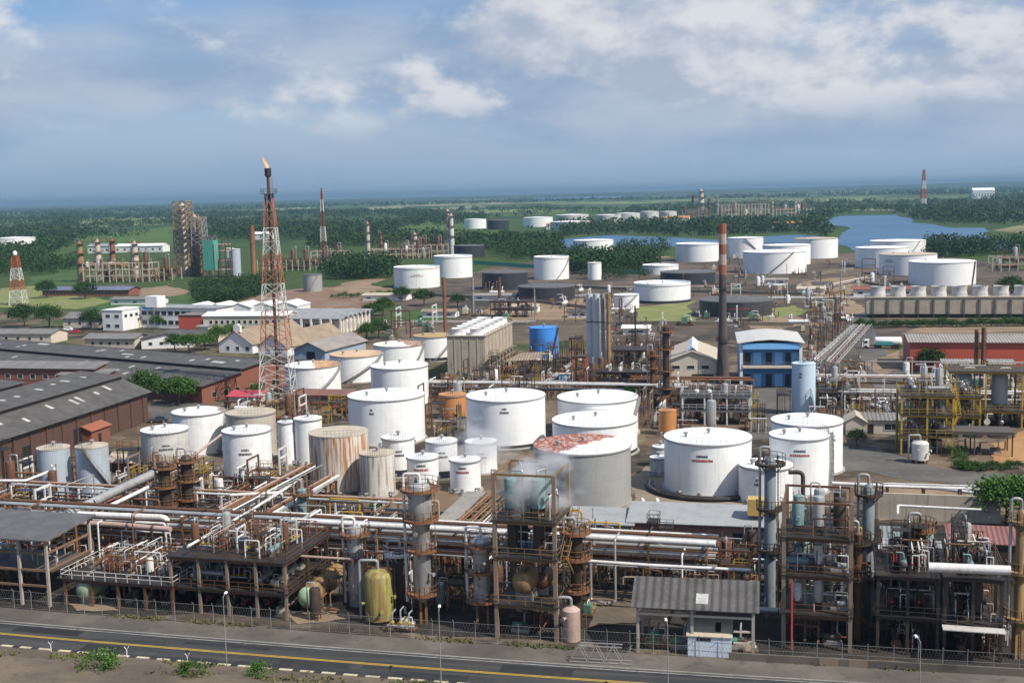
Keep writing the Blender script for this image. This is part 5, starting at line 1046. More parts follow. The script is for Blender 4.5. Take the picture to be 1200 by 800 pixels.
# dark right hand unit
pE = g(1028, 764); wE = (g(1098, 772) - pE).length
frame('process_frame', 'dark two deck frame left of the pale plank platform on the right', pE, PR, wE, 9, [4.2, 8.6], 3, 2, M_BROWN, M_BROWN); rect_busy(pE, PR, wE, 9)
for z, w_ in ((8.7, 'on the upper deck of the dark two deck frame'), (4.3, 'on the middle deck of the dark two deck frame'), (0, 'beneath the dark two deck frame')): fit_out(None, wE, 9, z, q, dict(ex_t=1, ex_r=3, ve_d=3, va_d=2, pu_d=1, ma_r=4, ma_d=3, pl_d=2), w_, 4, 4, pE, PR, sc=.85)
pF = g(1106, 770); wF = (g(1172, 776) - pF).length
frame('process_frame', 'dark frame with a pale plank platform and sloping struts at the far right', pF, PR, wF, 10, [3.6, 8.8], 3, 3, M_BROWN, M_BROWN, railm=M_DKST); rect_busy(pF, PR, wF, 10)
tag(MB().box((0, 0, 0), (wF + .6, 1.5, .1)).obj('plank_platform', paint('plank_pale', (.5, .47, .43), .4), None, False), 'pale grey plank walkway along the front of the far right frame', 'walkway'); o = bpy.data.objects['plank_platform']; o.location = pF + PU * wF / 2 - PV * 1.2 + Vector((0, 0, 3.75)); o.rotation_euler = (0, 0, PR)
for z, w_ in ((8.9, 'on the upper deck of the far right frame'), (3.7, 'on the lower deck of the far right frame'), (0, 'beneath the far right frame')): fit_out(None, wF, 10, z, q, dict(ex_t=1, ex_r=3, ve_d=2, va_d=2, pu_d=1, ve_s=1, ma_r=4, ma_d=3, pl_d=2), w_, 4, 4, pF, PR, sc=.85)
pipe([g(1088, 664, 10.2), g(1184, 668, 10.2)], .5, M_WPIPE, 'thick bright white pipe lying across the far right frame', n=12)
for i, (px, py, W_, D_, m, lab) in enumerate([(1032, 690, 7, 4, M_ZINC, 'grey roofed lean-to in the dark right hand unit, nearest the four storey frame'), (1112, 672, 9, 4.5, paint('roof_dull_red', (.22, .09, .08), .5, (.2, .1, .09), 0, corr=.6), 'lean-to with a dull red roof below the retaining wall'), (1034, 672, 6, 3.5, paint('roof_green_grey', (.2, .24, .22), .5, (.14, .14, .13), 0, corr=.6), 'greenish grey roofed lean-to just behind the grey roofed one')]):
    bld('lean_to', lab, 'shed', g(px, py), PR, W_, D_, 4.2, M_BROWN, m, .9, 'mono', .3); rect_busy(g(px, py), PR, W_, D_)
# ---------------------------------------------------------------- the long front pipe rack
u0, v0 = uv(560, 706); u0 = -24; u1 = 88; HR = [4.6, 6.2, 7.7]
va, vb = uv(706, 706)[1] + 0.0, uv(706, 706)[1] + 5.0
n_ = 17
t = thing('pipe_rack', 'long front pipe rack of rusty posts and beams running parallel to the road', 'pipe rack', P(u0, va), PR); Lr = u1 - u0
for i in range(n_):
    x = Lr * i / (n_ - 1)
    for y in (0, 5): MB().box((x, y, HR[-1] / 2), (.3, .3, HR[-1])).obj('post', M_CREAMP if i % 3 else M_RUST, t, False)
    for k, z in enumerate(HR): MB().beam((x, -.3, z - .18), (x, 5.3, z - .18), .22, .3).obj('beam', M_RUST, t, False)
for y in (0, 5): MB().beam((0, y + .02, HR[1] + .9), (Lr, y + .02, HR[1] + .9), .16, .24).obj('beam', M_RUST, t, False)
def rackp(v, z, r, m, lab, a=u0 - 2, b=u1 + 1, group=None): return pipe([P(a, va + v, z + r), P(b, va + v, z + r)], r, m, lab, group, n=10)
rackp(.5, HR[2], .36, M_WPIPE, 'thickest white pipe along the front of the long front pipe rack', a=uv(338, 612, 8)[0])
rackp(1.7, HR[2], .2, M_SILV, 'silvery pipe on the top tier of the long front rack', group='thin pipes on top of the front rack'); rackp(2.4, HR[2], .16, M_SILV, 'silvery pipe on the top tier of the long front rack', group='thin pipes on top of the front rack')
rackp(3.3, HR[2], .26, M_RUST, 'rusty pipe on the top tier of the long front rack'); rackp(4.3, HR[2], .2, M_WPIPE, 'white pipe along the rear of the top tier of the long front rack', a=uv(300, 612, 8)[0])
for z, nm, sel in ((HR[1], 'middle', 1), (HR[0], 'lowest', 2)):
    for i, vv in enumerate((.3, .8, 1.4, 2.0, 2.7, 3.4, 4.2, 4.7)):
        m, c_ = [(M_RUSTB, 'rust orange'), (M_PINKP, 'pinkish'), (M_SILV, 'silvery'), (M_BROWN, 'dark brown')][(i * sel + sel) % 4]; rackp(vv, z, .1 + .05 * ((i * 3) % 4), m, f'{c_} pipe on the {nm} tier of the long front rack', group=f'{c_} pipes on the {nm} tier of the front rack')
for i in range(17):                           # where the rack stands is taken
    for y in (0.5, 2.5, 4.5): q_ = P(u0 + 60 + i * 3.5, va + y); take(q_, 1.6)
for i in range(26):                           # drop legs from the rack
    u = u0 + 6 + i * 4.15 + q.uniform(-1, 1); v = va + q.choice((-.8, -1.3, 5.6)); z = q.choice(HR[1:]) + .3; m, c_ = q.choice([(M_SILV, 'silvery'), (M_RUSTB, 'rust orange'), (M_WPIPE, 'white'), (M_BROWN, 'dark brown')])
    pipe([P(u, va + 2, z + .3), P(u, v, z + .3), P(u, v, .6), P(u + q.uniform(-2, 2), v - q.uniform(.3, 1.5), .6)], q.uniform(.09, .16), m, f'{c_} drop pipe bending down from the long front rack', f'{c_} drop pipes of the front rack', n=7)
# second, rear rack with diagonal legs toward the tanks
def cross_rack(px, py, L, W, H, label, pl, n=6, rz=None, m=M_CREAMP, np_=6, mats=((M_SILV, 'silvery'), (M_RUSTB, 'rust orange'), (M_WPIPE, 'white'), (M_PINKP, 'pinkish'), (M_BROWN, 'dark brown'))):
    p = g(px, py); rz = PR + math.pi / 2 if rz is None else rz; t = thing('pipe_rack', label, 'pipe rack', p, rz)
    for i in range(n):
        x = L * i / (n - 1)
        for y in (0, W): MB().box((x, y, H / 2), (.24, .24, H)).obj('post', m, t, False)
        for z in (H, H * .6): MB().beam((x, -.2, z - .12), (x, W + .2, z - .12), .2, .24).obj('beam', m, t, False)
    dx = Vector((math.cos(rz), math.sin(rz), 0)); dy = Vector((-dx.y, dx.x, 0)); qq = random.Random(int(px))
    for k in range(np_):
        z = H if k % 3 != 2 else H * .6; r = qq.choice((.08, .1, .13, .16, .24)); y = W * (k + .5) / np_; mm, c_ = mats[(k * 2 + int(px)) % len(mats)]
        a = p + dy * y - dx * qq.uniform(.5, 2); b_ = p + dy * y + dx * (L + qq.uniform(.5, 3)); pts = [Vector((a.x, a.y, z + r)), Vector((b_.x, b_.y, z + r))]
        if qq.random() < .5: pts = [Vector((a.x, a.y, .5))] + pts
        if qq.random() < .4: pts = pts + [Vector((b_.x, b_.y, .5))]
        pipe(pts, r, mm, f'{c_} pipe on {pl}', f'{c_} pipes on {pl}', n=7)
    for i in range(int(L / 3) + 1): c_ = p + dx * (i * 3) + dy * W / 2; take(c_, W * .5)
cross_rack(96, 640, 34, 4, 5.2, 'pale pipe rack slanting away from the low rust brown frame toward the silos', 'the rack slanting toward the silos', 7)
cross_rack(255, 660, 34, 4.0, 5.6, 'pipe rack running back from the double deck frame toward the navy banded tank', 'the rack leading to the navy banded tank', 8)
cross_rack(330, 640, 20, 3.2, 4.8, 'pipe rack running back beside the rusty peeling tank', 'the rack leading to the rusty peeling tank', 6, m=M_RUST)
cross_rack(15, 600, 70, 3.5, 4.5, 'low rear pipe rack passing in front of the two silvery silos', 'the low rear rack before the silos', 12, rz=PR, m=M_WPIPE)
cross_rack(548, 640, 24, 4.6, 1.2, 'low pipe track beside the grey walkway leading to the small white tanks', 'the low track beside the grey walkway', 6, m=M_CONCR, np_=9, mats=((M_RUSTB, 'rust orange'), (M_WPIPE, 'white'), (M_OCHRE, 'ochre'), (M_PINKP, 'pinkish')))
wp = g(516, 636); o = MB().box((13, 1.6, .9), (26, 3.2, .24)).obj('walkway', M_CONC, None, False); o.location = wp; o.rotation_euler = (0, 0, PR + math.pi / 2 + R(2)); tag(o, 'raised grey concrete walkway leading back from the front rack to small white tanks', 'walkway')
for k in range(2): pass
cross_rack(1040, 606, 26, 2.4, 4.6, 'low rack of pipes along the top of the retaining wall', 'the rack along the retaining wall', 6, rz=R(-13), m=M_RUST, np_=4, mats=((M_WPIPE, 'white'), (M_RUST, 'rusty')))
pipe([g(975, 566, 3.2), g(1100, 572, 3.2), g(1210, 586, 3.2)], .28, M_WPIPE, 'long white pipe following the curving road on the right', n=10)
pipe([g(1052, 602, 4.2), g(1052, 592, 4.2), g(1150, 597, 4.2)], .18, M_WPIPE, 'white pipe with an upturned end on the beige retaining wall')
# the black curved pipes around the big lettered tank
tk = [c for l, c, r, h in TANKS if l.startswith('big spotless')][0]; tr_ = [r for l, c, r, h in TANKS if l.startswith('big spotless')][0]
for k, (rr, m, lab) in enumerate(((3.0, M_BLACK, 'thick black pipe curving around the big lettered white tank, outer one'), (2.2, M_BLACK, 'thick black pipe curving around the big lettered white tank, inner one'), (2.6, M_SILV, 'silvery pipe curving between two black pipes around the big lettered tank'))):
    pts = [Vector((tk.x + (tr_ + rr) * math.cos(a), tk.y + (tr_ + rr) * math.sin(a), .55)) for a in [R(-195 + i * 9) for i in range(15)]]; pts.append(pts[-1] + Vector((6, -1.2, 0))); o = MB().tube(pts, .3 if k < 2 else .14, 8).obj('pipe', m); tag(o, lab, 'pipe')
for i in range(2):
    p = g(753 + i * 17, 601); o = MB().lathe([(.35, 0), (.35, 2.2), (.2, 2.4), (0, 2.45)], 12).obj('standpipe', M_WPIPE); o.location = p; tag(o, ['short white standpipe by the huge grey tank, left one of the pair', 'short white standpipe by the huge grey tank, right one of the pair'][i], 'standpipe')
# overhead pipes crossing the left clutter
for pts, r, m, lab in [
    ([g(-12, 563, 5), g(30, 563, 5), g(84, 542, 5)], .24, M_WPIPE, 'long bent white pipe passing in front of the brown warehouse'), ([g(60, 612, 6.5), g(130, 578, 6.5), g(190, 550, 6.5)], .7, M_SILV, 'broad silver duct slanting back from the left rack'),
    ([g(80, 616, 6.5), g(196, 560, 6.5)], .3, M_WPIPE, 'white pipe lying beside the broad silver duct'), ([g(203, 548, 6), g(216, 542, 6), g(266, 504, 7)], .24, M_PINKP, 'pinkish white pipe rising toward the navy banded tank'),
    ([g(92, 602, 7.6), g(196, 606, 7.6), g(196, 640, 3)], .4, M_WPIPE, 'thick white pipe stub left of the rusty column pair'), ([g(88, 612, 6.4), g(130, 614, 6.4), g(200, 620, 6.4)], .38, M_PINKP, 'fat pink lagged pipe left of the rusty column pair'),
    ([g(270, 580, 6), g(330, 577, 6), g(330, 602, 2)], .26, M_WPIPE, 'white hooked pipe in front of the navy banded tank'), ([g(212, 602, 6.8), g(345, 606, 6.8)], .2, M_WPIPE, 'straight white pipe above the double deck frame'), ([g(220, 640, 8.4), g(290, 600, 8.4), g(345, 566, 7.5)], .18, M_WPIPE, 'slanting white pipe above the double deck frame'),
    ([g(300, 645, 8), g(370, 598, 8)], .22, M_SILV, 'slanting silver pipe left of the column with rusty crown'), ([g(924, 553, 14), g(941, 553, 14), g(941, 640, 5)], .28, M_BLACK, 'black hooked pipe in front of the short white tank'), ([g(660, 655, 6), g(760, 662, 6), g(880, 668, 6)], .2, M_WPIPE, 'white pipe along the lower face of the front rack above the shelter')]:
    pipe(pts, r, m, lab, n=10)
# ---------------------------------------------------------------- loose plant filling the yard
ZN = [(0, 'behind the left open shed'), (14, 'behind the low rust brown frame'), (27, 'behind the double deck frame'), (39, 'around the olive yellow vessel'), (52, 'beside the tall steaming frame'), (66, 'under the rust red front rack'), (92, 'behind the four storey frame'), (104, 'in the dark right hand unit')]
def zone(u):
    z = ZN[0][1]
    for a, s in ZN:
        if u >= a: z = s
    return z
W_MIX = dict(ex_s=2, ex_r=4, ex_t=1, ex_o=1, pu_d=2, pu_w=1, ve_r=3, ve_t=1, ve_d=3, va_r=3, va_d=3, su_c=2, su_r=3, su_w=1, sk_g=1, pl_r=7, pl_d=5, pl_y=2, ma_s=4, ma_r=5, ma_d=4)
cnt = 0
for j in range(17):
    for i in range(62):
        u = -14 + i * 2.2 + q.uniform(-.6, .6); v = .6 + j * 2.25 + q.uniform(-.5, .5); p = P(u, v); x, y = px_of(p)
        if 380 < x < 560 and y > 716: continue
        if 690 < x < 905 and (y > 700 or y < 612): continue
        if 575 < x < 905 and y < 640: continue
        if x > 1000 and y < 618: continue
        if y < 583 or x < -30 or x > 1215 or not free(p, .7) or on_road(p): continue
        if x > 1165 and y < 640: continue
        pick(q, W_MIX).place(p, PR + q.choice((0, 0, math.pi / 2, -math.pi / 2, math.pi)), zone(u), sc=q.choice((.75, .85, 1))); take(p, .85); cnt += 1
# free-standing small pipes between the equipment
for i in range(420):
    u = q.uniform(-12, 112); v = q.uniform(1.5, 34); p = P(u, v); x, y = px_of(p)
    if (690 < x < 905) or (560 < x < 660 and y < 640) or y < 596 or (380 < x < 560 and y > 700) or (x > 1000 and y < 640) or x > 1180: continue
    z = q.uniform(2.2, 7.2) if 40 > v > 4 else q.uniform(2, 5); m, c_ = q.choice([(M_SILV, 'silvery')] * 3 + [(M_RUSTB, 'rust orange')] * 3 + [(M_WPIPE, 'white')] * 3 + [(M_BROWN, 'dark brown'), (M_PINKP, 'pinkish'), (M_YELL, 'yellow')]); l1 = q.uniform(3, 11)
    if q.random() < .55: a = [P(u, v, .3), P(u, v, z), P(u + l1, v, z), P(u + l1, v + q.uniform(-1, 1) * .01, q.uniform(.3, z - 1))]
    else: a = [P(u, v, .3), P(u, v, z), P(u, v + l1, z), P(u, v + l1, q.uniform(.3, z - 1))]
    if abs(a[2].x) < 1e9 and all(free(w, -.2) for w in a[1:3]) and not any(on_road(w) for w in a): pipe(a, q.uniform(.06, .16), m, f'{c_} small pipe loop {zone(u)}', f'{c_} small pipe loops {zone(u)}', n=6, name='pipe_loop')
def deck_pipes(p, rz, W, D, z, n, where, mats=None):
    dx = Vector((math.cos(rz), math.sin(rz), 0)); dy = Vector((-dx.y, dx.x, 0))
    for i in range(n):
        x, y = q.uniform(.4, W - .6), q.uniform(.4, D - .4); hh = q.uniform(.8, 2.9); m, c_ = q.choice(mats or [(M_SILV, 'silvery'), (M_WPIPE, 'white'), (M_RUSTB, 'rust orange'), (M_PINKP, 'pinkish'), (M_BROWN, 'dark brown')])
        if q.random() < .5: x2, y2 = min(W - .3, x + q.uniform(1.5, 7)), y
        else: x2, y2 = x, min(D - .3, y + q.uniform(1.5, 6))
        a, c = p + dx * x + dy * y, p + dx * x2 + dy * y2; up_ = Vector((0, 0, 1))
        pipe([a + up_ * (z + .15), a + up_ * (z + hh), c + up_ * (z + hh), c + up_ * (z + .15)], q.uniform(.04, .085), m, f'{c_} pipe loop {where}', f'{c_} pipe loops {where}', n=6, name='pipe_loop')
for a_ in ((pA, wA, 11, 3.4, 22, 'on the low rust brown frame'), (pB, wB, 12, 7.0, 24, 'on the upper deck of the double deck frame'), (pB, wB, 12, 3.2, 10, 'on the lower deck of the double deck frame'), (pC, wC, 7, 9.4, 8, 'on the second deck of the tall steaming frame'), (pC, wC, 7, 13.6, 6, 'on the top deck of the tall steaming frame'), (pD, wD, 7.5, 3.9, 7, 'on the second storey of the four storey frame'), (pD, wD, 7.5, 8.2, 7, 'on the third storey of the four storey frame'), (pD, wD, 7.5, 12.4, 7, 'on the top storey of the four storey frame'), (pE, wE, 9, 8.6, 10, 'on the upper deck of the dark two deck frame'), (pE, wE, 9, 4.2, 6, 'on the middle deck of the dark two deck frame'), (pF, wF, 10, 8.8, 12, 'on the upper deck of the far right frame'), (pF, wF, 10, 3.6, 8, 'on the lower deck of the far right frame'), (g(1, 706), 7.2, 9.0, 4.4, 8, 'inside the left open shed')): deck_pipes(a_[0], PR, *a_[1:])
for i in range(34):                           # thin uprights and ties between the tiers of the rust red length of the rack
    u = q.uniform(61, 87); v = va + q.choice((-.2, 1.2, 2.6, 4.0)); l1 = q.uniform(1.2, 5); z0 = q.choice((2.6, 3.4, 5.2)); m, c_ = q.choice([(M_RUSTB, 'rust orange'), (M_RUST, 'rusty'), (M_PINKP, 'pinkish'), (M_WPIPE, 'white')])
    pipe([P(u, v, z0), P(u, v, z0 + q.uniform(.6, 2)), P(u + l1, v, z0 + 1), P(u + l1, v, z0 - .6)], q.uniform(.05, .1), m, f'{c_} pipe loop threaded through the rust red end of the front rack', f'{c_} pipe loops in the rust red end of the front rack', n=6, name='pipe_loop')
# things under and around the shelter
for x, y, k in ((2.2, 2.2, 'sk_g'), (4.5, 2.0, 'pu_g'), (10.5, 3, 'pu_g')): K[k].place(g(746, 764) + U * x + V * y, GA, 'under the open sided shelter roof', sc=1.05)
K['va_r'].place(g(766, 757), GA, 'at the left foot of the open shelter'); K['sk_c'].place(g(880, 764), GA, 'at the right end of the open shelter', sc=.6); K['sk_c'].place(g(478, 738), GA, 'in front of the tallest grey column', sc=.8); K['va_s'].place(g(470, 741), GA, 'in front of the tallest grey column')
if os.environ.get('DEV'): print('CLUTTER', cnt, 'PIPES', NP[0])
# ============================================================ tall landmarks and the plants farther back
M_WP = paint('tower_white', (.6, .58, .55), .4, (.35, .28, .22), .3); M_RP = paint('tower_red', (.36, .09, .04), .4, (.22, .1, .06), .3)
def lattice(name, label, p, H, w0, w1, bands, cat='tower', step=3.2, lw=.2, rz=0.0, riser=None, tri=False):
    """tapered four-legged lattice; bands = [(z_to, material)] from the ground up"""
    t = thing(name, label, cat, p, rz); z = 0.0
    for zt, m in bands:
        for sx, sy in ((-1, -1), (1, -1), (1, 1), (-1, 1)):
            a = w0 + (w1 - w0) * z / H; c = w0 + (w1 - w0) * zt / H; MB().beam((sx * a / 2, sy * a / 2, z), (sx * c / 2, sy * c / 2, zt), lw).obj('leg', m, t, False)
        b = MB(); n = max(1, round((zt - z) / step))
        for i in range(n):
            za, zb = z + (zt - z) * i / n, z + (zt - z) * (i + 1) / n; a = (w0 + (w1 - w0) * za / H) / 2; c = (w0 + (w1 - w0) * zb / H) / 2
            Q = [(-1, -1), (1, -1), (1, 1), (-1, 1)]
            for (x0, y0), (x1, y1) in zip(Q, Q[1:] + Q[:1]):
                b.beam((x0 * a, y0 * a, za), (x1 * c, y1 * c, zb), lw * .55); b.beam((x1 * a, y1 * a, za), (x0 * c, y0 * c, zb), lw * .55); b.beam((x0 * c, y0 * c, zb), (x1 * c, y1 * c, zb), lw * .6)
        b.obj('lattice', m, t, False); z = zt
    return t
p = g(327, 474); H = 57.0
M_FW = paint('flare_faded_white', (.62, .6, .56), .35, (.32, .22, .16), .4); M_FR = paint('flare_faded_red', (.4, .15, .085), .4, (.2, .12, .08), .4)
t = lattice('flare_tower', 'tall red and white lattice flare tower with a burning flame at its tip', p, 51, 8.2, 1.7, [(13.5, M_FW), (23, M_FR), (29.5, M_FW), (36.5, M_FR), (43, M_FW), (51, M_FR)], 'flare tower', 3.3, .18)
MB().tube([(0, 0, 0), (0, 0, 55)], .38, 10).obj('flare_riser', M_RUST, t); MB().lathe([(.4, 55), (.8, 55.3), (.8, 57.0), (.55, 57.1), (.5, 55.5)], 14).obj('flare_tip', M_BLACK, t)
s = MB().box((0, 0, 51.05), (3.4, 3.4, .1)).obj('platform', M_DKST, t, False); MB().rail([(-1.6, -1.6, 51.1), (1.6, -1.6, 51.1), (1.6, 1.6, 51.1), (-1.6, 1.6, 51.1)], 1.1, .08, 1.6, True).obj('railing', M_DKST, s)
MB().tube([(.9, .3, 0), (.9, .3, 55)], .12, 6).obj('pilot_pipe', M_STEEL, t)
fk = NT('flame'); em = fk.n('ShaderNodeEmission'); v = fk.sep(fk.tc.outputs['Object']); fk.inp(em.inputs[0], fk.mix(fk.ramp(v[2], 57.5, 60.5), (1, .5, .2), (1, .25, .07))); em.inputs[1].default_value = 1.25; fk.l(em.outputs[0], fk.out.inputs['Surface'])
MB().tube([(0, 0, 56.9), (-.12, 0, 57.6), (-.4, 0, 58.2), (-.8, 0, 58.9), (-1.05, 0, 59.5), (-1.0, .05, 59.9)], [.24, .36, .32, .22, .1, .02], 12).obj('flame', fk.m, t)
p = g(380, 303); lattice('flare_tower', 'slender rusty flare tower standing farther back, right of the burning one', p, height_at(p, 224), 5.5, 1.2, [(14, M_RUSTB), (26, M_WP), (38, M_RUSTB), (48, M_WP), (height_at(p, 224), M_RP)], 'flare tower', 4, .32); MB().tube([(0, 0, 0), (0, 0, height_at(p, 220))], .5, 8).obj('flare_riser', M_RUST, bpy.data.objects['flare_tower.001'])
p = g(1082, 244); hh = height_at(p, 199); lattice('radio_mast', 'red and white radio mast rising above the far shore of the lake', p, hh, 10, 3, [(hh * .25, M_WP), (hh * .5, M_RP), (hh * .72, M_WP), (hh, M_RP)], 'mast', 7, 1.1)
p = g(22, 357); hh = height_at(p, 300); t = lattice('light_mast', 'short red and white lattice mast with a pale lamp on top at the far left', p, hh, 7, 2.4, [(hh * .3, M_WP), (hh * .5, M_RP), (hh * .75, M_WP), (hh, M_RP)], 'mast', 3, .32); MB().lathe([(.1, hh), (1, hh + .6), (1.1, hh + 1.6), (.7, hh + 2.4), (.02, hh + 2.7)], 12).obj('lamp', M_TW, t)
# chimney
p = g(847, 458); hh = height_at(p, 262); t = thing('chimney', 'tall chimney with red and white bands on top of a blackened steel shaft', 'chimney', p)
rad = lambda z: 1.75 - .85 * min(1, z / (hh * .45)) if z < hh * .45 else .92
zb = height_at(p, 322); MB().lathe([(rad(0), 0), (rad(hh * .2), hh * .2), (rad(hh * .45), hh * .45), (.92, zb)], 20).obj('shaft', M_DKST, t)
for i in range(5): z0, z1 = zb + (hh - zb) * i / 5, zb + (hh - zb) * (i + 1) / 5; MB().lathe([(.93, z0), (.93, z1)] + ([(.7, z1), (.7, z1 - .5)] if i == 4 else []), 20).obj('band', paint('chimney_red', (.34, .1, .06), .5, (.2, .09, .06), .4) if i % 2 == 0 else paint('chimney_white', (.5, .38, .32), .6, (.4, .3, .26), .4), t)
for z in (hh * .3, hh * .62): s = MB(); s.arc(1.0, z, .7, .1, 0, 6.283, 18); pl = s.obj('platform', M_DKST, t); MB().rail([(1.68 * math.cos(a), 1.68 * math.sin(a), z + .1) for a in [i * .45 for i in range(15)]], 1, .06, 1).obj('railing', M_DKST, pl)
MB().ladder((0, -1.85, 0), hh, 0, .5, .08).obj('ladder', M_DKST, t)
# plain stacks
def stack(px, py, ytop, r, m, label, name='stack', cat='stack', cap=True):
    p = g(px, py); h = height_at(p, ytop); t = thing(name, label, cat, p); MB().lathe([(r * 1.25, 0), (r, .8), (r, h), (r * .75, h), (r * .75, h - .4)], 14).obj('shaft', m, t)
    if cap: MB().lathe([(r + .02, h * .66), (r + .14, h * .66), (r + .14, h * .66 + .25), (r + .02, h * .66 + .25)], 14).obj('flange', M_DKST, t); MB().ladder((r + .2, 0, 0), h * .95, math.pi / 2, .45, .06).obj('ladder', m, t)
    return t
stack(522, 392, 325, .62, M_RUSTB, 'rusty brown stack behind the mustard roofed tank'); stack(555, 372, 325, .42, M_STEEL, 'grey stack right of the rusty brown one'); stack(586, 366, 325, .65, M_RUST, 'dark rusty stack in front of the black tanks')
for i, (x, m, lab) in enumerate(((692, paint('stack_silver', (.5, .51, .53), .25, (.3, .28, .26), .25), 'tall silver stack, leftmost of the tight cluster beside the blue tank'), (700, paint('stack_silver', (.5, .51, .53)), 'tall silver stack in the middle of the tight cluster beside the blue tank'), (707.5, M_STEEL, 'darker grey stack right of the two silver ones'), (714, M_OCHRE, 'ochre brown stack at the right of the tight silver cluster'))): stack(x, 441 + i, 344, .9 if i < 2 else .55, m, lab)
stack(745, 434, 358, .22, M_BLACK, 'thin black pole in front of the small far white tank', 'pole', 'pole', False); stack(1143, 452, 386, .5, M_RUSTB, 'left of two thin rusty stacks above the yellow process unit'); stack(1151, 453, 384, .5, M_RUST, 'right of two thin rusty stacks above the yellow process unit'); stack(298, 328, 264, 1.6, M_RUSTB, 'rusty stack right of the silver silos in the far left plant')
# midfield equipment
column('distillation_column', 'dark column with clustered platforms left of the beige building', g(781, 480), [(.8, 0), (.8, 19), (.02, 19.6)], M_BROWN, [(18, 1, 0, 6.28), (14, .9, 2.6, 4.6), (9, .9, 2.6, 4.6), (5, .9, 2.6, 4.6)]); take(g(781, 480), 2)
column('distillation_column', 'short rusty column with a ring platform left of the dark clustered one', g(765, 470), [(.6, 0), (.6, 12), (.02, 12.5)], M_RUST, [(8, .7, 0, 6.28), (11, .7, 2.6, 4.6)]); take(g(765, 470), 1.6)
for i, (x, y) in enumerate(((668, 421), (673, 446))):
    p = g(x, y); frame('derrick', ['orange red steel derrick beside the blue tank, rear one', 'orange red steel derrick near the small blue box, front one'][i], p, GA, 3, 3, [3.2, 6.4], 2, 2, paint('steel_orange_red', (.5, .09, .03), .3, (.3, .1, .05)), paint('steel_orange_red', (.5, .09, .03)), ladder=False, rails=False, cat='derrick'); take(p, 3)
p = g(655, 449); t = thing('blue_cabin', 'small pale blue box cabin beside the orange red derrick', 'cabin', p, GA); MB().box((1.7, 1, 1.2), (3.4, 2, 2.4)).obj('wall', M_BLUEL, t, False); MB().box((1.7, 1, 2.46), (3.7, 2.3, .12)).obj('roof', M_ROOFB, t, False); win(t, 'f', 1, .05, .8, 1.9, 3.4, 2, M_BLUED, M_DARK, 'door', 'door_leaf')
for lab, px, py, W_, D_, lv, po, be in [('rusty frame between the concrete cooling tower and the silver stacks', 575, 372, 17, 8, [3.2, 6.5], M_RUSTB, M_RUSTB), ('ochre steel frame right of the silver stacks', 718, 440, 9, 9, [3.5, 7], M_OCHRE, M_RUST), ('low rusty frame in front of the beige building', 765, 478, 14, 7, [3.2], M_CREAMP, M_RUST), ('grey brown frame left of the orange brown cylinder', 700, 462, 14, 6, [3.0, 5.6], M_RUST, M_RUST), ('whitish frame full of valves right of the orange brown cylinder', 800, 497, 14, 7, [3.2, 6.2], M_WPIPE, M_WPIPE), ('dark frame left of the road past the pale blue silo', 962, 478, 8, 10, [3.5], M_BROWN, M_RUST)]:
    p = g(px, py); frame('process_frame', lab, p, GA, W_, D_, lv, 4, 2, po, be, ladder=True); rect_busy(p, GA, W_, D_)
    for z in [0] + lv[:1]: fit_out(None, W_, D_, z + .1 if z else 0, q, dict(ex_r=2, ex_s=2, va_s=3, va_r=2, ve_w=2, ve_s=2, su_w=2, pu_d=1), f'in the {lab.split(" ")[0]} {lab.split(" ")[1]} frame near the ' + ('cooling tower' if px < 600 else 'silver stacks' if px < 740 else 'beige building' if px < 900 else 'pale blue silo'), 4, 2, p, GA)
def gcross(px, py, L, H, lab, pl, rz, n, W=4, **k): cross_rack(px, py, L, W, H, lab, pl, n, rz, **k)
gcross(505, 468, 66, 4.0, 'rack of rusty pipes running across behind the very large white tank', 'the rack behind the very large white tank', GA, 10, m=M_RUST, np_=7); gcross(745, 466, 26, 4.4, 'rack of rusty red pipes in front of the beige building', 'the rack before the beige building', GA, 6, m=M_RUST, np_=7, mats=((M_RUST, 'rusty'), (M_RUSTB, 'rust orange'), (M_PINKP, 'pinkish')))
gcross(945, 462, 30, 4.2, 'pipe rack crossing between the pale blue silo and the inner road', 'the rack right of the pale blue silo', GA, 6, m=M_WPIPE, np_=7, mats=((M_PINKP, 'pinkish'), (M_RUSTB, 'rust orange'), (M_WPIPE, 'white'))); gcross(985, 445, 86, 4.6, 'long pipe rack running back along the inner road on the right', 'the long rack beside the inner road', GA + math.pi / 2 + R(-9), 14, m=M_STEEL, np_=8, W=6, mats=((M_WPIPE, 'white'), (M_SILV, 'silvery'), (M_STEEL, 'grey'), (M_PINKP, 'pinkish')))
gcross(972, 435, 80, 3.4, 'second pale rack running back beside the blue building', 'the second rack beside the blue building', GA + math.pi / 2 + R(-10), 12, m=M_WPIPE, np_=6, W=5); gcross(990, 480, 60, 3.8, 'white pipe rack crossing behind the yellow process unit', 'the rack behind the yellow process unit', GA, 10, m=M_WPIPE, np_=4, mats=((M_WPIPE, 'white'), (M_SILV, 'silvery')))
gcross(268, 478, 40, 1.2, 'low rusty pipe track at the foot of the white tanks right of the flare tower', 'the low track right of the flare tower', GA, 8, m=M_RUST, np_=5, mats=((M_RUST, 'rusty'), (M_PINKP, 'pinkish')))
gcross(1022, 445, 60, 4.6, 'grey pipe bridge crossing before the red warehouse', 'the bridge before the red warehouse', GA, 6, m=M_STEEL, np_=2, W=2, mats=((M_SILV, 'silvery'),))
pipe([g(596, 478, 1), g(640, 448, 1), g(672, 424, 1)], .7, M_STEEL, 'thick dark grey pipe slanting back toward the silver stacks', n=10); pipe([g(540, 470, .8), g(556, 455, .8), g(588, 428, .8)], .5, M_STEEL, 'grey pipe slanting back below the tan canopy', n=10)
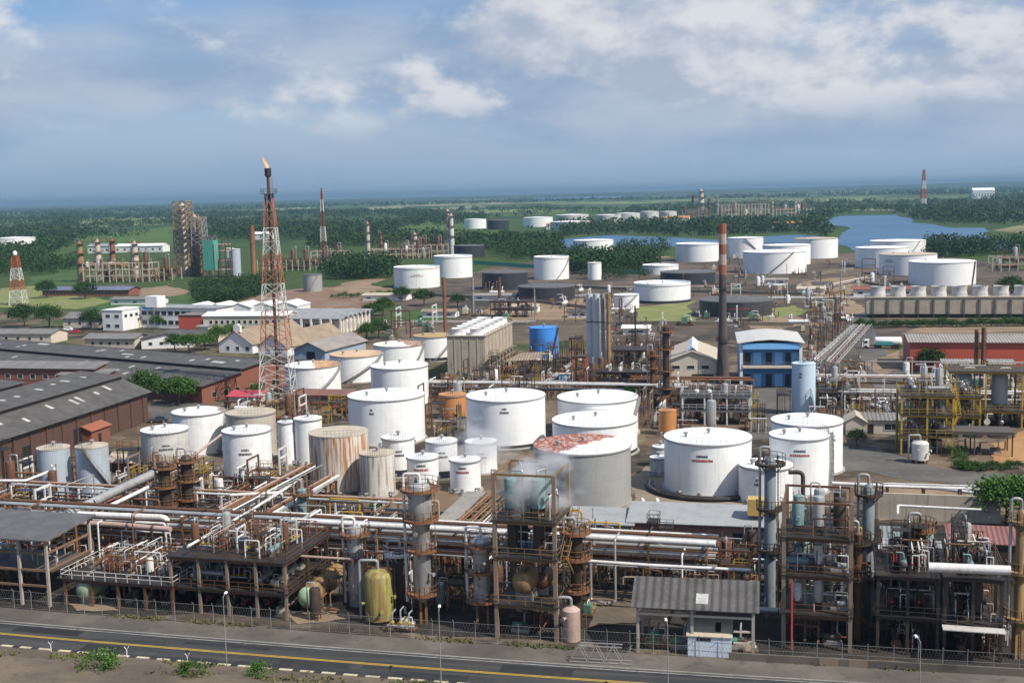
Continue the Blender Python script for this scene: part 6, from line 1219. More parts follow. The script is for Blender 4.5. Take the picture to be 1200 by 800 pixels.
p = g(545, 447); t = thing('sump_cover', 'dark low rectangular basin at the foot of the concrete cooling tower', 'basin', p, GA); MB().box((3, -1.2, .6), (6.4, 2.2, 1.2)).obj('wall', M_DKST, t, False); MB().box((3, -1.2, 1.24), (6.6, 2.4, .08)).obj('lid', M_BLACK, t, False)
ZP = [([(600, 424), (790, 424), (790, 474), (500, 474), (505, 462)], 'among the midfield pipes behind the large white tanks', 120), ([(706, 384), (785, 384), (785, 425), (706, 425)], 'right of the silver stacks', 26), ([(748, 478), (880, 478), (900, 500), (890, 512), (748, 512)], 'between the beige building and the big lettered tank', 26), ([(945, 345), (985, 345), (1008, 420), (1010, 500), (950, 500), (945, 400)], 'between the blue building and the inner road', 90), ([(1005, 470), (1200, 470), (1200, 500), (1050, 500)], 'behind the yellow process unit', 40), ([(270, 482), (470, 470), (480, 495), (330, 500)], 'below the rusty roofed tanks', 26), ([(440, 480), (548, 470), (548, 520), (505, 525), (505, 500)], 'around the squat orange tank', 14), ([(0, 560), (165, 545), (165, 600), (0, 610)], 'around the silvery silos', 30), ([(170, 555), (265, 560), (330, 555), (330, 600), (170, 600)], 'in front of the navy banded tank', 30), ([(870, 480), (928, 480), (928, 500), (900, 510)], 'on the yard before the blue building', 4)]
def inside(x, y, pl):
    c = False; n = len(pl)
    for i in range(n):
        (x0, y0), (x1, y1) = pl[i], pl[(i + 1) % n]
        if (y0 > y) != (y1 > y) and x < (x1 - x0) * (y - y0) / (y1 - y0) + x0: c = not c
    return c
rect_busy(g(783, 457), GA + R(4), 12, 24); rect_busy(g(867, 455), GA + R(4), 15, 22); rect_busy(g(1008, 508), GA, 9, 5); rect_busy(g(525, 445), GA, 11, 33); take(g(847, 458), 2.5); take(g(697, 441), 4); take(g(327, 474), 6)
for pl, where, n in ZP:
    xs = [a for a, b in pl]; ys = [b for a, b in pl]; c = 0
    for _ in range(n * 12):
        x, y = q.uniform(min(xs), max(xs)), q.uniform(min(ys), max(ys)); p = g(x, y)
        if inside(x, y, pl) and free(p, 1.1):
            pick(q, dict(ex_s=1, ex_r=1, ex_w=1, ve_s=1, ve_w=1, ve_r=1, va_s=1, va_r=1, su_w=2, su_c=1, sk_c=1, pl_r=4, pl_y=3, pl_d=3, ma_s=3, ma_r=3, ma_d=3, su_r=3, va_d=2)).place(p, GA + q.choice((0, math.pi / 2, -math.pi / 2)), where, sc=q.choice((1, 1.2, 1.4))); take(p, 1.3); c += 1
            if c >= n: break
for i_, (px, py, L_, H_, lab, pl, rz_) in enumerate([(560, 350, 60, .9, 'low pipe track crossing before the two black tanks', 'the low track before the two black tanks', GA + R(4)), (905, 352, 60, .9, 'low pipe track behind the blue building and wide black tank', 'the low track right of the wide black tank', GA), (700, 338, 70, .9, 'low pipe track behind the low white tank on the lawn', 'the low track behind the low white tank', GA), (968, 340, 70, 1.2, 'low pipe track running back toward the tank nearest the lake', 'the low track toward the lake', GA + math.pi / 2 + R(-22)), (470, 380, 50, .9, 'low pipe track on the ground left of the rusty brown stack', 'the low track by the rusty brown stack', GA)]): gcross(px, py, L_, H_, lab, pl, rz_, 8, m=M_CONCR, np_=4, mats=((M_SILV, 'silvery'), (M_RUSTB, 'rust orange'), (M_WPIPE, 'white')))
stack(627, 376, 338, .25, M_STEEL, 'thin grey pole standing before the nearer black tank', 'pole', 'pole', False); stack(985, 352, 318, .25, M_STEEL, 'thin grey pole beside the inner road bend', 'pole', 'pole', False)
# yellow process unit
YW = 'in the yellow process unit'
for i, (px, py, W_, D_, lv, lab) in enumerate([(1056, 532, 9, 9, [3.6, 7.4, 11], 'tall yellow frame at the left of the yellow process unit'), (1112, 500, 21, 8, [3.4, 11.5], 'yellow frame holding three grey upright drums'), (1092, 508, 9, 8, [3.6, 7.4], 'lower yellow frame in the middle of the yellow process unit')]):
    p = g(px, py); frame('process_frame', lab, p, GA, W_, D_, lv, 3 if W_ < 15 else 4, 2, M_YELL, M_YELL, railm=M_YELL, stair=(i == 0)); rect_busy(p, GA, W_, D_)
    if i != 1:
        for z in [0] + lv: fit_out(None, W_, D_, z + .1 if z else 0, q, dict(ex_s=2, va_s=2, ve_s=2, ex_t=1, ma_s=4, ma_d=3, pl_y=4), 'on the ' + ('left yellow frame' if i == 0 else 'lower middle yellow frame'), 3, 3, p, GA, sc=.9)
    else:
        for k in range(3):
            c_ = p + U * (3.2 + 7 * k) + V * 3.6; t = thing('upright_drum', ['left grey upright drum of three in the yellow frame', 'middle grey upright drum of three in the yellow frame', 'right grey upright drum of three in the yellow frame'][k], 'drum', c_ + Vector((0, 0, 3.5))); MB().lathe([(.2, 0), (1.2, .5), (1.6, 1), (1.6, 6.6), (1.2, 7.2), (.05, 7.5)], 20).obj('shell', paint('drum_grey', (.36, .38, .38), .3, (.22, .22, .2), .3), t); MB().bend([(0, 0, 7.3), (0, 0, 8.3), (2.2, 0, 8.3), (2.2, 0, 4)], .18, 8).obj('outlet_pipe', M_SILV, t)
        fit_out(None, W_, D_, 0, q, dict(va_s=3, pu_g=1, ex_s=2, va_r=1), 'beneath the three grey upright drums', 5, 2, p, GA)
p = g(1098, 533); t = thing('air_cooler', 'dark air cooler deck with fans in front of the yellow frames', 'air cooler', p, GA); W_, D_ = 13, 5
for x in (0, W_ / 2, W_):
    for y in (0, D_): MB().box((x, y, 2), (.25, .25, 4)).obj('leg', M_DKST, t, False)
MB().box((W_ / 2, D_ / 2, 4.3), (W_ + .6, D_ + .6, .6)).obj('tube_bundle', M_DKST, t, False)
for k in range(3): MB().lathe([(1.8, 3.2), (1.9, 4.0), (1.7, 4.0), (1.6, 3.2)], 18, (2.2 + k * 4.3, D_ / 2, -.02)).obj('fan_ring', M_STEEL, t)
fit_out(None, W_, D_, 0, q, dict(pu_d=2, va_r=2), 'beneath the dark air cooler', 4, 1, p, GA); rect_busy(p, GA, W_, D_)
column('silver_vessel', 'short pale grey upright drum at the corner of the curving road', g(1078, 542), [(.2, .4), (1.5, .7), (1.5, 3.6), (1.2, 3.9), (.02, 4.1)], M_TW3, [], cat='vessel', legs=4, ladder=False); take(g(1078, 542), 2)
# plants in the distance
GP1 = 'columns of the far left process unit'
def fcol(px, yb, yt, r, m, lab, grp, pm=M_RUSTB, np_=3):
    p = g(px, yb); h = height_at(p, yt); column('distillation_column', lab, p, [(r, 0), (r, h * .62), (r * .85, h * .65), (r * .85, h - r), (.02, h)], m, [(h * (.95 - .25 * k), r, 0, 6.28) for k in range(np_)], pm=pm, group=grp, nozz=0, wide=r * .8)
M_FPALE = paint('column_pale_beige', (.5, .43, .34), .4, (.3, .2, .13), .4)
for px, yb, yt, r, m, lab in [(96, 330, 282, 2.2, M_OCHRE, 'ochre column at the left end of the far left plant'), (117, 329, 280, 2.0, M_FPALE, 'pale column second from the left in the far left plant'), (134, 328, 279, 2.0, M_RUSTB, 'rusty column third from the left in the far left plant'), (160, 327, 282, 2.3, M_FPALE, 'thick pale column right of the rusty one in the far left plant'), (231, 322, 250, 3.0, M_FPALE, 'bulky pale reactor beside the tallest structure in the far left plant'), (432, 300, 260, 1.6, M_FPALE, 'pale column leftmost in the middle far plant'), (447, 299, 272, 1.4, M_RUSTB, 'short rusty column second in the middle far plant'), (487, 300, 272, 2.0, M_FPALE, 'thick column right of centre in the middle far plant'), (479, 299, 283, 1.4, M_SILV, 'small silvery column in the middle far plant'), (526, 298, 245, 1.5, M_FPALE, 'tall pale column left of a twin in the middle far plant'), (530, 298, 250, 2.0, M_TW3, 'greyish white column, right twin in the middle far plant'), (822, 252, 221, 5, M_FPALE, 'bulkiest tower of the refinery on the horizon'), (831, 252, 232, 2.6, M_RUST, 'dark column right of the bulkiest tower on the horizon'), (812, 253, 228, 2.2, M_BROWN, 'dark thin column left of the bulkiest tower on the horizon'), (841, 252, 230, 2.0, M_SILV, 'thin pale column third from the bulkiest tower on the horizon'), (862, 253, 236, 2.2, M_FPALE, 'pale column in the middle of the refinery on the horizon'), (890, 252, 236, 2.6, M_SILV, 'silvery column at the right of the refinery on the horizon'), (905, 252, 233, 2.2, M_FPALE, 'pale column left of a twin at the right end of the horizon refinery'), (932, 252, 233, 2.0, M_FPALE, 'last pale column at the right end of the horizon refinery')]:
    fcol(px, yb, yt, r, m, lab, 'columns of the distant plants')
p = g(207, 324); hh = height_at(p, 236); lattice('reactor_structure', 'tallest steel lattice structure of the far left plant', p + U * 4.5 + V * 4.5, hh, 10, 9, [(hh * .3, M_TAN), (hh * .62, M_DKST), (hh, M_TAN)], 'structure', 3.6, .7, GA); lattice('reactor_structure', 'shorter dark lattice structure right of the tallest one in the far left plant', p + U * 15 + V * 6, hh * .78, 9, 7, [(hh * .4, M_DKST), (hh * .78, M_STEEL)], 'structure', 4.5, .6, GA)
column('reactor', 'dark reactor column standing inside the tallest far left structure', p + U * 4.5 + V * 4.5, [(3, 0), (3, hh * .6), (2.2, hh * .66), (2.4, hh - 3), (.02, hh - 1)], M_FPALE, [(hh * .3, 3, 0, 6.28), (hh * .5, 3, 0, 6.28), (hh * .7, 2.6, 0, 6.28), (hh * .85, 2.4, 0, 6.28)], ladder=False, nozz=0); column('reactor', 'stout beige reactor inside the shorter dark lattice of the far left plant', p + U * 15 + V * 6, [(2.6, 0), (2.6, hh * .55), (1.8, hh * .6), (1.8, hh * .76), (.02, hh * .8)], M_OCHRE, [(hh * .3, 2.7, 0, 6.28), (hh * .5, 2.7, 0, 6.28)], ladder=False, nozz=0)
p = g(240, 325); hh = height_at(p, 278); t = frame('netted_tower', 'square tower wrapped in green netting in the far left plant', p, GA, 6.5, 6.5, [hh * k / 4 for k in range(1, 5)], 2, 2, M_STEEL, M_STEEL, cat='tower', pw=.5); MB().box((3.25, -.5, hh * .55), (7, .12, hh * .74)).obj('netting', paint('netting_green', (.07, .33, .26), .4, (.08, .2, .16), .2), t, False); MB().box((7.05, 3.2, hh * .55), (.12, 7, hh * .74)).obj('netting', paint('netting_green', (.07, .33, .26)), t, False)
for px, py, W_, D_, lv, po, be, lab in [(98, 331, 46, 12, [4, 8, 12], M_FPALE, M_RUSTB, 'long beige three level frame of the far left plant'), (165, 329, 22, 12, [4, 8], M_FPALE, M_RUSTB, 'beige two level frame left of the tallest far left structure'), (252, 327, 8, 9, [6, 12, 18, 22], M_RUST, M_RUST, 'rusty frame between the netted tower and silver silos'), (302, 318, 56, 10, [4, 8], M_FPALE, M_RUST, 'long low beige frame right of the rusty stack in the far left plant'), (365, 312, 26, 12, [4, 8, 11], M_TW3, M_FPALE, 'pale frame at the foot of the slender rusty flare tower'), (432, 304, 46, 14, [4, 8], M_FPALE, M_RUST, 'beige pipe frame of the middle far plant'), (478, 302, 30, 14, [5, 10], M_FPALE, M_RUSTB, 'rusty pipe frame right in the middle far plant'), (842, 256, 80, 40, [6, 14, 22], M_FPALE, M_RUSTB, 'pinkish steel frame in the middle of the horizon refinery'), (888, 255, 90, 40, [6, 14], M_TW3, M_RUSTB, 'low pale frame at the right of the horizon refinery'), (800, 256, 40, 30, [8, 16], M_FPALE, M_RUST, 'rusty frame at the left of the horizon refinery'), (1163, 318, 40, 14, [4, 8], M_FPALE, M_OCHRE, 'beige pipe structure with yellow uprights at the far right edge')]:
    p = g(px, py); frame('process_frame', lab, p, GA, W_, D_, lv, max(3, int(W_ / 4)) if W_ < 70 else 16, 2, po, M_FPALE if q.random() < .6 else be, group='frames of the distant plants', rails=False, decks=False, pw=.5 if W_ < 70 else 1.2, ladder=False)
    for k in range(int(W_ / (2.4 if W_ < 70 else 7))):
        c_ = p + U * (1.5 + k * (2.4 if W_ < 70 else 7)) + V * q.uniform(2, D_ - 2); wr = {'long beige': 'long beige', }.get('', ' '.join(lab.split(' ')[:3]))
        pick(q, dict(ve_w=1, ve_s=1, ve_r=3, ex_o=2, ex_r=2, su_r=2, va_r=2)).place(c_ + Vector((0, 0, (q.choice(lv[:-1] or lv) + .1) if q.random() < .6 else 0)), GA, f'standing in the {wr} frame of the ' + ('far left plant' if px < 400 else 'middle far plant' if px < 600 else 'horizon refinery' if px < 1000 else 'far right plant'), sc=q.choice((1.4, 1.8, 2.4)) if W_ < 70 else 4)
for px, py, W_, D_, h, lab, ro in [(135, 296, 52, 14, 8, 'long white shed in front of the forest at the far left', M_ROOFW2), (103, 297, 24, 14, 9, 'pale purple grey shed among the far left columns', M_ZINC), (295, 281, 24, 12, 9, 'white block building behind the flare tower', M_ROOFW2), (405, 310, 20, 9, 5, 'white low building left in the middle far plant', M_ROOFW2), (905, 268, 44, 14, 8, 'white building with an orange roof by the lake', M_TORANGE), (858, 271, 26, 12, 6, 'small white building among trees by the lake', M_ROOFW2), (1140, 233, 60, 40, 30, 'white block on the wooded plain far beyond the lake', M_ROOFW2), (775, 262, 40, 16, 10, 'orange roofed shed left of the horizon refinery', M_TORANGE), (640, 269, 34, 14, 8, 'white and orange shed in front of the far pale tanks', M_TORANGE), (130, 357, 26, 9, 3.5, 'low grey hut row below the long brick building', M_ASB2), (425, 352, 22, 9, 3.2, 'low pale shed on reddish ground left of the white tank', M_ROOFB), (555, 352, 20, 8, 3, 'low brown shed beside the rusty stack', M_PINK), (1000, 347, 26, 7, 4, 'dark red shed beside the inner road bend', M_BRICK), (935, 345, 12, 6, 3.5, 'small pale shed right of the wide black tank', M_ROOFB), (952, 338, 9, 5, 3, 'tiny dark roofed shed beyond the small pale one', M_ASB), (665, 372, 9, 5, 3, 'tiny dark shed on sandy ground behind the blue tank', M_ASB), (600, 366, 11, 5, 3.2, 'small pale roofed shed on sandy ground beside the dark rusty stack', M_ROOFB), (890, 334, 14, 6, 3.4, 'low pale shed between the wide black tank and white tanks', M_PINK), (730, 392, 9, 5, 3, 'small white roofed shed right of the silver stacks', M_ROOFW2), (495, 372, 14, 6, 3.2, 'low brown shed left of the rusty brown stack', M_TAN)]:
    bld('shed', lab, 'shed', g(px, py), GA, W_, D_, h * .8, M_WALLW, ro, h * .25, 'gable_x', .6, wins=row('f', max(2, int(W_ / 7)), 3, W_ - 3, h * .25, 2.2, h * .25))
for i, (a, b_) in enumerate((((555, 310), (627, 315)), ((705, 320), (756, 322)))):
    A, B = g(*a), g(*b_); d = B - A; t = thing('screen_fence', ['bright green screen fence beside the left black tank', 'bright green screen fence in front of the tree belt'][i], 'fence', A, math.atan2(d.y, d.x)); MB().box((d.length / 2, 0, 1.6), (d.length, .1, 2.6)).obj('screen', paint('screen_green', (.05, .3, .2), .3, (.1, .2, .15), .2), t, False)
    for k in range(int(d.length / 5) + 1): MB().box((k * 5, .12, 1.5), (.12, .12, 3)).obj('post', M_STEEL, t, False)
# ============================================================ vegetation
LF = foliage('leaves_dark', (.022, .06, .012), (.05, .11, .02), (.035, .075, .016)); LF2 = foliage('leaves_mid', (.04, .1, .016), (.085, .17, .03), (.055, .105, .02)); LF3 = foliage('leaves_light', (.08, .14, .025), (.12, .18, .04), (.07, .11, .03))
LFF = foliage('forest_leaves', (.022, .058, .014), (.06, .12, .026), (.035, .065, .018))
M_BARK = paint('bark', (.09, .065, .045), .5, (.05, .04, .03), .2)
def leaf_mesh(name, C, S, rs, m):
    """C: N leaf positions, S: N sizes"""
    N = len(C); a = rs.normal(size=(N, 3)); a /= np.linalg.norm(a, axis=1)[:, None]; b = rs.normal(size=(N, 3)); b -= (a * b).sum(1)[:, None] * a; b /= np.linalg.norm(b, axis=1)[:, None]; b *= rs.uniform(.5, 1, (N, 1)); S = S[:, None]
    v = np.empty((N, 4, 3), np.float32); v[:, 0] = C - a * S; v[:, 1] = C - b * S * .7; v[:, 2] = C + a * S; v[:, 3] = C + b * S * .7
    me = bpy.data.meshes.new(name); me.vertices.add(N * 4); me.vertices.foreach_set('co', v.reshape(-1)); me.loops.add(N * 4); me.loops.foreach_set('vertex_index', np.arange(N * 4, dtype=np.int32)); me.polygons.add(N)
    me.polygons.foreach_set('loop_start', np.arange(0, N * 4, 4, dtype=np.int32)); me.materials.append(m); me.update(calc_edges=True); return me
def crown_pts(rs, R0, H0, z0, clumps, per, flat=.75):
    out = []; sz = []
    for _ in range(clumps):
        d = rs.normal(size=3); d /= np.linalg.norm(d); d[2] = abs(d[2]) * 1.2 - .35; rad = rs.uniform(.45, 1.0) ** .6; c = np.array([d[0] * R0 * rad, d[1] * R0 * rad, z0 + H0 * .45 + d[2] * H0 * .5 * rad]); cr = R0 * rs.uniform(.2, .38)
        k = rs.normal(size=(per, 3)) * cr * .6; k[:, 2] *= flat; out.append(c + k); sz.append(rs.uniform(.5, 1.0, per) * R0 * .085)
    return np.concatenate(out), np.concatenate(sz)
def make_tree(name, cat, seed, R0, H, m, bush=False, clumps=64, per=44):
    rs = np.random.RandomState(seed); t = thing(name, '', cat); z0 = H * (.05 if bush else .28); s = MB()
    if not bush:
        s.tube([(0, 0, 0), (.1, 0, z0), (.0, .1, H * .55)], [.035 * H, .026 * H, .012 * H], 8)
        for k in range(5): a = k * 1.3 + seed; s.tube([(.05, 0, z0 * (.8 + .1 * k)), (R0 * .35 * math.cos(a), R0 * .35 * math.sin(a), z0 + H * .22), (R0 * .65 * math.cos(a), R0 * .65 * math.sin(a), z0 + H * .36)], [.014 * H, .009 * H, .004 * H], 6)
    else:
        for k in range(4): a = k * 1.6; s.tube([(0, 0, 0), (R0 * .5 * math.cos(a), R0 * .5 * math.sin(a), H * .55)], [.04, .02], 5)
    s.obj('trunk' if not bush else 'stem', M_BARK, t); C, S = crown_pts(rs, R0, H - z0, z0, clumps, per); o = bpy.data.objects.new('crown' if not bush else 'foliage', leaf_mesh('crown', C, S, rs, m)); COL.objects.link(o); o.parent = t; return t
class TK:
    def __init__(s, *a, **k): s.a, s.k, s.t = a, k, None
    def place(s, p, sc, label, group):
        if s.t is None: s.t = make_tree(*s.a, **s.k); s.t.location = p; s.t.rotation_euler = (0, 0, rnd.uniform(0, 6)); s.t.scale = (sc, sc, sc); s.t['label'] = label; s.t['group'] = group; return s.t
        return dup(s.t, p, rnd.uniform(0, 6), label, group, sc)
TD = [TK('tree', 'tree', 1, 4.6, 9, LF), TK('tree', 'tree', 2, 5.2, 8.5, LF), TK('tree', 'tree', 3, 4.2, 9.5, LF2), TK('tree', 'tree', 4, 5, 8, LF2)]
BU = [TK('bush', 'bush', 11, 2.3, 2.8, LF2, bush=True, clumps=34, per=34), TK('bush', 'bush', 12, 2.6, 3.2, LF, bush=True, clumps=34, per=34)]; BL = TK('bush', 'bush', 13, 2.3, 2.8, LF3, bush=True, clumps=20, per=22)
TG = 'trees standing in the plant'
for px, py, sc, k, lab in [(29, 383, 1.15, 1, 'large dark round tree at the left, in front of the light mast'), (58, 384, 1.1, 0, 'dark tree right of the large round one at the left'), (107, 386, .95, 0, 'dark upright tree just left of the white office block'), (55, 349, 1.1, 0, 'dark round tree at the left end of the long brick building'), (100, 350, 1.1, 1, 'dark round tree before the middle of the long brick building'), (172, 472, .95, 0, 'big dark tree between the long shed and the white tanks, left one of the pair'), (210, 474, .9, 3, 'big greener tree between the long shed and the white tanks, right one of the pair'), (186, 384, .7, 3, 'light green tree in front of the white office wing'), (189, 378, .55, 0, 'thin dark tree against the white office wing'), (255, 405, .8, 2, 'tree at the left of the white stepped gable'), (274, 398, .75, 3, 'tree behind the white stepped gable'), (240, 410, .7, 3, 'low tree left of the white stepped gable'), (222, 413, .8, 3, 'spreading tree over the dark grey roofed house'), (205, 412, .7, 0, 'dark tree beside the dark grey roofed house'), (310, 344, .8, 0, 'dark tree behind the white sawtooth bays'), (430, 402, .8, 2, 'tree at the right end of the colonnaded hall'), (444, 396, .8, 0, 'dark tree right of the colonnaded hall'), (436, 374, .8, 1, 'dark tree behind the colonnaded hall, left one'), (449, 370, .9, 0, 'dark tree behind the colonnaded hall, right one'), (497, 358, .9, 1, 'dark tree on the lawn by the rusty stack, left one'), (536, 360, .7, 0, 'dark tree on the lawn by the rusty stack, right one'), (470, 352, .8, 1, 'dark tree below the white tank with brown smudge'), (1090, 436, .75, 0, 'dark tree at the corner of the red warehouse'), (1004, 522, .38, 0, 'small round dark tree on the grass island of the curving road'), (1180, 612, .9, 3, 'bright green tree above the far right edge of the plant'), (1196, 615, .8, 2, 'green tree cut by the right edge of the photo'), (740, 470, .45, 2, 'small green tree behind the large white tank with a stair'), (462, 505, .4, 3, 'small green tree left of the squat orange tank'), (445, 604, .32, 3, 'small bright tree behind the front pipe rack near the muralled tank'), (1185, 352, 1.2, 0, 'dark tree behind the red warehouse')]:
    TD[k].place(g(px, py), sc, lab, TG)
for px, py, sc, k, lab in [(298, 462, .95, 1, 'round dark clipped bush beside the flare tower legs'), (268, 446, .9, 0, 'yellow green bush in front of the white stepped gable'), (288, 448, .8, 1, 'dark bush in front of the second white gable'), (14, 394, 1.2, 0, 'light green bush by the parked cars at the left edge'), (116, 797, .95, 0, 'bright green weed bush on the near road bank at the left'), (228, 803, .7, 0, 'low green weed clump on the near road bank, second from the left'), (307, 806, .7, 0, 'low green weed clump on the near road bank, third from the left')]:
    (BL if k == 0 and px in (268, 14) else BU[k]).place(g(px, py) + Vector((0, 0, .9 if py > 790 else 0)), sc, lab, 'bushes')
rs = np.random.RandomState(5)
for pts, n, lab, grp, sc in [([(1010, 384), (1205, 382)], 34, 'green bush in the bed along the right hand cooling tower', 'bushes along the cooling tower', 1.05), ([(1122, 548), (1142, 551), (1190, 549)], 14, 'green bush in the hedge of the yellow process unit', 'hedge bushes of the yellow process unit', .55), ([(1120, 540), (1124, 530)], 3, 'green bush in the hedge of the yellow process unit', 'hedge bushes of the yellow process unit', .6), ([(392, 350), (470, 345)], 10, 'low bush on the reddish ground by the grey metal tank', 'bushes on the reddish ground', 1.0)]:
    Q = [g(*p) for p in pts]
    for i in range(n):
        f = i / max(1, n - 1) * (len(Q) - 1); a = min(int(f), len(Q) - 2); p = Q[a].lerp(Q[a + 1], f - a) + Vector((rnd.uniform(-1, 1), rnd.uniform(-1, 1), 0)) * .6; BU[i % 2].place(p, sc * rnd.uniform(.8, 1.15), lab, grp)
# woods: too many to count
FOREST = [([(-60, 256), (120, 252), (330, 250), (560, 246), (575, 264), (470, 276), (330, 276), (300, 284), (200, 276), (100, 280), (60, 300), (-60, 296)], 1.0), ([(-30, 297), (92, 300), (90, 316), (60, 322), (-30, 326)], .9), ([(225, 338), (300, 332), (330, 330), (325, 342), (275, 354), (232, 356)], 3.0), ([(330, 270), (560, 262), (660, 274), (668, 292), (640, 300), (560, 296), (470, 288), (340, 292)], .8), ([(378, 314), (462, 314), (460, 327), (383, 328)], 1.4), ([(640, 308), (680, 304), (765, 305), (768, 316), (706, 322), (672, 322)], 1.5), ([(668, 324), (706, 324), (750, 318), (768, 318), (760, 326), (700, 330)], .8), ([(716, 297), (790, 291), (792, 296), (730, 301)], 1.0), ([(560, 296), (660, 296), (660, 306), (600, 306)], .7),
    ([(655, 266), (800, 263), (960, 262), (976, 280), (930, 273), (860, 276), (790, 277), (740, 274), (660, 279)], 1.3), ([(940, 238), (1085, 238), (1210, 226), (1260, 230), (1260, 288), (1180, 281), (1152, 265), (1118, 265), (1095, 261), (1068, 258), (1052, 250), (990, 251), (972, 256), (955, 262), (940, 255)], 1.0), ([(1084, 290), (1110, 282), (1150, 280), (1190, 287), (1230, 295), (1130, 302), (1088, 302)], 1.2), ([(975, 292), (1004, 292), (1004, 302), (982, 304)], 1.0), ([(560, 246), (940, 240), (940, 250), (800, 254), (690, 250), (570, 257)], .7), ([(430, 360), (460, 352), (470, 366), (440, 376)], .8)]
Cs, Ss = [], []; hzl = lambda x: 240 - .0233 * x
AV = [(c.x, c.y, r + 3) for _, c, r, h in TANKS if c.y > 500]
def add_tree_pts(p, Rr, Hh, per, leaf):
    k = rs.normal(size=(per, 3)); k /= np.linalg.norm(k, axis=1)[:, None]; k *= rs.uniform(.5, 1, (per, 1)) ** .5; lob = 1 + .35 * np.sin(k[:, :1] * 3 + p.x) * np.cos(k[:, 1:2] * 3 + p.y); k *= lob
    k[:, 0] *= Rr; k[:, 1] *= Rr; k[:, 2] = k[:, 2] * Hh * .45 + Hh * .55; Cs.append(k + np.array([p.x, p.y, 0])); Ss.append(rs.uniform(.6, 1.1, per) * leaf)
for pl, dens in FOREST:
    xs = [a for a, b in pl]; ys = [b for a, b in pl]; area = (max(xs) - min(xs)) * (max(ys) - min(ys))
    for _ in range(int(area * dens / 7)):
        x, y = rs.uniform(min(xs), max(xs)), rs.uniform(min(ys), max(ys))
        if not inside(x, y, pl): continue
        p = g(x, y); D = p.y
        if inside(x, y, LAKE1) or inside(x, y, LAKE2) or any((p.x - a) ** 2 + (p.y - b) ** 2 < c * c for a, b, c in AV): continue
        if math.sin(p.x * .011 + 2) * math.sin(p.y * .005 + p.x * .004) > .2 and dens <= 1.0: continue
        sz = rs.uniform(.55, 1.45) * (1 + max(0, D - 1200) / 4000) * (.55 if D < 720 else 1); add_tree_pts(p, 5.0 * sz, 9.5 * min(sz, 1.5), 70 if D < 1100 else 34, .8 * sz if D < 1100 else 1.5 * sz)
for _ in range(4200):                        # the woodland beyond, thinning to the skyline
    x = rs.uniform(-60, 1260); d = rs.uniform(1.2, 20) ** 1.0; y = hzl(x) + d; p = g(x, y)
    if p.y > 19000 or (d > 13 and math.sin(x * .05) * math.sin(y * .4 + x * .01) > .3): continue
    w = p.y / 1400.
    if math.sin(p.x * .0011 + 1) + math.sin(p.y * .0017 + p.x * .0006) > .35: continue
    add_tree_pts(p, min(9 * w, 60) * rs.uniform(.6, 1.4), rs.uniform(9, 15), 10, min(2.2 * w, 9))
C = np.concatenate(Cs); S = np.concatenate(Ss); fo = bpy.data.objects.new('forest', leaf_mesh('forest', C, S, rs, LFF)); COL.objects.link(fo); tag(fo, 'dense green woods around the refinery and out to the skyline', 'forest', None, 'stuff')
# verge weeds along the kerb and bank
Cs, Ss = [], []
for _ in range(4200):
    i = rs.randint(0, len(TOP) - 1); b_ = TOP[i].lerp(TOP[i + 1], rs.rand()); t_ = (TOP[i + 1] - TOP[i]).normalized(); nrm = Vector((t_.y, -t_.x, 0)); d = rs.uniform(7.6, 14) if rs.rand() < .7 else -4.2 + rs.uniform(-.6, .3); p = b_ + nrm * d
    if math.sin(p.x * .5) + math.sin(p.x * .17 + d) < .35: continue
    zz = .25 + max(0, d - 7.3) * .2 if d > 0 else .08; k = rs.normal(size=(4, 3)) * .22; k[:, 2] = np.abs(k[:, 2]) * .7; Cs.append(k + np.array([p.x, p.y, zz])); Ss.append(rs.uniform(.1, .24, 4))
C = np.concatenate(Cs); S = np.concatenate(Ss); o = bpy.data.objects.new('verge_weeds', leaf_mesh('verge_weeds', C, S, rs, foliage('dry_weeds', (.1, .1, .03), (.16, .14, .06), (.06, .09, .02)))); COL.objects.link(o); tag(o, 'dry tufts of weeds along the road edges', 'weeds', None, 'stuff')
# ============================================================ street furniture, vehicles, fence
FL = offset(TOP, -4.5); seg = 0
t = thing('roadside_fence', 'long chain link fence on slim grey posts along the pavement', 'fence', FL[0]); dense = [a.lerp(b_, k / 16) for a, b_ in zip(FL, FL[1:]) for k in range(16)]; last = None; posts = []
for p in dense:
    if last is None or (p - last).length > 2.4: posts.append(p); last = p
posts = [p for p in posts if -40 < px_of(p)[0] < 1240]; M_FEN = paint('fence_grey', (.3, .29, .28), .4, (.2, .14, .1), .2); O = FL[0]
for p in posts: MB().tube([p - O, p - O + Vector((0, 0, 2.3)), p - O + Vector((0, 0, 2.3)) + Vector((-.08, -.3, .3))], .035, 6).obj('post', M_FEN, t)
b = MB()
for a, c in zip(posts, posts[1:]):
    for z in (.15, 1.2, 2.25): b.beam(a - O + Vector((0, 0, z)), c - O + Vector((0, 0, z)), .022)
    for k in range(7):
        u_, v_ = k / 7, (k + 1) / 7; b.beam(a.lerp(c, u_) - O + Vector((0, 0, .15)), a.lerp(c, min(1, v_ + .2)) - O + Vector((0, 0, 2.2)), .006); b.beam(a.lerp(c, min(1, v_ + .2)) - O + Vector((0, 0, .15)), a.lerp(c, u_) - O + Vector((0, 0, 2.2)), .006)
b.obj('wire_mesh', M_FEN, t, False)
LW = [p for p in dense if 850 < px_of(p)[0] < 1230]; t = thing('low_wall', 'low stained concrete wall at the foot of the fence on the right', 'wall', LW[0]); b = MB(); lw = [p - LW[0] + Vector((.1, -.45, 0)) for p in LW[::6]]
for a, c in zip(lw, lw[1:]): b.beam(a + Vector((0, 0, .45)), c + Vector((0, 0, .45)), .25, .9)
b.obj('wall', M_WALK, t, False)
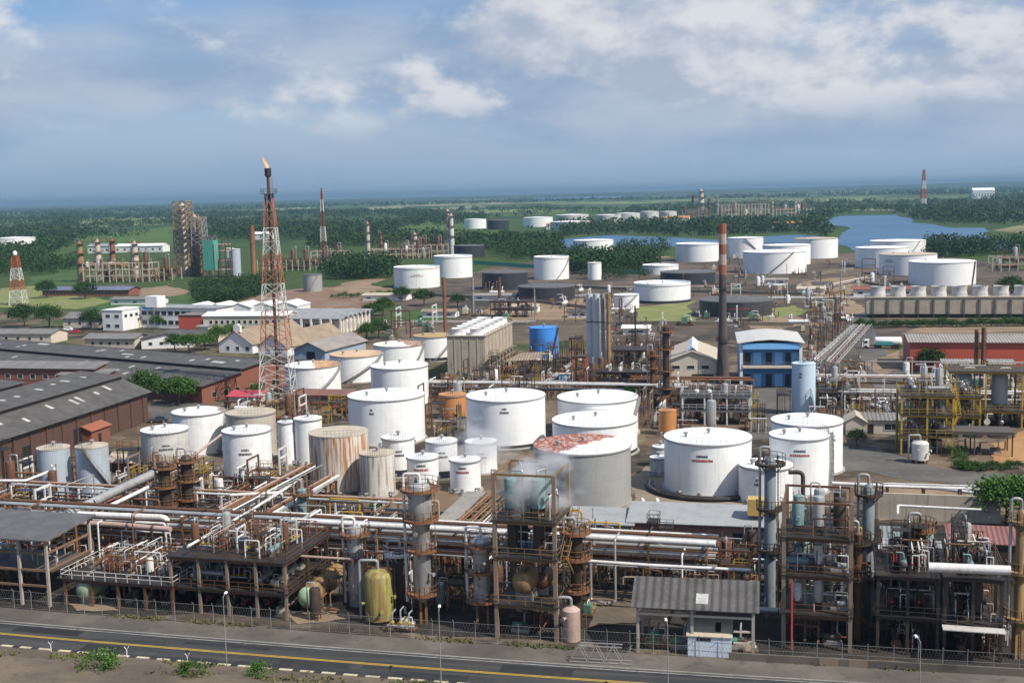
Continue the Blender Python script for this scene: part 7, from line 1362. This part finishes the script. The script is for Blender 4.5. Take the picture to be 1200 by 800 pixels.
for px in (968, 1003):
    i = min(range(len(LW) - 1), key=lambda k: abs(px_of(LW[k])[0] - px)); d = (LW[i + 1] - LW[i]).normalized(); a = LW[i] - LW[0] + Vector((.1, -.45, .45)); MB().beam(a - d * .95, a + d * .95, .29, .84).obj('painted_panel', M_CREAMP, t, False)
def lamp(p, label, h=7.5):
    t = thing('street_lamp', label, 'street lamp', p, 0, 'street lamps along the road'); MB().lathe([(.09, 0), (.06, .6), (.035, h)], 10).obj('pole', M_STEEL, t); MB().bend([(0, 0, h - .05), (0, 0, h + .25), (0, 1.1, h + .35)], .035, 6).obj('arm', M_STEEL, t); MB().box((0, 1.3, h + .33), (.28, .6, .14), 0, .7).obj('lamp_head', M_TW, t)
for px, py, lab in ((517, 803, 'slim grey street lamp on the near kerb in front of the tallest grey column'), (783, 823, 'slim grey street lamp on the near kerb in front of the open shelter'), (266, 783, 'slim grey street lamp on the near kerb in front of the double deck frame'), (1077, 848, 'slim grey street lamp on the near kerb in front of the dark right hand unit')): lamp(g(px, py) + Vector((0, 0, .2)), lab)
for i, (px, py) in enumerate(((149, 766), (220, 774), (60, 760))):
    p = g(px, py + 6); t = thing('marker_post', ['short white forked marker post on the near kerb, middle of three', 'short white forked marker post on the near kerb, right of three', 'short white forked marker post on the near kerb, left of three'][i], 'marker post', p + Vector((0, 0, .2))); MB().tube([(0, 0, 0), (0, 0, .9)], .06, 8).obj('post', M_WPIPE, t); MB().tube([(-.25, 0, 1.25), (0, 0, .9), (.25, 0, 1.25)], .05, 8).obj('fork', M_WPIPE, t)
p = g(668, 779); t = thing('steel_truss', 'grey trapezoid steel truss standing on the pavement behind the fence', 'truss', p + Vector((0, .6, .1)), R(-11)); b = MB(); W_ = 6.6
for y in (0, .9):
    MB().beam((0, y, .1), (W_, y, .1), .1).obj('bottom_chord', M_FEN, t, False); MB().beam((1, y, 1.9), (W_ - 1, y, 1.9), .1).obj('top_chord', M_FEN, t, False); b = MB(); xs_ = [0, 1, 1.9, 2.8, 3.7, 4.6, W_ - 1, W_]
    for k, (a, c) in enumerate(zip(xs_, xs_[1:])): b.beam((a, y, .1 if k % 2 == 0 else 1.9), (c, y, 1.9 if k % 2 == 0 else .1), .07)
    b.obj('web', M_FEN, t, False)
def car(p, rz, m, label, group='vehicles parked around the plant', van=False):
    t = thing('parked_car' if not van else 'parked_van', label, 'car' if not van else 'van', p, rz, group); L_, W_ = (4.3, 1.75) if not van else (5.2, 2.0); H1, H2 = (.85, 1.45) if not van else (1.1, 2.2); b = MB()
    pr = [(0, .35), (0, H1 * .85), (.25, H1), (1.1, H1 + .05), (1.75, H2), (L_ - (.9 if not van else .15), H2), (L_ - .2, H1 + .12), (L_, H1), (L_, .35)]
    m_ = len(pr); b.add([(x, -W_ / 2 * (1 if z <= H1 + .2 else .86), z) for x, z in pr] + [(x, W_ / 2 * (1 if z <= H1 + .2 else .86), z) for x, z in pr], [tuple(range(m_)), tuple(range(2 * m_ - 1, m_ - 1, -1))] + [((i + 1) % m_, i, m_ + i, m_ + (i + 1) % m_) for i in range(m_)]); b.obj('body', m, t, False)
    s = MB(); s.face([(1.22, -W_ * .42, H1 + .12), (1.22, W_ * .42, H1 + .12), (1.72, W_ * .39, H2 - .06), (1.72, -W_ * .39, H2 - .06)]); s.v = [(x - .03, y, z + .02) for x, y, z in s.v]; s.obj('windscreen', M_GLASS, t, False)
    for sy in (-1, 1):
        y = sy * (W_ / 2 * .93 + .035); MB().box(((L_ + 1.2) / 2, y, (H1 + H2) / 2 + .06), (L_ - 2.4, .05, (H2 - H1) * .6)).obj('side_window', M_GLASS, t, False)
        for x in (.85, L_ - .85): w = MB(); w.tube([(x, sy * (W_ / 2 - .2), .33), (x, sy * (W_ / 2 + .02), .33)], .33, 14); wo = w.obj('wheel', M_BLACK, t); MB().tube([(x, sy * (W_ / 2), .33), (x, sy * (W_ / 2 + .04), .33)], .18, 10).obj('hub', M_SILV, wo)
cw = paint('car_white', (.75, .75, .74), .1, streak=0, rough=.3); cr = paint('car_red', (.35, .03, .03), .1, streak=0, rough=.3); cb = paint('car_dark', (.05, .055, .07), .1, streak=0, rough=.3); cs = paint('car_silver', (.4, .42, .44), .1, streak=0, rough=.3, metal=.4)
car(g(996, 377), R(100), cw, 'white van on the inner road before the right hand cooling tower', van=True)
for px, py, m, lab in ((20, 396, cw, 'white car at the left edge beside the light green bush'), (66, 394, cs, 'silver car left of the lone small building, nearer its wall'), (80, 391, cr, 'dark red car left of the white office block'), (72, 388, cw, 'white car behind the silver one near the round trees'), (174, 495, cb, 'dark car at the corner of the brown warehouse'), (240, 464, cs, 'silver car on the road left of the clipped bush'), (1022, 478, cw, 'white car near the inner road beside the yellow unit')): car(g(px, py), GA + R(20), m, lab)
p = g(1010, 408); t = thing('tanker_truck', 'tanker truck with a white and teal tank parked beside the red warehouse', 'truck', p, GA); MB().box((6.5, 0, .95), (11, 1.1, .3)).obj('chassis', M_DKST, t, False); MB().capsule((4, 0, 2.3), (11.3, 0, 2.3), 1.25, 20, .35).obj('tank', M_TW, t); MB().box((6.5, -1.0, 1.75), (5, .7, 1.1)).obj('side_panel', paint('panel_teal', (.05, .28, .28), .2), t, False)
b = MB(); pr = [(0, .6), (0, 1.6), (.35, 2.7), (2.1, 2.75), (2.1, .6)]; m_ = len(pr); b.add([(x, -1.15, z) for x, z in pr] + [(x, 1.15, z) for x, z in pr], [tuple(range(m_)), tuple(range(2 * m_ - 1, m_ - 1, -1))] + [((i + 1) % m_, i, m_ + i, m_ + (i + 1) % m_) for i in range(m_)]); b.obj('cab', M_TW, t, False); MB().box((1.0, -1.17, 2.1), (1.1, .05, .7)).obj('side_window', M_GLASS, t, False)
for x in (1.1, 4.2, 5.3, 9.2, 10.4):
    for sy in (-1, 1): MB().tube([(x, sy * .8, .52), (x, sy * 1.2, .52)], .52, 16).obj('wheel', M_BLACK, t)
# ============================================================ steam
def steam(name, p, size, dens, label, seed):
    m = bpy.data.materials.new(name); m.use_nodes = True; t = m.node_tree; t.nodes.clear(); n = t.nodes.new; l = t.links.new
    o_ = n('ShaderNodeOutputMaterial'); v = n('ShaderNodeVolumePrincipled'); l(v.outputs[0], o_.inputs['Volume']); v.inputs['Color'].default_value = (.93, .93, .94, 1); v.inputs['Anisotropy'].default_value = .2
    tc = n('ShaderNodeTexCoord'); ln = n('ShaderNodeVectorMath'); ln.operation = 'LENGTH'; l(tc.outputs['Object'], ln.inputs[0]); nz = n('ShaderNodeTexNoise'); nz.noise_dimensions = '4D'; l(tc.outputs['Object'], nz.inputs['Vector']); nz.inputs['W'].default_value = seed; nz.inputs['Scale'].default_value = 2.6; nz.inputs['Detail'].default_value = 4
    a = n('ShaderNodeMath'); a.operation = 'MULTIPLY_ADD'; l(nz.outputs['Fac'], a.inputs[0]); a.inputs[1].default_value = 1.9; a.inputs[2].default_value = -.42
    s_ = n('ShaderNodeMath'); s_.operation = 'SUBTRACT'; l(a.outputs[0], s_.inputs[0]); l(ln.outputs['Value'], s_.inputs[1]); s_.use_clamp = True; k = n('ShaderNodeMath'); k.operation = 'MULTIPLY'; l(s_.outputs[0], k.inputs[0]); k.inputs[1].default_value = dens; l(k.outputs[0], v.inputs['Density'])
    b = MB(); b.lathe([(.02, -1), (.5, -.87), (.87, -.5), (1, 0), (.87, .5), (.5, .87), (.02, 1)], 16); o = b.obj(name, m); o.location = p; o.scale = size; tag(o, label, 'steam', None, 'stuff')
steam('steam_plume', dC(3.8, 3.4, 17.2), (8.5, 7, 6.5), 1.5, 'white steam billowing out of the tall steaming frame', 1.0)
steam('steam_plume', g(560, 548, 3) + Vector((0, 0, 4)), (12, 10, 7), .5, 'thin steam drifting across the small white tanks', 4.2)
# small fittings standing along the low pipe tracks of the tank farm
q = random.Random(77)
for pl, where, n in [([(540, 342), (1000, 330), (1005, 392), (930, 390), (700, 384), (620, 380), (545, 372)], 'on the ground of the far tank farm', 110), ([(1000, 318), (1060, 322), (1070, 345), (1000, 345)], 'on the ground left of the largest tank by the lake', 16), ([(820, 300), (1000, 308), (1000, 326), (830, 330)], 'between the far white tanks', 26), ([(1060, 445), (1200, 445), (1200, 475), (1060, 470)], 'on the ground before the red warehouse', 20), ([(430, 385), (520, 378), (520, 392), (450, 400)], 'on the ground left of the concrete cooling tower', 10)]:
    xs = [a for a, b_ in pl]; ys = [b_ for a, b_ in pl]; c = 0
    for _ in range(n * 12):
        x, y = q.uniform(min(xs), max(xs)), q.uniform(min(ys), max(ys)); p = g(x, y)
        if inside(x, y, pl) and free(p, 1.6) and not (745 < x < 818 and 350 < y < 380):
            pick(q, dict(su_r=3, su_w=2, va_s=2, va_r=2, pu_d=3, pu_w=3, sk_c=3, sk_g=2, ex_w=1, ve_w=1)).place(p, GA + q.choice((0, math.pi / 2)), where, sc=q.choice((1.2, 1.5, 1.9))); take(p, 1.8); c += 1
            if c >= n: break
# low bund walls and pipe tracks around the far tanks
for i, (a, b_, lab) in enumerate([((560, 346), (690, 362), 'low earth coloured bund wall before the two black tanks'), ((735, 380), (930, 382), 'low bund wall along the front of the wide black tank'), ((850, 327), (960, 326), 'low bund wall before the white tank with a dark strip'), ((1000, 330), (1070, 342), 'low bund wall left of the largest tank by the lake'), ((780, 342), (940, 346), 'low bund wall behind the wide black tank'), ((600, 334), (735, 340), 'low bund wall behind the nearer black tank'), ((455, 344), (560, 350), 'low bund wall before the white tank with brown smudge'), ((960, 322), (1000, 316), 'short bund wall beside the inner road bend')]):
    A, B = g(*a), g(*b_); d = B - A; o = MB().box((d.length / 2, 0, .7), (d.length, .8, 1.4), 0).obj('bund_wall', paint('bund_earth', (.2, .17, .13), .5, (.1, .085, .065), .3), None, False); o.location = A; o.rotation_euler = (0, 0, math.atan2(d.y, d.x)); tag(o, lab, 'wall')
if os.environ.get('DEV'):
    from collections import Counter
    print('KINDS', Counter(o.name.split('.')[0] for o in bpy.data.objects if o.parent is None and 'label' in o).most_common(24))
    for o in bpy.data.objects:
        if 'label' in o and (len(o['label'].split()) > 16 or len(o['label'].split()) < 4): print('LONG', len(o['label'].split()), o['label'])
